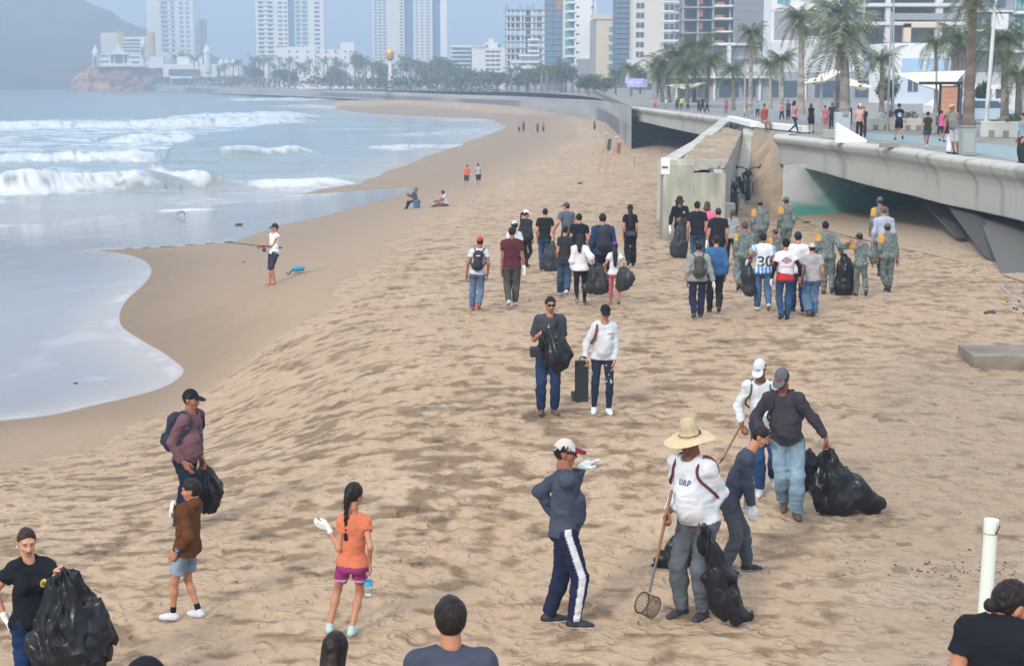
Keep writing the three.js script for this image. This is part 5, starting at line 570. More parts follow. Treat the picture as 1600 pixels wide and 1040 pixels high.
function person(s) {
  const base = s.D ? (() => { const q = at((s.foot ?? s.top)[0], 700, s.D); q.y = ground(q.x, q.z); return q; })() : s.deck ? onDeck(...s.foot) : onSand(...s.foot);
  if (s.up) base.y += s.up; else if (!s.deck) base.y -= 0.014;
  const D = -base.z, J = (px, py, dz = 0) => at(px, py, D - dz).sub(base), near = D < 27, mid = D < 48, cell = s.cell ?? (D < 20 ? 0.0115 : near ? 0.0135 : mid ? 0.021 : D < 90 ? 0.034 : 0.05), hcell = near ? (D < 20 ? 0.0062 : 0.0075) : mid ? 0.0115 : D < 90 ? 0.02 : 0.035;
  const topP = J(...s.top), hatUp = s.hat === 'straw' ? 0.10 : s.hat || s.cap ? 0.022 : 0.012, h = s.h ?? topP.y - hatUp, kid = s.kid ?? 0, k = h / 1.72, w = s.w ?? (s.fem ? 0.92 : 1), yaw = (s.yaw ?? 0) * Math.PI / 180, f = V(Math.sin(yaw), 0, Math.cos(yaw)), l = V(Math.cos(yaw), 0, -Math.sin(yaw)), UP = V(0, 1, 0), fat = s.fat ?? 0;
  const hS = h * (0.1225 + 0.026 * kid) / 0.225;   // head scale
  const hip = s.hip ? J(...s.hip) : V(topP.x * 0.45, h * 0.533, 0), hc0 = s.head ? J(...s.head) : null;
  const neck = s.neck ? J(...s.neck) : hip.clone().add(V((topP.x - hip.x) * 0.78, h * (0.302 - 0.018 * kid), 0)).addScaledVector(f, s.lean ?? 0.01);
  const hyaw = (s.hyaw ?? s.yaw ?? 0) * Math.PI / 180, pit = (s.pitch ?? (s.hyaw === undefined ? 8 : 6)) * Math.PI / 180;
  const hf0 = V(Math.sin(hyaw), 0, Math.cos(hyaw)), hl = V(Math.cos(hyaw), 0, -Math.sin(hyaw)), hf = hf0.clone().multiplyScalar(Math.cos(pit)).addScaledVector(UP, -Math.sin(pit)), hu = hl.clone().cross(hf).negate(); if (hu.y < 0) hu.negate();
  const headC = hc0 ?? (() => { const c = neck.clone().addScaledVector(f, 0.02 * k + Math.sin(pit) * 0.03); c.y = (s.h ? h : topP.y - hatUp) - 0.122 * hS * Math.cos(pit) ; c.x = s.top && !s.D ? topP.x : s.D ? topP.x : c.x; c.addScaledVector(hf0, Math.sin(pit) * 0.02); return c; })();
  const spine = neck.clone().sub(hip), su = spine.clone().normalize(), sp = (t, ff = 0, ll = 0) => hip.clone().addScaledVector(spine, t).addScaledVector(f, ff * k).addScaledVector(l, ll * k);
  const out = { base, J, D, h, k, f, l, su, hip, neck, headC, sp, hf, hl: hl, hu, hS };
  // joints
  const sh = {}, el = {}, wr = {}, hd = {}, kn = {}, an = {}, lg = {}, sw = (s.sw ?? (s.fem ? 0.138 : 0.158)) * k * w * (1 - 0.1 * kid) ;
  for (const [S, m] of [['l', 1], ['r', -1]]) {
    sh[S] = neck.clone().addScaledVector(su, -0.052 * k).addScaledVector(l, m * sw);
    const t = s['h' + S], pole = s['e' + S] ?? [-0.85, 0.3, -0.1]; let target;
    if (!t) target = sh[S].clone().addScaledVector(l, m * (0.055 + 0.02 * fat) * k).addScaledVector(f, 0.05 * k).addScaledVector(UP, -0.305 * h);
    else if (t.rel) target = hip.clone().addScaledVector(f, t.rel[0]).addScaledVector(l, m * t.rel[1]).addScaledVector(UP, t.rel[2]);
    else target = J(...t);
    const r = ik(sh[S], target, 0.172 * h, 0.152 * h, f.clone().multiplyScalar(pole[0]).addScaledVector(l, m * pole[1]).addScaledVector(UP, pole[2])); el[S] = r.mid; wr[S] = r.end;
    const F = s['f' + S] ?? [0, 0.085, 0], hj = hip.clone().addScaledVector(l, m * 0.088 * k * w).addScaledVector(UP, -0.015 * k), ank = (s.footAt?.[S] ? s.footAt[S].clone() : V(hip.x * (s.stand ?? 0.15), 0, hip.z * 0.15).addScaledVector(f, F[0]).addScaledVector(l, m * F[1])).add(V(0, 0.078 * k + (F[2] ?? 0), 0));
    const wq = ank.clone().add(base); if (!s.deck && !s.up && !s.D) ank.y += clamp(ground(wq.x, wq.z) - base.y, -0.12, 0.12);
    const q = ik(hj, ank, 0.247 * h, 0.238 * h, f.clone().add(l.clone().multiplyScalar(m * (s.kneeOut ?? 0.12)))); kn[S] = q.mid; an[S] = q.end; lg[S] = hj; an[S].lift = F[2] ?? 0;
  }
  Object.assign(out, { sh, el, wr, kn, an });
  // torso bones, with an offset for cloth
  const torso = (o, low = true, skinOnly = false) => { const b = [], g = skinOnly ? 0.96 : 1 + 0.17 * fat, ft = s.fem ? 0.93 : 1, W = k * w; const add = (a, c, ra, rb, fl) => b.push(bone(a, c, ra + o, rb + o, fl ? { n: f, f: fl } : {}));
    add(sp(0.0), sp(0.42), 0.146 * W * g * (s.fem ? 1.02 : 0.98), 0.143 * W * g * ft, 0.74 + 0.1 * fat); add(sp(0.42), sp(0.78), 0.143 * W * g * ft, 0.152 * W * ft * (1 + 0.06 * fat), 0.68 + 0.1 * fat); add(sp(0.8, 0, -0.085 * w), sp(0.8, 0, 0.085 * w), 0.082 * k, 0.082 * k, 0.95);
    add(sh.l.clone().addScaledVector(l, -0.015 * k), sh.r.clone().addScaledVector(l, 0.015 * k), 0.054 * k, 0.054 * k); for (const S of ['l', 'r']) add(neck.clone().addScaledVector(su, 0.0), sh[S], 0.045 * k, 0.056 * k);
    if (fat && !skinOnly) add(sp(0.2, 0.035 + 0.045 * fat), sp(0.46, 0.035 + 0.04 * fat), (0.115 + 0.02 * fat) * W, (0.118 + 0.014 * fat) * W);
    if (s.fem && !kid && !skinOnly) for (const m of [-1, 1]) add(sp(0.64, 0.075, m * 0.062), sp(0.66, 0.08, m * 0.062), 0.062 * k, 0.058 * k);
    if (low) { for (const m of [-1, 1]) add(hip.clone().addScaledVector(l, m * 0.062 * W).addScaledVector(f, -0.045 * k).addScaledVector(UP, -0.03 * k), hip.clone().addScaledVector(l, m * 0.065 * W).addScaledVector(f, -0.03 * k), 0.088 * k * (0.85 + 0.15 * w) * (s.fem ? 1.04 : 1), 0.088 * k); add(lg.l, lg.r, 0.098 * k, 0.098 * k); } return b; };
  const limb = kid ? 0.82 : s.fem ? 0.9 : 1, lk = k * limb * (1 + 0.06 * fat);
  const armB = (S, o, end = 1, loose = 0) => { const b = [bone(sh[S], el[S], 0.055 * lk + o, 0.043 * lk + o + loose)]; if (end < 0.5) { const e = sh[S].clone().lerp(el[S], end * 2); return [bone(sh[S], e, 0.056 * lk + o, 0.05 * lk + o + loose, { cb: 1 })]; } const e = el[S].clone().lerp(wr[S], (end - 0.5) * 2); b.push(bone(el[S], e, 0.043 * lk + o + loose, lerp(0.043, 0.03, (end - 0.5) * 2) * lk + o + loose * 0.6, { cb: 1 })); return b; };
  const legB = (S, o, end = 1, flare = 0) => { if (end <= 0.5) { const e = lg[S].clone().lerp(kn[S], end * 2); return [bone(lg[S], e, 0.088 * lk + o, lerp(0.088, 0.062, end * 2) * lk + o + flare, { cb: 1 })]; } const t = (end - 0.5) * 2, e = kn[S].clone().lerp(an[S], t), cf = kn[S].clone().lerp(an[S], 0.35); const b = [bone(lg[S], kn[S], 0.088 * lk + o, 0.06 * lk + o + flare * 0.4)]; if (t > 0.35) b.push(bone(kn[S], cf, 0.058 * lk + o + flare * 0.4, 0.057 * lk + o + flare * 0.6), bone(cf, e, 0.057 * lk + o + flare * 0.6, lerp(0.057, 0.037, (t - 0.35) / 0.65) * lk + o + flare, { cb: 1 })); else b.push(bone(kn[S], e, 0.058 * lk + o, 0.057 * lk + o + flare, { cb: 1 })); return b; };
  const t = thing(s.kidName ?? 'person', s.label, 'person', base, s.group); out.t = t;
  const skin = SK[s.skin ?? 'tan'], seed = (s.top[0] * 7 + s.top[1]) | 0;
  const foldAmp = s.D && D < 10 ? 0.008 : near ? 0.0125 : mid ? 0.012 : 0;
  const fold = foldAmp ? (x, y, z) => Math.min(0.0085, foldAmp * (0.9 * (Math.abs(vnoise(x * 5 + y * 2 + seed, y * 7 - x * 2, z * 5)) * 2 - 0.55) + 0.6 * (Math.abs(vnoise(x * 10 - y * 4, y * 17 + seed, z * 10)) * 2 - 0.55) + 0.2 * vnoise(x * 25, y * 36, z * 25))) : () => 0;
  // ---- body: one continuous skin surface, head and hands meshed finer and joined in
  { const b = [...torso(-0.036, true, true), bone(headC.clone().addScaledVector(hu, -0.075 * hS).addScaledVector(hf, -0.01 * hS), neck.clone().addScaledVector(su, -0.03 * k), 0.05 * lk + 0.004, 0.058 * lk + 0.004)];
    for (const S of ['l', 'r']) { b.push(...armB(S, -0.003).map((q) => ({ ...q, cb: 0 })), bone(lg[S], kn[S], 0.08 * lk, 0.055 * lk), bone(kn[S], kn[S].clone().lerp(an[S], 0.33), 0.053 * lk, 0.055 * lk), bone(kn[S].clone().lerp(an[S], 0.33), an[S], 0.055 * lk, 0.034 * lk)); if (s.bare) { const fd = f.clone().addScaledVector(l, (S === 'l' ? 1 : -1) * 0.12); b.push(bone(an[S].clone().add(V(0, -0.05 * k, 0)).addScaledVector(fd, -0.03 * k), an[S].clone().add(V(0, -0.055 * k, 0)).addScaledVector(fd, 0.14 * k), 0.033 * k, 0.026 * k)); } }
    const F = union(b, 0.03), geos = []; const [lo, hi] = boundsOf(b, 0.04); geos.push(netMesh(F, lo, hi, cell * (s.bareMore ? 1 : 1.3), skin));
    // head
    const hm = (x, y, z) => headC.clone().addScaledVector(hl, x * hS).addScaledVector(hu, y * hS).addScaledVector(hf, z * hS), E = (cx, cy, cz, rx, ry, rz) => [cx, cy, cz, rx, ry, rz];
    const ell = [E(0, 0.028, -0.016, 0.071, 0.093, 0.09), E(0, -0.04, 0.014, 0.053, 0.078, 0.07), E(0.03, -0.028, 0.05, 0.03, 0.028, 0.03), E(-0.03, -0.028, 0.05, 0.03, 0.028, 0.03), E(0, -0.098, 0.058, 0.027, 0.02, 0.023), E(0.073, -0.008, -0.012, 0.011, 0.032, 0.019), E(-0.073, -0.008, -0.012, 0.011, 0.032, 0.019)];
    const hb = [bone(V(0, 0.008, 0.084), V(0, -0.03, 0.104), 0.009, 0.0135), bone(V(-0.014, -0.034, 0.09), V(0.014, -0.034, 0.09), 0.01, 0.01), bone(V(-0.036, 0.03, 0.07), V(0.036, 0.03, 0.07), 0.015, 0.015), bone(V(-0.02, -0.064, 0.076), V(0.02, -0.064, 0.076), 0.011, 0.011), bone(V(0, -0.05, -0.02), V(0, -0.135, -0.03), 0.05, 0.052)], hbF = union(hb, 0.014);
    const headF = (x, y, z) => { let d = hbF(x, y, z); for (const [cx, cy, cz, rx, ry, rz] of ell) { const a = (x - cx) / rx, c = (y - cy) / ry, e = (z - cz) / rz, q = Math.sqrt(a * a + c * c + e * e), m = q < 1e-6 ? -Math.min(rx, ry, rz) : (q - 1) * Math.min(rx, ry, rz) * (0.4 + 0.6 * Math.min(1, q)), kk = 0.022, hh = kk - Math.abs(d - m); d = hh > 0 ? Math.min(d, m) - hh * hh / (4 * kk) : Math.min(d, m); } if (near) for (const m of [-1, 1]) { const q = 0.0135 - Math.hypot(x - m * 0.031, (y - 0.006) * 1.15, z - 0.094); if (q > d) d = q; } return d; };
    const toHead = (x, y, z) => { const a = x - headC.x, c = y - headC.y, e = z - headC.z; return [(a * hl.x + c * hl.y + e * hl.z) / hS, (a * hu.x + c * hu.y + e * hu.z) / hS, (a * hf.x + c * hf.y + e * hf.z) / hS]; };
    out.toHead = toHead; out.headF = headF; out.hm = hm;
    const faceCol = (x, y, z) => { const [a, c, e] = toHead(x, y, z); let r = skin; if (e > 0.05) { if (Math.abs(c + 0.064) < 0.008 && Math.abs(a) < 0.026) r = [skin[0] * 0.75, skin[1] * 0.5, skin[2] * 0.52]; else if (Math.abs(Math.abs(a) - 0.032) < 0.019 && Math.abs(c - 0.031 + Math.abs(Math.abs(a) - 0.03) * 0.25) < (s.fem ? 0.0042 : 0.006)) r = [skin[0] * 0.22, skin[1] * 0.18, skin[2] * 0.18]; else if (s.slick && Math.abs(Math.abs(a) - 0.031) < 0.016 && Math.abs(c - 0.005) < 0.0045) r = [0.05, 0.03, 0.025]; } if (s.beard && e > -0.01 && c < -0.035 && (e > 0.055 ? !(Math.abs(c + 0.064) < 0.008 && Math.abs(a) < 0.022) : true) && c > -0.125 && (c < -0.085 || Math.abs(a) > 0.042 || (c < -0.046 && c > -0.058 && Math.abs(a) < 0.03) || c < -0.075)) r = r.map((v, i) => lerp(v, [0.03, 0.024, 0.02][i], 0.7)); return r; };
    geos.push(netMesh((x, y, z) => { const p = toHead(x, y, z); return headF(...p) * hS; }, headC.toArray().map((v) => v - 0.155 * hS), headC.toArray().map((v) => v + 0.155 * hS), hcell, faceCol));
    // hands
    const gloves = [];
    for (const [S, m] of [['l', 1], ['r', -1]]) { const hp = s['p' + S] ?? {}, dir = (hp.dir ? V(...hp.dir).normalize() : wr[S].clone().sub(el[S]).normalize()), pn = hp.palm ? V(...hp.palm) : l.clone().multiplyScalar(-m), palm = pn.addScaledVector(dir, -pn.dot(dir)).normalize(), th = (hp.thumb ? V(...hp.thumb) : f.clone()), thumb = th.addScaledVector(dir, -th.dot(dir)).addScaledVector(palm, -th.dot(palm)).normalize(), gl = s['g' + S], hb2 = handBones(wr[S], dir, palm, thumb, k * (kid ? 1.0 : s.fem ? 0.98 : 1.05), hp.curl ?? 0.45, { fat: (gl ? 1.14 : 1) * (mid ? near ? 1.05 : 1.25 : 1.5) });
      hb2.push(bone(el[S].clone().lerp(wr[S], 0.8), wr[S], 0.032 * lk + (gl ? 0.004 : 0), 0.028 * lk + (gl ? 0.004 : 0))); const hF = union(hb2, 0.008), [lo2, hi2] = boundsOf(hb2, 0.02), g = netMesh(hF, lo2, hi2, D < 20 ? 0.0055 : near ? 0.0065 : mid ? 0.0105 : D < 90 ? 0.02 : 0.035, gl ? (Array.isArray(gl) ? gl : [0.7, 0.7, 0.68]) : skin); if (gl) gloves.push(g); else geos.push(g); hd[S] = wr[S].clone().addScaledVector(dir, 0.085 * k).addScaledVector(palm, 0.025 * k); }
    part(t, 'body', joinGeo(geos), skinMat); for (const g of gloves) if (g) part(t, 'glove', g, gloveMat);
    // eyes
    if (near && !s.noEyes) for (const m of [-1, 1]) { const e = tint(new THREE.SphereGeometry(0.0125 * hS, 14, 10), (q) => { const v = q.clone().normalize(); return v.dot(hf) > 0.8 ? [0.015, 0.01, 0.008] : [0.3, 0.27, 0.25]; }).scale(1, 0.62, 1), p = hm(m * 0.031, 0.005, 0.0795); part(t, 'eye', e.translate(p.x, p.y, p.z), shinyMat); }
    if (s.glasses) { const gm = mat([0.008, 0.008, 0.008], 0.2), gs = []; for (const m of [-1, 1]) { const g = rbox(0.052, 0.034, 0.014, 0.006, m * 0.031, 0.006, 0.101); gs.push(g, box(0.006, 0.008, 0.1, m * 0.07, 0.014, 0.05)); } gs.push(box(0.02, 0.008, 0.01, 0, 0.012, 0.104)); const M = new THREE.Matrix4().makeBasis(hl, hu, hf).scale(V(hS, hS, hS)).setPosition(headC); part(t, 'sunglasses', merge(gs).applyMatrix4(M), gm); }
    // hair
    const hc = s.hair ?? BLACKHAIR, hairCol = (x, y, z) => { const n = 0.55 + 0.9 * (0.5 + 0.5 * vnoise(x * 70, y * 22, z * 70)); return hc.map((v) => v * n); };
    if (s.style !== 'bald') { const st = s.style ?? 'short', thick = s.slick ? 0.006 : st === 'short' ? 0.011 : st === 'thick' ? 0.0145 : 0.013, extra = []; const A = (a, b2, r0, r1, o) => extra.push(bone(V(...a), V(...b2), r0, r1, o));
      if (st === 'long') { A([0, 0.02, -0.08], [0, -0.13, -0.115], 0.062, 0.07, { n: V(0, 0, 1), f: 0.55 }); A([0, -0.13, -0.115], [0, -0.3, -0.13], 0.07, 0.05, { n: V(0, 0, 1), f: 0.5 }); for (const m of [-1, 1]) A([m * 0.065, 0.02, -0.03], [m * 0.062, -0.13, -0.07], 0.03, 0.03); }
      if (st === 'verylong') { A([0, 0.02, -0.08], [0, -0.2, -0.13], 0.065, 0.07, { n: V(0, 0, 1), f: 0.5 }); A([0, -0.2, -0.13], [0, -0.5, -0.14], 0.07, 0.045, { n: V(0, 0, 1), f: 0.5 }); }
      if (st === 'pony') { A([0, 0.03, -0.1], [0, 0.0, -0.15], 0.03, 0.034); A([0, 0.0, -0.15], [0, -0.22, -0.16], 0.034, 0.016); }
      if (st === 'bun') { A([0, -0.03, -0.105], [0, -0.035, -0.125], 0.034, 0.036); }
      if (st === 'braid') { A([0, 0.0, -0.095], [0, -0.06, -0.115], 0.045, 0.036); for (let i = 0; i < 9; i++) A([0.006 * (i % 2 ? 1 : -1), -0.09 - i * 0.033, -0.118 - 0.001 * i], [0, -0.1 - i * 0.033, -0.12], 0.028 - 0.0012 * i, 0.024 - 0.001 * i); A([0, -0.4, -0.125], [0, -0.45, -0.122], 0.02, 0.026); }
      if (st === 'side') { for (const m of [-1, 1]) A([m * 0.06, 0.03, 0.0], [m * 0.075, -0.11, -0.03], 0.03, 0.04); A([0, 0.02, -0.08], [0, -0.11, -0.1], 0.06, 0.06, { n: V(0, 0, 1), f: 0.6 }); }
      const ex = extra.length ? union(extra, 0.015) : null, cutN = s.slick ? 0.0 : st === 'short' || st === 'thick' ? -0.016 : -0.02, deep = ['long', 'verylong'].includes(st) ? 0.55 : 0.3;
      const hairF = (X, Y, Z) => { const [x, y, z] = toHead(X, Y, Z); let d = headF(x, y, z) - thick - 0.0045 * vnoise(x * 75, y * 40, z * 75) - 0.003 * vnoise(x * 30, y * 30, z * 30 + seed); const a = (x) / 0.084, c = (y - 0.03) / 0.106, e = (z + 0.016) / 0.102; const sk = (Math.sqrt(a * a + c * c + e * e) - 1) * 0.09 - (thick - 0.011); d = Math.max(d, sk - 0.004); d = Math.max(d, -(0.62 * y - 0.78 * z - cutN - 0.007 * vnoise(x * 40, y * 20, z * 30 + seed)), -(y + 0.068)); if (!ex && Math.abs(x) > 0.06) d = Math.max(d, Math.min(0.02 - y, 0.045 + z * 1.0, Math.abs(x) - 0.06) * 1.0); if (s.cap && !s.capBack) d = Math.max(d, y - 0.085); if (ex) d = Math.min(d, ex(x, y, z) - 0.002 * vnoise(x * 70, y * 30, z * 70)); return d * hS; };
      const lo3 = headC.toArray().map((v) => v - 0.17 * hS), hi3 = headC.toArray().map((v) => v + 0.17 * hS); if (deep > 0.35 || st === 'braid') lo3[1] -= (st === 'verylong' ? 0.45 : 0.36) * hS; if (st === 'pony') lo3[1] -= 0.12 * hS; for (const i of [0, 2]) { lo3[i] -= 0.05; hi3[i] += 0.05; }
      const g = netMesh(hairF, lo3, hi3, hcell, hairCol); if (g) part(t, 'hair', g, hairMat); }
    if (s.cap) { const cc = s.cap, bc = s.bill ?? cc, back = s.capBack ? -1 : 1; const capF = (X, Y, Z) => { const [x, y, z] = toHead(X, Y, Z); const a = x / 0.087, c = (y - 0.026) / 0.113, e = (z + 0.012) / 0.108; let d = (Math.sqrt(a * a + c * c + e * e) - 1) * 0.09; d = Math.max(d, -(y - 0.03 - 0.12 * z * back)); const zb = z * back; const bx = x / 0.074, bz = (zb - 0.115) / 0.082, by = (y - 0.045 + 0.25 * (zb - 0.08) + 1.6 * x * x) / 0.0085; const q = Math.sqrt(bx * bx + bz * bz), b2 = Math.max((q - 1) * 0.07, (Math.abs(by) - 1) * 0.008); d = Math.min(d, b2); return d * hS; };
      const g = netMesh(capF, headC.toArray().map((v) => v - 0.23 * hS), headC.toArray().map((v) => v + 0.23 * hS), hcell, (X, Y, Z) => { const [x, y, z] = toHead(X, Y, Z); return z * back > 0.088 && y < 0.075 ? bc : (s.capCol ? s.capCol(x, y, z) : cc); }); part(t, 'cap', g, clothMat); }
    if (s.hat === 'straw') { const prof = [[0.001, 0.225], [0.03, 0.224], [0.058, 0.215], [0.075, 0.19], [0.086, 0.13], [0.094, 0.075], [0.098, 0.06], [0.14, 0.052], [0.2, 0.04], [0.245, 0.022], [0.246, 0.016], [0.2, 0.03], [0.14, 0.044], [0.096, 0.05], [0.088, 0.07]].map(([a, b2]) => new THREE.Vector2(a, b2)), g = new THREE.LatheGeometry(prof, 56), pp = g.attributes.position; for (let i = 0; i < pp.count; i++) { const x = pp.getX(i), z = pp.getZ(i), R = Math.hypot(x, z), a = Math.atan2(z, x), e = Math.max(0, R - 0.1) / 0.14; pp.setY(i, pp.getY(i) + e * (0.018 * Math.sin(a * 2 + 0.6) + 0.01 * Math.sin(a * 3 + 2)) ); } g.computeVertexNormals(); const M = new THREE.Matrix4().makeBasis(hl, hu, hf).scale(V(hS, hS, hS)).setPosition(headC.clone().addScaledVector(hu, -0.012)); const hat = part(t, 'straw_hat', tint(g, (q) => { const a = Math.atan2(q.z, q.x), R = Math.hypot(q.x, q.z), n = 0.85 + 0.15 * Math.sin(R * 420) + 0.12 * vnoise(a * 30, R * 60); return [0.56 * n, 0.44 * n, 0.27 * n]; }).applyMatrix4(M), vmat(0.9)); part(hat, 'hat_band', new THREE.TorusGeometry(0.0985, 0.004, 6, 40).rotateX(Math.PI / 2).translate(0, 0.073, 0).applyMatrix4(M), mat([0.1, 0.06, 0.03], 0.8)); }
    if (s.hat === 'bucket') { const prof = [[0.001, 0.15], [0.05, 0.148], [0.08, 0.13], [0.096, 0.06], [0.1, 0.04], [0.15, -0.01], [0.152, -0.016], [0.1, 0.03]].map(([a, b2]) => new THREE.Vector2(a, b2)); const M = new THREE.Matrix4().makeBasis(hl, hu, hf).scale(V(hS, hS, hS)).setPosition(headC); part(t, 'hat', new THREE.LatheGeometry(prof, 28).applyMatrix4(M), mat(s.hatCol ?? BLACK, 0.9)); }
  }
  // ---- clothes
  const C = s.shirt, shirtB = [...torso(0.008 + (s.bulk ?? 0.004), s.hem !== 'high')], slv = s.sleeve ?? 0.27; if (slv > 0) for (const S of ['l', 'r']) shirtB.push(...armB(S, 0.009 + (s.bulk ?? 0.004), slv, slv < 0.5 ? 0.014 : 0.006));
  const hemY = s.hemY ?? -0.055, hemP = hip.clone().addScaledVector(su, hemY * k), hemR = union([bone(hip.clone().addScaledVector(l, -0.05 * k * w), hip.clone().addScaledVector(l, 0.05 * k * w), 0.12 * k * (1 + 0.1 * fat), 0.12 * k * (1 + 0.1 * fat)), bone(hip, hemP.clone().addScaledVector(su, -0.02), (0.14 + (s.flare ?? 0.0)) * k * w * (1 + 0.12 * fat), (0.15 + (s.flare ?? 0)) * k * w * (1 + 0.12 * fat), { n: f, f: 0.8 })], 0.03);
  const sU = union(shirtB, 0.035), nk = neck.clone().addScaledVector(f, 0.03 * k).addScaledVector(su, 0.035 * k);
  const shirtF = (x, y, z) => { let d = Math.min(sU(x, y, z), hemR(x, y, z)); d += fold(x, y, z); const e = (hemP.x - x) * su.x + (hemP.y - y) * su.y + (hemP.z - z) * su.z; if (e > d) d = e; const q = (s.neckR ?? 0.066) * lk - Math.hypot(x - nk.x, y - nk.y, z - nk.z); if (q > d) d = q; if (s.hood) { const c = neck.clone().addScaledVector(f, -0.075 * k).addScaledVector(UP, 0.02); const hd0 = Math.hypot(x - c.x, (y - c.y) * 1.1, z - c.z) - 0.085 * k; d = Math.min(d, hd0); const q2 = 0.072 * lk - Math.hypot(x - nk.x, y - nk.y - 0.03, z - nk.z); if (q2 > d) d = q2; } return d; };
  out.shirtF = shirtF;
  const loc = (x, y, z) => { const a = V(x, y, z).sub(hip); return [a.dot(l) / k, a.dot(su) / k, a.dot(f) / k]; };
  const fabric = (c) => c === CAMO ? camoAt : typeof c === 'function' ? (x, y, z) => c(...loc(x, y, z), x, y, z) : (x, y, z) => { const n = (1 + 0.15 * vnoise(x * 6, y * 6, z * 6 + seed) + 0.08 * vnoise(x * 24, y * 24, z * 24)) * (Math.hypot(x - nk.x, y - nk.y, z - nk.z) < (s.neckR ?? 0.066) * lk + 0.014 ? 0.7 : 1); return c.map((v) => v * n); };
  { const [lo, hi] = boundsOf(shirtB, 0.05); lo[1] = Math.min(lo[1], hemP.y - 0.06); const base0 = fabric(C); const g = netMesh(shirtF, lo, hi, cell, s.patch ? (x, y, z) => { const [a, b2, c] = loc(x, y, z); const p = sh[s.patch].clone().lerp(el[s.patch], 0.18); return Math.hypot(x - p.x, (y - p.y) * 0.8, z - p.z) < 0.105 * k && Math.abs(a) > 0.13 ? [0.55, 0.29, 0.05] : base0(x, y, z); } : base0); part(t, s.top0 ?? 'shirt', g, clothMat); }
  if (s.sleeves2) { const gs = []; for (const S of ['l', 'r']) { const b = [bone(sh[S].clone().lerp(el[S], 0.5), el[S], 0.05 * lk + 0.004, 0.045 * lk + 0.004), bone(el[S], wr[S], 0.045 * lk + 0.004, 0.032 * lk + 0.004)], [lo, hi] = boundsOf(b, 0.03); gs.push(netMesh(union(b, 0.02), lo, hi, cell, s.sleeves2)); } for (const g of gs) if (g) part(t, 'arm_sleeve', g, clothMat); }
  const PC = s.pants ?? JEANS, end = s.leg ?? 1, pb = torso(0.004, true).slice(0, 1).map((q) => q), pants = []; pants.push(bone(hip.clone().addScaledVector(l, -0.05 * k * w), hip.clone().addScaledVector(l, 0.05 * k * w), 0.118 * k * (1 + 0.1 * fat), 0.118 * k * (1 + 0.1 * fat), { n: f, f: 0.95 }), ...torso(0.008, true).slice(-3)); for (const S of ['l', 'r']) pants.push(...legB(S, s.tight ? 0.004 : 0.013, end, s.flareLeg ?? (s.tight ? 0.0 : end < 0.8 ? 0.015 : 0.014)));
  const pU = union(pants, 0.028), wst = hip.clone().addScaledVector(su, 0.075 * k), pantF = (x, y, z) => { let d = pU(x, y, z) + fold(x, y, z) * (s.tight ? 0.4 : 1); const e = (x - wst.x) * su.x + (y - wst.y) * su.y + (z - wst.z) * su.z; return e > d ? e : d; };
  out.pantF = pantF;
  if (s.pants !== null) { const [lo, hi] = boundsOf(pants, 0.05), g = netMesh(pantF, lo, hi, cell, PC === CAMO ? camoAt : typeof PC === 'function' ? (x, y, z) => PC(x, y, z, out) : (x, y, z) => { let n = 1 + 0.18 * vnoise(x * 8, y * 5, z * 8) + 0.1 * vnoise(x * 30, y * 30, z * 30); if (PC[2] > PC[0] * 1.35 && PC[2] > 0.06) { const [, , c] = loc(x, y, z); n *= 1 + 0.32 * smooth(-0.02, 0.08, c) * smooth(hip.y, hip.y - 0.15, y) * smooth(0.25, 0.5, y) - 0.1; } return PC.map((v) => v * n); }); part(t, end < 0.8 ? 'shorts' : 'trousers', g, clothMat); }
  if (!s.bare && !s.noShoes) for (const [S, m] of [['l', 1], ['r', -1]]) { const lift = an[S].lift, a = lift ? Math.min(1.0, lift * 5) : 0, fd = f.clone().addScaledVector(l, m * 0.14).normalize(), d = fd.clone().multiplyScalar(Math.cos(a)).addScaledVector(UP, -Math.sin(a)), u = UP.clone().multiplyScalar(Math.cos(a)).addScaledVector(fd, Math.sin(a)), fk = k * (kid ? 0.98 : 1), A = an[S].clone().addScaledVector(u, -0.04 * fk), heel = A.clone().addScaledVector(d, -0.035 * fk), ball = A.clone().addScaledVector(d, 0.09 * fk).addScaledVector(u, -0.012 * fk), toe = A.clone().addScaledVector(d, 0.15 * fk).addScaledVector(u, -0.016 * fk), b = [bone(heel, ball, 0.042 * fk, 0.043 * fk), bone(ball, toe, 0.043 * fk, 0.033 * fk), bone(an[S].clone().addScaledVector(u, s.boot ? 0.1 : 0.0), A, 0.043 * fk, 0.045 * fk)], U = union(b, 0.02), sole = A.clone().addScaledVector(u, -0.04 * fk), sc = s.shoe ?? BLACK, so = s.sole ?? sc; const F = (x, y, z) => { const e = (sole.x - x) * u.x + (sole.y - y) * u.y + (sole.z - z) * u.z; return Math.max(U(x, y, z), e); }, [lo, hi] = boundsOf(b, 0.03); const g = netMesh(F, lo, hi, Math.min(cell, 0.03) * (near ? 0.75 : 1), (x, y, z) => ((x - sole.x) * u.x + (y - sole.y) * u.y + (z - sole.z) * u.z) < 0.02 * fk ? so : sc); if (g) part(t, 'shoe', g, shoeMat); if (s.sock && near) { const sb = [bone(an[S].clone().lerp(kn[S], 0.02), an[S].clone().lerp(kn[S], 0.2), 0.044 * lk, 0.045 * lk)], [lo4, hi4] = boundsOf(sb, 0.03); part(t, 'sock', netMesh(union(sb, 0.01), lo4, hi4, 0.01, s.sock), clothMat); } }
  out.hd = hd; FIG[s.id ?? s.label] = out; return out;
}
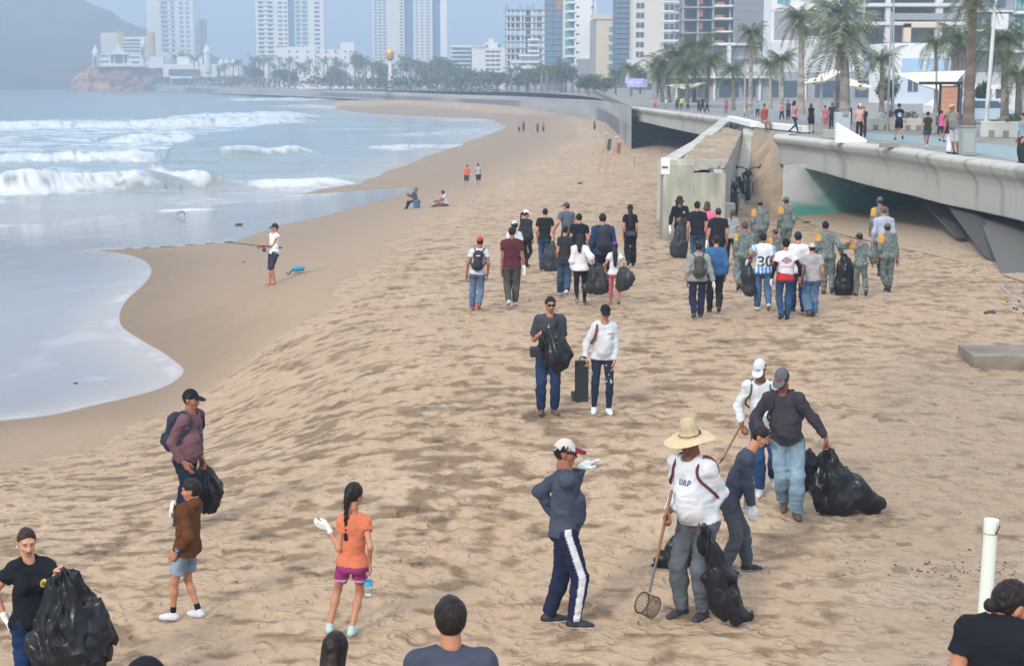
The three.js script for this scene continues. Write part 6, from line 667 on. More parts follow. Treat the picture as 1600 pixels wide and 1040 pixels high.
// flat print wrapped onto a garment: every corner is carried in along the chest's normal until it meets the cloth
const font = await new FontLoader().loadAsync('fonts/droid/droid_sans_bold.typeface.json');
function printOn(p, geo, cx, cy, side, m, name = 'print', F = null) {   // geo in metres in the (viewer's right, up) plane of that side
  const g = geo.index ? geo.toNonIndexed() : geo, a = g.attributes.position, dir = p.f.clone().multiplyScalar(side), rt = p.l.clone().multiplyScalar(side), fn = F ?? p.shirtF;
  for (let i = 0; i < a.count; i++) { const q = p.hip.clone().addScaledVector(rt, cx + a.getX(i)).addScaledVector(p.su, cy + a.getY(i)).addScaledVector(dir, 0.45); for (let s = 0; s < 60; s++) { const d = fn(q.x, q.y, q.z); if (d < 0.0015) break; q.addScaledVector(dir, -Math.max(0.001, d * 0.6)); } q.addScaledVector(dir, 0.0035 + a.getZ(i)); a.setXYZ(i, q.x, q.y, q.z); }
  g.computeVertexNormals(); return part(p.t, name, g, m);
}
const textGeo = (s, size) => { const g = new TextGeometry(s, { font, size, depth: 0.001, curveSegments: 4 }); g.computeBoundingBox(); const b = g.boundingBox; return g.translate(-(b.min.x + b.max.x) / 2, -(b.min.y + b.max.y) / 2, 0); };
// rubbish bags and other soft things: lumps joined, then creased
const plastic = new THREE.MeshPhysicalMaterial({ color: new THREE.Color(0.012, 0.012, 0.014), roughness: 0.3, specularIntensity: 0.55 }), greyPlastic = new THREE.MeshPhysicalMaterial({ color: new THREE.Color(0.03, 0.031, 0.036), roughness: 0.4, specularIntensity: 0.5 }), nylon = vmat(0.75);
function soft(name, label, cat, D, chain, o = {}) {   // chain: [px, py, dz, r] joined one to the next; null starts a new chain
  const base = at(chain[0][0], chain[0][1], D); const gy = o.onGround === false ? -9 : ground(base.x, base.z); const pos = V(base.x, Math.max(gy, -5), base.z); if (o.onGround === false) pos.y = base.y;
  const t = thing(name, label, cat, pos, o.group), b = []; let prev = null; for (const c of chain) { if (!c) { prev = null; continue; } const p = at(c[0], c[1], D - (c[2] ?? 0)).sub(pos), r = c[3]; if (prev) b.push(bone(prev.p, p, prev.r, r, { n: V(0, 0, 1), f: o.flat ?? 0.8 })); prev = { p, r }; }
  const U = union(b, o.k ?? 0.08), top = at(chain[0][0], chain[0][1], D).sub(pos), amp = (o.amp ?? 0.03) * 1.2, n = o.pleats ?? 9, sd = (chain[0][0] * 3 + chain[0][1]) | 0;
  const F = (x, y, z) => { let d = U(x, y, z); const dx = x - top.x, dz = z - top.z, dy = top.y - y, r = Math.hypot(dx, dy, dz), a = Math.atan2(dx, dz + 0.3 * Math.abs(dy) * 0.001), e = Math.abs(Math.sin(a * n / 2 + 1.6 * vnoise(x * 4, y * 4, z * 4 + sd))) - 0.5; d += amp * e * smooth(0.0, 0.12, r) * (0.35 + 0.65 * smooth(0.7, 0.15, r)); d += amp * 0.55 * (Math.abs(vnoise(x * 5 + sd, y * 3, z * 5)) * 2 - 0.6) + amp * 0.26 * (Math.abs(vnoise(x * 11 + y * 4, y * 7 + sd - x * 3, z * 11)) * 2 - 0.6) + amp * 0.42 * (1 - 2.6 * Math.pow(Math.abs(vnoise(x * 9 + y * 2.5 + sd, y * 2.6, z * 9 - x * 2)), 0.7)) * smooth(0.05, 0.2, r) * 0.8 + amp * 0.1 * vnoise(x * 26, y * 18, z * 26); if (o.floor !== false) { const fl = -y + 0.004; if (fl > d) d = fl; } return d; };
  const [lo, hi] = boundsOf(b, 0.06); part(t, o.part ?? 'sack', netMesh(F, lo, hi, o.cell ?? (D < 20 ? 0.0115 : D < 30 ? 0.014 : 0.022), o.color ?? [1, 1, 1]), o.mat ?? plastic); return t;
}
function backpack(p, label, c, o = {}) {
  const t = thing('backpack', label, 'backpack', p.base), k = p.k * (o.s ?? 1), M = (ff, ll, tt) => p.sp(tt, ff, ll), b = [bone(M(-0.2, -0.055, 0.3), M(-0.2, 0.055, 0.3), 0.085 * k, 0.085 * k), bone(M(-0.19, -0.05, 0.8), M(-0.19, 0.05, 0.8), 0.075 * k, 0.075 * k), bone(M(-0.21, 0, 0.3), M(-0.19, 0, 0.82), 0.11 * k, 0.095 * k)], U = union(b, 0.05), [lo, hi] = boundsOf(b, 0.05);
  part(t, 'pack', netMesh((x, y, z) => U(x, y, z) + 0.006 * vnoise(x * 14, y * 14, z * 14), lo, hi, p.D < 20 ? 0.012 : 0.02, (x, y, z) => { const n = 1 + 0.2 * vnoise(x * 20, y * 20, z * 20); return c.map((v) => v * n); }), nylon);
  const pk = [bone(M(-0.3, -0.04, 0.32), M(-0.3, 0.04, 0.32), 0.05 * k, 0.05 * k), bone(M(-0.3, -0.04, 0.44), M(-0.3, 0.04, 0.44), 0.045 * k, 0.045 * k)], [l2, h2] = boundsOf(pk, 0.03); part(t, 'pocket', netMesh(union(pk, 0.03), l2, h2, p.D < 20 ? 0.012 : 0.02, c.map((v) => v * 0.8)), nylon);
  for (const m of [-1, 1]) { const pts = [[-0.14, 0.06, 0.9], [-0.02, 0.105, 1.0], [0.09, 0.118, 0.9], [0.13, 0.15, 0.74], [0.05, 0.195, 0.58], [-0.04, 0.2, 0.42], [-0.12, 0.14, 0.3]].map(([ff, ll, tt]) => M(ff, ll * m, tt)); for (let i = 1; i < 6; i++) { const q = pts[i]; for (let s = 0; s < 30; s++) { const d = p.shirtF(q.x, q.y, q.z); if (Math.abs(d - 0.012) < 0.003) break; const e = 0.01, g = V(p.shirtF(q.x + e, q.y, q.z) - p.shirtF(q.x - e, q.y, q.z), p.shirtF(q.x, q.y + e, q.z) - p.shirtF(q.x, q.y - e, q.z), p.shirtF(q.x, q.y, q.z + e) - p.shirtF(q.x, q.y, q.z - e)).normalize(); q.addScaledVector(g, (0.012 - d) * 0.7); } } part(t, 'strap', tint(tube(pts, 0.0135 * p.k, 30, 6), () => o.strap ?? c), nylon); }
  return t;
}
// ---------------------------------------------------------------- people close by
const P = person;
{ const p = P({ id: 'F1', D: 12.4, foot: [34, 900], top: [42, 822], yaw: 22, hyaw: 28, pitch: 16, fem: 1, skin: 'fair', style: 'bun', slick: 1, noEyes: 1, hair: [0.03, 0.018, 0.014], shirt: BLACK, pants: col('#243a63', 0.7), sleeve: 0.24, hr: [9, 968, 0.02], hl: [88, 893, 0.28], el: [-0.3, 0.4, -0.9], er: [-0.5, 0.6, 0], gr: 1, pl: { curl: 1.3, dir: [0.8, 0.45, 0.3], palm: [0, -0.7, 0.6], thumb: [-0.5, 0.3, 0.8] }, pr: { curl: 0.35 }, label: 'woman in black tee and jeans with one white glove holding up a black rubbish bag' });
  printOn(p, new THREE.CylinderGeometry(0.034, 0.034, 0.002, 24).rotateX(Math.PI / 2), 0.1, 0.36, 1, mat([0.62, 0.55, 0.06], 0.7), 'badge'); printOn(p, new THREE.CylinderGeometry(0.017, 0.017, 0.002, 18).rotateX(Math.PI / 2).translate(0, 0, 0.002), 0.1, 0.36, 1, mat([0.3, 0.22, 0.03], 0.7), 'badge_centre');
  const e = p.hm(-0.084, -0.04, -0.008); part(p.t, 'earring', new THREE.SphereGeometry(0.007, 8, 6).translate(e.x, e.y, e.z), mat([0.8, 0.8, 0.78], 0.3));
  soft('rubbish_bag', 'big glossy black rubbish bag lifted by the woman in the black tee', 'rubbish bag', 12.0, [[98, 886, 0, 0.04], [104, 925, 0, 0.14], [108, 975, 0, 0.25], [112, 1010, 0, 0.29], [108, 1090, 0, 0.3], null, [78, 985, 0.05, 0.12], [60, 1004, 0.08, 0.09], null, [130, 960, 0, 0.12], [156, 1012, 0, 0.12]], { amp: 0.05, pleats: 9, floor: false, cell: 0.0085 }); }
P({ id: 'F5', D: 8.9, foot: [703, 1000], top: [703, 935], yaw: 183, hyaw: 186, pitch: 4, w: 1.06, skin: 'tan', style: 'thick', shirt: [0.055, 0.062, 0.092], pants: BLACK, noEyes: 1, label: 'man in a slate blue tee seen from behind at the bottom of the picture' });
P({ id: 'F4', D: 9.4, foot: [523, 1000], top: [523, 989], yaw: 168, hyaw: 165, fem: 1, skin: 'brown', style: 'long', hair: [0.02, 0.013, 0.011], shirt: BLACK, pants: BLACK, noEyes: 1, label: 'dark haired head of a person just below the girl in orange' });
P({ id: 'F6', D: 8.9, foot: [1562, 1000], top: [1582, 911], yaw: 158, hyaw: 118, pitch: 24, fem: 1, w: 0.98, slick: 1, skin: 'tan', style: 'bun', neck: [1562, 972, 0], hip: [1556, 1130, 0], shirt: BLACK, pants: BLACK, sleeve: 0.2, label: 'woman in black polo with her hair in a bun at the lower right corner', noEyes: 1 });
P({ id: 'F3', D: 7.4, foot: [222, 1000], top: [222, 1032], yaw: 180, cap: BLACK, capBack: 0, w: 1, skin: 'brown', shirt: BLACK, pants: BLACK, noEyes: 1, label: 'top of a black cap at the bottom edge beside the lifted rubbish bag' });
{ const p = P({ id: 'M1', foot: [285, 828], top: [298, 606], yaw: 68, hyaw: 72, pitch: 4, fat: 0.45, skin: 'brown', cap: [0.012, 0.014, 0.016], shirt: col('#86626a', 0.62), pants: DJEANS, sleeve: 0.97, hr: [286, 722, 0.17], hl: [314, 715, -0.2], fl: [-0.12, 0.07, 0], fr: [0.06, 0.07, 0], shoe: BLACK, sole: WHITE, label: 'man in mauve long sleeved shirt and black cap with a navy backpack', pl: { curl: 1.2 } });
  printOn(p, textGeo('SIIP', 0.05), 0.06, 0.33, 1, mat([0.2, 0.12, 0.4], 0.8)); printOn(p, new THREE.BoxGeometry(0.05, 0.14, 0.002, 2, 4, 1), 0.0, 0.32, 1, mat([0.02, 0.02, 0.025], 0.6), 'sunglasses');
  backpack(p, 'navy backpack with orange piping on the man in mauve', col('#1b2440', 0.6), { strap: col('#1b2440', 0.6) });
  soft('rubbish_bag', 'round black rubbish bag carried by the man in mauve', 'rubbish bag', 18.6, [[317, 722, 0, 0.03], [322, 745, 0, 0.1], [328, 768, 0, 0.16], [324, 786, 0, 0.14]], { amp: 0.03, floor: false }); }
{ const p = P({ id: 'M2', foot: [288, 966], top: [297, 748], kid: 0.55, yaw: -108, hyaw: -96, pitch: 6, skin: 'tan', style: 'thick', shirt: col('#70462a', 0.62), hood: 1, bulk: 0.012, pants: col('#8d9cab', 0.7), leg: 0.36, sleeve: 0.98, hemY: -0.1, flare: 0.02, hl: [275, 862, 0.16], el: [-0.8, 0.25, -0.2], hr: [270, 786, -0.16], er: [-0.3, 0.5, -0.9], gr: 1, pr: { dir: [-0.25, -0.95, 0.1], curl: 0.35, palm: [0.9, -0.2, 0.1], thumb: [0, 0.2, 1] }, fl: [0.1, 0.06, 0], fr: [-0.12, 0.06, 0], shoe: WHITE, sock: BLACK, bareMore: 1, label: 'boy in brown hooded sweatshirt, pale shorts and white sneakers' });
  const w = p.wr.l, e = p.el.l, d = w.clone().sub(e).normalize(); part(p.t, 'watch', new THREE.TorusGeometry(0.036, 0.012, 8, 20).applyQuaternion(new THREE.Quaternion().setFromUnitVectors(V(0, 0, 1), d)).translate(w.x - d.x * 0.03, w.y - d.y * 0.03, w.z - d.z * 0.03), mat([0.02, 0.03, 0.08], 0.4)); const wf = w.clone().addScaledVector(d, -0.03).add(V(0, 0.01, 0.046)); part(p.t, 'watch_face', rbox(0.035, 0.035, 0.012, 0.004, wf.x, wf.y, wf.z), mat([0.1, 0.25, 0.5], 0.3)); }
{ const pk = col('#b8478f', 0.62); P({ id: 'M3', foot: [531, 991], top: [553, 754], kid: 0.5, fem: 1, yaw: 178, hyaw: 140, pitch: 2, skin: 'tan', style: 'braid', hair: [0.016, 0.011, 0.01], shirt: col('#e88662', 0.68), sleeve: 0.2, hemY: -0.03, pants: (x, y, z, o) => { const q = o.hip.y - 0.115 * o.k - y; return q > 0.086 && q < 0.1 ? [0.55, 0.4, 0.5] : pk; }, leg: 0.28, hip: [550, 878, 0], hl: [513, 824, -0.05], el: [-0.1, 0.5, -1], gl: 1, pl: { dir: [-0.95, 0.32, 0], palm: [0, 0.4, -0.9], thumb: [0.2, 0.9, 0.3], curl: 0.35 }, hr: [577, 880, 0.02], pr: { curl: 1.2, dir: [0.15, -1, 0.1] }, fl: [0.04, 0.125, 0], fr: [-0.02, 0.095, 0], shoe: [0.38, 0.5, 0.46], bareMore: 1, label: 'girl in orange tee and pink shorts with a long dark braid' });
  const D = FIG.M3.D - 0.03, b = at(576, 929, D), t = thing('water_bottle', 'clear water bottle with a blue label held by the girl in orange', 'bottle', b), k = 1.15, pr = [[0.001, 0], [0.03, 0.002], [0.033, 0.01], [0.033, 0.06], [0.031, 0.07], [0.033, 0.08], [0.033, 0.13], [0.028, 0.155], [0.014, 0.185], [0.0125, 0.2]].map(([a, c]) => new THREE.Vector2(a * k, c * k)); part(t, 'bottle', new THREE.LatheGeometry(pr, 20), new THREE.MeshPhysicalMaterial({ color: new THREE.Color(0.92, 0.95, 0.97), roughness: 0.06, transmission: 1, thickness: 0 })); part(t, 'label', new THREE.CylinderGeometry(0.0338 * k, 0.0338 * k, 0.042 * k, 20, 1, true).translate(0, 0.1 * k, 0), mat([0.05, 0.35, 0.6], 0.5)); part(t, 'cap', new THREE.CylinderGeometry(0.015 * k, 0.015 * k, 0.02 * k, 14).translate(0, 0.208 * k, 0), mat([0.04, 0.07, 0.35], 0.5)); part(t, 'water', new THREE.CylinderGeometry(0.03 * k, 0.03 * k, 0.055 * k, 18).translate(0, 0.031 * k, 0), new THREE.MeshPhysicalMaterial({ color: new THREE.Color(0.9, 0.95, 0.97), roughness: 0.02, transmission: 1, thickness: 0.05, ior: 1.33 })); }
{ const p = P({ id: 'M4', foot: [880, 976], top: [884, 684], yaw: 92, hyaw: 84, pitch: 4, fat: 0.45, skin: 'brown', cap: col('#cfc9c2', 0.8), bill: [0.16, 0.015, 0.035], glasses: 1, shirt: SLATE, sleeve: 0.97, pants: (x, y, z, o) => { const n = [0.016, 0.02, 0.05]; const hipD = o.hip.y + 0.02 - y, kneeY = o.kn.r.y; const A = y > kneeY ? o.hip.clone().addScaledVector(o.l, -0.09).lerp(o.kn.r, clamp((o.hip.y - y) / (o.hip.y - kneeY), 0, 1)) : o.kn.r.clone().lerp(o.an.r, clamp((kneeY - y) / (kneeY - o.an.r.y), 0, 1)); const q = V(x, y, z).sub(A); const ff = q.dot(o.f), ll = q.dot(o.l); return ll < -0.02 && Math.abs(ff - 0.02) < 0.034 ? [0.6, 0.6, 0.63] : n; }, hr: [908, 729, -0.18], er: [-0.3, 0.2, -0.9], gr: 1, pr: { dir: [0.72, 0.3, -0.5], palm: [0, -1, 0], thumb: [-0.2, 0.6, 0.75], curl: [0.15, 1.2, 1.4, 1.5] }, hl: [868, 806, -0.2], el: [-1, 0.2, 0], fl: [-0.14, 0.09, 0], fr: [0.1, 0.09, 0], shoe: BLACK, sole: [0.6, 0.6, 0.58], label: 'man in navy track pants with a white stripe pointing with a gloved hand' });
  const q = p.hm(-0.098, 0.055, 0.02), M = new THREE.Matrix4().makeBasis(p.hf, p.hu, p.hl.clone().negate()).setPosition(q); part(p.t, 'cap_emblem', [box(0.035, 0.006, 0.004, 0, 0.012, 0), box(0.028, 0.006, 0.004, 0, -0.004, 0), box(0.04, 0.006, 0.004, 0.002, -0.02, 0), box(0.006, 0.03, 0.004, 0.03, 0, 0)].map((g) => g.applyMatrix4(M)), mat([0.12, 0.03, 0.06], 0.8)); }
{ const p = P({ id: 'M5', hip: [1092, 808, 0], stand: 0.35, foot: [1082, 962], top: [1079, 651], hat: 'straw', yaw: -42, hyaw: -62, pitch: 10, fat: 0.9, w: 1.06, skin: 'dark', shirt: WHITE, sleeve: 0.97, hemY: -0.03, pants: col('#6c7178', 0.62), hr: [1046, 798, 0.12], er: [-0.8, 0.3, -0.2], hl: [1103, 806, 0.14], el: [-0.9, 0.12, -0.1], pr: { curl: 1.35, dir: [-0.4, -0.6, 0.5], palm: [0.8, -0.2, 0.4], thumb: [-0.2, 0.7, 0.6] }, pl: { curl: 1.35, dir: [0.1, -1, 0.15] }, fl: [-0.02, 0.1, 0], fr: [0.07, 0.1, 0], shoe: [0.03, 0.032, 0.036], label: 'stout man in straw hat and white long sleeved shirt holding a scoop net' });
  const navy = mat([0.06, 0.07, 0.2], 0.85); printOn(p, textGeo('UAP', 0.055), 0.02, 0.4, 1, navy); printOn(p, new THREE.BoxGeometry(0.13, 0.008, 0.001, 10, 1, 1), 0.015, 0.382, 1, mat([0.3, 0.31, 0.4], 0.85), 'print_line');
  backpack(p, 'dark red backpack worn by the stout man in straw hat', [0.16, 0.02, 0.03], { strap: [0.1, 0.012, 0.03] });
  soft('rubbish_bag', 'half empty black bag hanging from the hand of the man in straw hat', 'rubbish bag', p.D - 0.28, [[1100, 818, 0, 0.025], [1108, 855, 0, 0.06], [1119, 905, 0.02, 0.1], [1132, 940, 0.02, 0.13], [1152, 960, 0, 0.085], [1178, 964, 0, 0.035], null, [1108, 850, 0, 0.04], [1138, 900, -0.05, 0.06], [1150, 945, -0.05, 0.08]], { amp: 0.035, cell: 0.009 });
  // scoop net with long handle
  const D = p.D - 0.18, a = at(1050, 765, D), b = at(1015, 925, D), m = b.clone().lerp(a, 0.32), t = thing('scoop_net', 'scoop net with wooden handle and round wire basket', 'scoop net', b), rel = (q) => q.clone().sub(b); part(t, 'handle', bar(rel(m), rel(a), 0.016, 0.017, 10), mat([0.26, 0.14, 0.07], 0.7)); part(t, 'ferrule', bar(V(0, 0.0, 0), rel(m), 0.012, 0.014, 10), mat([0.2, 0.2, 0.21], 0.5, { metalness: 0.5 }));
  const wire = mat([0.07, 0.05, 0.04], 0.7), R = 0.108, ax = V(0.72, -0.1, 0.68).normalize(), q = new THREE.Quaternion().setFromUnitVectors(V(0, 0, 1), ax), c0 = rel(at(1003, 941, D)), L = 0.15, put = (g, d) => g.applyQuaternion(q).translate(c0.x + ax.x * d, c0.y + ax.y * d, c0.z + ax.z * d);
  part(t, 'rim', put(new THREE.TorusGeometry(R, 0.008, 8, 32), 0), wire); part(t, 'rim', put(new THREE.TorusGeometry(R, 0.006, 8, 32), L), wire); const gs = []; for (let i = 0; i < 22; i++) { const an = i / 22 * 6.283; gs.push(put(bar(V(Math.cos(an) * R, Math.sin(an) * R, 0), V(Math.cos(an) * R, Math.sin(an) * R, L), 0.0022, 0.0022, 4), 0)); } for (let i = 1; i < 8; i++) gs.push(put(new THREE.TorusGeometry(R, 0.0022, 4, 28), L * i / 8)); for (let i = -5; i <= 5; i++) { const h2 = Math.sqrt(R * R - (i * 0.02) ** 2); gs.push(put(bar(V(i * 0.02, -h2, 0), V(i * 0.02, h2, 0), 0.002, 0.002, 4), L), put(bar(V(-h2, i * 0.02, 0), V(h2, i * 0.02, 0), 0.002, 0.002, 4), L)); } part(t, 'wire_mesh', gs, wire).userData.kind = 'stuff'; }
P({ id: 'M6', foot: [1152, 894], top: [1188, 658], h: 1.6, yaw: 80, hyaw: 76, pitch: 28, hip: [1139, 779, 0], neck: [1171, 707, 0.02], head: [1189, 682, 0.03], skin: 'tan', style: 'thick', shirt: SLATE, sleeve: 0.95, hr: [1175, 795, 0.16], er: [-0.8, 0.3, 0], gr: 1, hl: [1168, 795, -0.12], gl: 1, pr: { dir: [0.05, -1, 0.1] }, pants: col('#62666b', 0.6), fl: [0.12, 0.09, 0], fr: [-0.12, 0.09, 0], shoe: BLACK, sole: WHITE, label: 'young man in slate shirt bending forward with a white glove' });
soft('rubbish_bag', 'black rubbish bag resting on the sand behind the man in straw hat', 'rubbish bag', FIG.M5.D + 1.5, [[1070, 838, 0, 0.04], [1060, 858, 0, 0.14], [1047, 880, 0, 0.17], [1032, 889, 0, 0.09]], { amp: 0.035 });
{ const p = P({ id: 'M9', foot: [1201, 769], top: [1187, 560], cap: WHITE, yaw: -8, hyaw: -22, pitch: 34, skin: 'dark', fat: 0.3, shirt: WHITE, sleeve: 0.97, pants: col('#2f4a72', 0.75), hr: [1159, 664, 0.1], er: [-0.6, 0.4, 0], pr: { curl: 1.3 }, hl: [1207, 668, 0.05], fl: [-0.2, 0.07, 0.1], fr: [0.12, 0.1, 0], shoe: [0.5, 0.5, 0.5], label: 'man in white cap and white shirt with green backpack straps carrying a stick' });
  const navy = mat([0.07, 0.08, 0.24], 0.85); printOn(p, textGeo('UAP', 0.05), 0.1, 0.37, 1, navy); const q = p.hm(0, 0.075, 0.112), M = new THREE.Matrix4().makeBasis(p.hl, p.hu.clone().addScaledVector(p.hf, -0.5).normalize(), p.hf.clone().addScaledVector(p.hu, 0.5).normalize()).setPosition(q); part(p.t, 'cap_print', textGeo('UAP', 0.03).applyMatrix4(M), navy);
  backpack(p, 'olive backpack on the man in white cap', [0.03, 0.04, 0.02], { strap: [0.05, 0.085, 0.03] });
  const a = at(1158, 664, p.D - 0.15), b = at(1130, 716, p.D - 0.1), t = thing('litter_stick', 'brown stick with a dark tip held by the man in white cap', 'stick', b); part(t, 'shaft', bar(V(0, 0, 0), a.clone().sub(b).multiplyScalar(1.12), 0.013, 0.014), mat([0.24, 0.14, 0.07], 0.8)); part(t, 'tip', bar(V(0, 0, 0), V(-0.05, -0.07, 0), 0.02, 0.006), mat([0.06, 0.05, 0.04], 0.7)); }
{ const p = P({ id: 'M10', foot: [1236, 804], top: [1222, 574], cap: col('#77737a', 0.6), yaw: -4, hyaw: -30, pitch: 30, fat: 0.4, w: 1.08, skin: 'dark', glasses: 1, shirt: col('#4b4750', 0.62), sleeve: 0.97, pants: col('#8aa2b2', 0.62), flareLeg: 0.03, hl: [1291, 684, 0.02], el: [-0.6, 0.4, 0], pl: { curl: 1.3, dir: [0.3, -0.95, 0.1] }, hr: [1192, 676, 0.12], er: [-0.6, 0.3, 0], fl: [0.12, 0.06, 0], fr: [-0.16, 0.06, 0.05], shoe: [0.1, 0.05, 0.04], label: 'man in grey cap and dark grey shirt dragging a large rubbish bag' });
  const q = p.hm(0, 0.075, 0.112), M = new THREE.Matrix4().makeBasis(p.hl, p.hu, p.hf).setPosition(q); part(p.t, 'cap_print', [box(0.045, 0.01, 0.012, 0, 0.006, 0), box(0.03, 0.009, 0.012, 0, -0.01, 0)].map((g) => g.applyMatrix4(M)), mat([0.3, 0.05, 0.05], 0.8));
  backpack(p, 'black backpack on the man in grey cap', BLACK, { strap: BLACK });
  soft('rubbish_bag', 'large black rubbish bag dragged over the sand by the man in grey cap', 'rubbish bag', p.D + 0.02, [[1293, 694, 0, 0.03], [1296, 722, 0, 0.11], [1304, 752, 0, 0.2], [1312, 776, 0, 0.25], null, [1310, 735, 0, 0.1], [1336, 770, 0, 0.19], [1362, 784, 0, 0.12], [1376, 788, 0, 0.07], null, [1284, 768, 0, 0.14], [1290, 786, 0.05, 0.12]], { amp: 0.035, cell: 0.01, pleats: 11 });
  soft('rubbish_bag', 'smaller black rubbish bag behind the legs of the man in grey cap', 'rubbish bag', p.D + 1.0, [[1266, 700, 0, 0.03], [1261, 725, 0, 0.12], [1256, 752, 0, 0.15]], { amp: 0.03 }); }
{ const p = P({ id: 'M11', foot: [853, 645], top: [860, 462], yaw: 4, hyaw: 8, pitch: 2, skin: 'tan', style: 'short', glasses: 1, beard: 1, shirt: [0.05, 0.056, 0.07], sleeve: 0.42, sleeves2: 0, pants: col('#2b3d5c', 0.68), hr: [846, 520, 0.2], er: [-0.5, 0.3, -0.8], hl: [873, 530, 0.22], el: [-0.6, 0.3, -0.6], pr: { curl: 1.1, dir: [0.9, 0.1, 0.3] }, pl: { curl: 1.2, dir: [-0.8, 0, 0.4] }, fl: [0.05, 0.12, 0], fr: [0.02, 0.08, 0], shoe: [0.12, 0.065, 0.035], sole: [0.05, 0.03, 0.02], boot: 1, label: 'bearded man in sunglasses and dark grey tee clutching a black bag' });
  printOn(p, new THREE.ConeGeometry(0.022, 0.06, 3).scale(1, 1, 0.05), -0.02, 0.42, 1, mat([0.3, 0.32, 0.35], 0.8));
  soft('rubbish_bag', 'crumpled black bag clutched at the waist by the bearded man', 'rubbish bag', p.D - 0.27, [[852, 518, 0, 0.05], [858, 538, 0, 0.1], [866, 555, 0.02, 0.15], [876, 562, 0, 0.13], null, [870, 528, 0, 0.07], [888, 552, 0, 0.08], null, [856, 545, 0.05, 0.06], [870, 572, 0.02, 0.1]], { amp: 0.035, floor: false, cell: 0.0115 });
  const c = at(836, 550, p.D - 0.05), t = thing('camera_bag', 'small black camera bag at the hip of the bearded man', 'camera bag', c); part(t, 'bag', rbox(0.16, 0.15, 0.12, 0.03, 0, 0, 0), mat([0.02, 0.02, 0.022], 0.8)); part(t, 'flap', rbox(0.165, 0.06, 0.125, 0.02, 0, 0.055, 0.002), mat([0.03, 0.03, 0.033], 0.7)); part(t, 'strap', tube([V(0.03, 0.06, 0.02), p.sp(0.5, 0.17, -0.06).add(p.base).sub(c), p.sp(0.85, 0.13, 0.08).add(p.base).sub(c), p.sp(1.03, 0, 0.13).add(p.base).sub(c)], 0.014, 24, 6), mat([0.015, 0.015, 0.02], 0.8)); }
{ const star = (x, y, z) => fbm(x * 20, y * 16, z * 20 + 3, 2) > 0.3; const p = P({ id: 'M12', foot: [938, 644], top: [946, 474], cap: [0.016, 0.017, 0.02], fem: 1, fat: 0.5, w: 1.0, yaw: 2, hyaw: 2, pitch: 14, skin: 'tan', style: 'short', shirt: WHITE, sleeve: 0.97, bulk: 0.006, hemY: -0.05, tight: 1, pants: (x, y, z, o) => (z - o.hip.z > 0.02 && y > o.kn.l.y - 0.05 && y < o.hip.y - 0.03 && star(x, y, z)) ? [0.5, 0.51, 0.53] : [0.02, 0.027, 0.05], hr: [914, 560, 0.08], er: [-0.7, 0.35, 0], hl: [960, 564, 0.1], el: [-0.7, 0.35, 0], pr: { curl: 1.2 }, fl: [0.05, 0.12, 0], fr: [0, 0.1, 0], shoe: [0.68, 0.68, 0.67], label: 'woman in black cap and white sweatshirt holding a folded black panel' });
  printOn(p, new THREE.BoxGeometry(0.07, 0.012, 0.001, 8, 1, 1), 0.08, 0.37, 1, mat([0.4, 0.15, 0.12], 0.8));
  const t0 = thing('shoulder_strap', 'red strap over the shoulder of the woman in white sweatshirt', 'bag strap', p.base); part(t0, 'strap', tube([p.sp(0.7, -0.13, -0.14), p.sp(1.04, -0.02, -0.12), p.sp(0.86, 0.12, -0.13), p.sp(0.62, 0.15, -0.16), p.sp(0.4, 0.08, -0.2)], 0.02, 24, 6), mat([0.2, 0.025, 0.025], 0.8)); part(t0, 'buckle', rbox(0.03, 0.04, 0.012, 0.004, ...p.sp(0.62, 0.165, -0.16).toArray()), mat([0.05, 0.05, 0.05], 0.4));
  const c = at(908, 595, p.D - 0.12), t = thing('folded_panel', 'flat black folded panel carried like a case by the woman in white', 'case', c); t.rotation.y = 0.35; const pm = mat([0.016, 0.017, 0.018], 0.7); part(t, 'panel', rbox(0.2, 0.64, 0.03, 0.01, 0, 0, 0.0), pm); part(t, 'panel', rbox(0.2, 0.64, 0.03, 0.01, 0.0, 0, 0.045), pm); part(t, 'flap', rbox(0.12, 0.16, 0.02, 0.006, -0.11, -0.22, -0.03).rotateZ(0.1), mat([0.04, 0.06, 0.06], 0.8)); part(t, 'handle', tube([V(-0.03, 0.32, 0.02), V(-0.02, 0.37, 0.02), V(0.06, 0.37, 0.02), V(0.07, 0.32, 0.02)], 0.009, 16, 6), pm); }
// ---------------------------------------------------------------- the walkers in the middle distance
const walk = (a = 0.2) => ({ fl: [a * 1.3 + 0.03, 0.075, 0], fr: [-a * 1.3 - 0.03, 0.08, a * 0.6 + 0.02] }), walk2 = (a = 0.2) => ({ fr: [a * 1.3 + 0.03, 0.075, 0], fl: [-a * 1.3 - 0.03, 0.08, a * 0.6 + 0.02] });
{ const p = P({ foot: [742, 485], top: [750, 369], yaw: 178, ...walk(0.1), cap: [0.5, 0.05, 0.04], skin: 'brown', shirt: [0.5, 0.52, 0.56], pants: col('#6d86a3', 0.7), shoe: [0.45, 0.06, 0.06], hl: [729, 428, 0.02], hr: [762, 427, 0.02], label: 'walker in red cap, pale tee and red shoes with a black backpack' }); backpack(p, 'black backpack with a small white emblem on the walker in red cap', [0.014, 0.015, 0.016]); const w = mat([0.6, 0.6, 0.6], 0.8); printOn(p, box(0.09, 0.02, 0.002), 0, 0.4, -1, w, 'emblem', (x, y, z) => Math.min(p.shirtF(x, y, z) - 0.22, 9)).position.z += 0.03; }
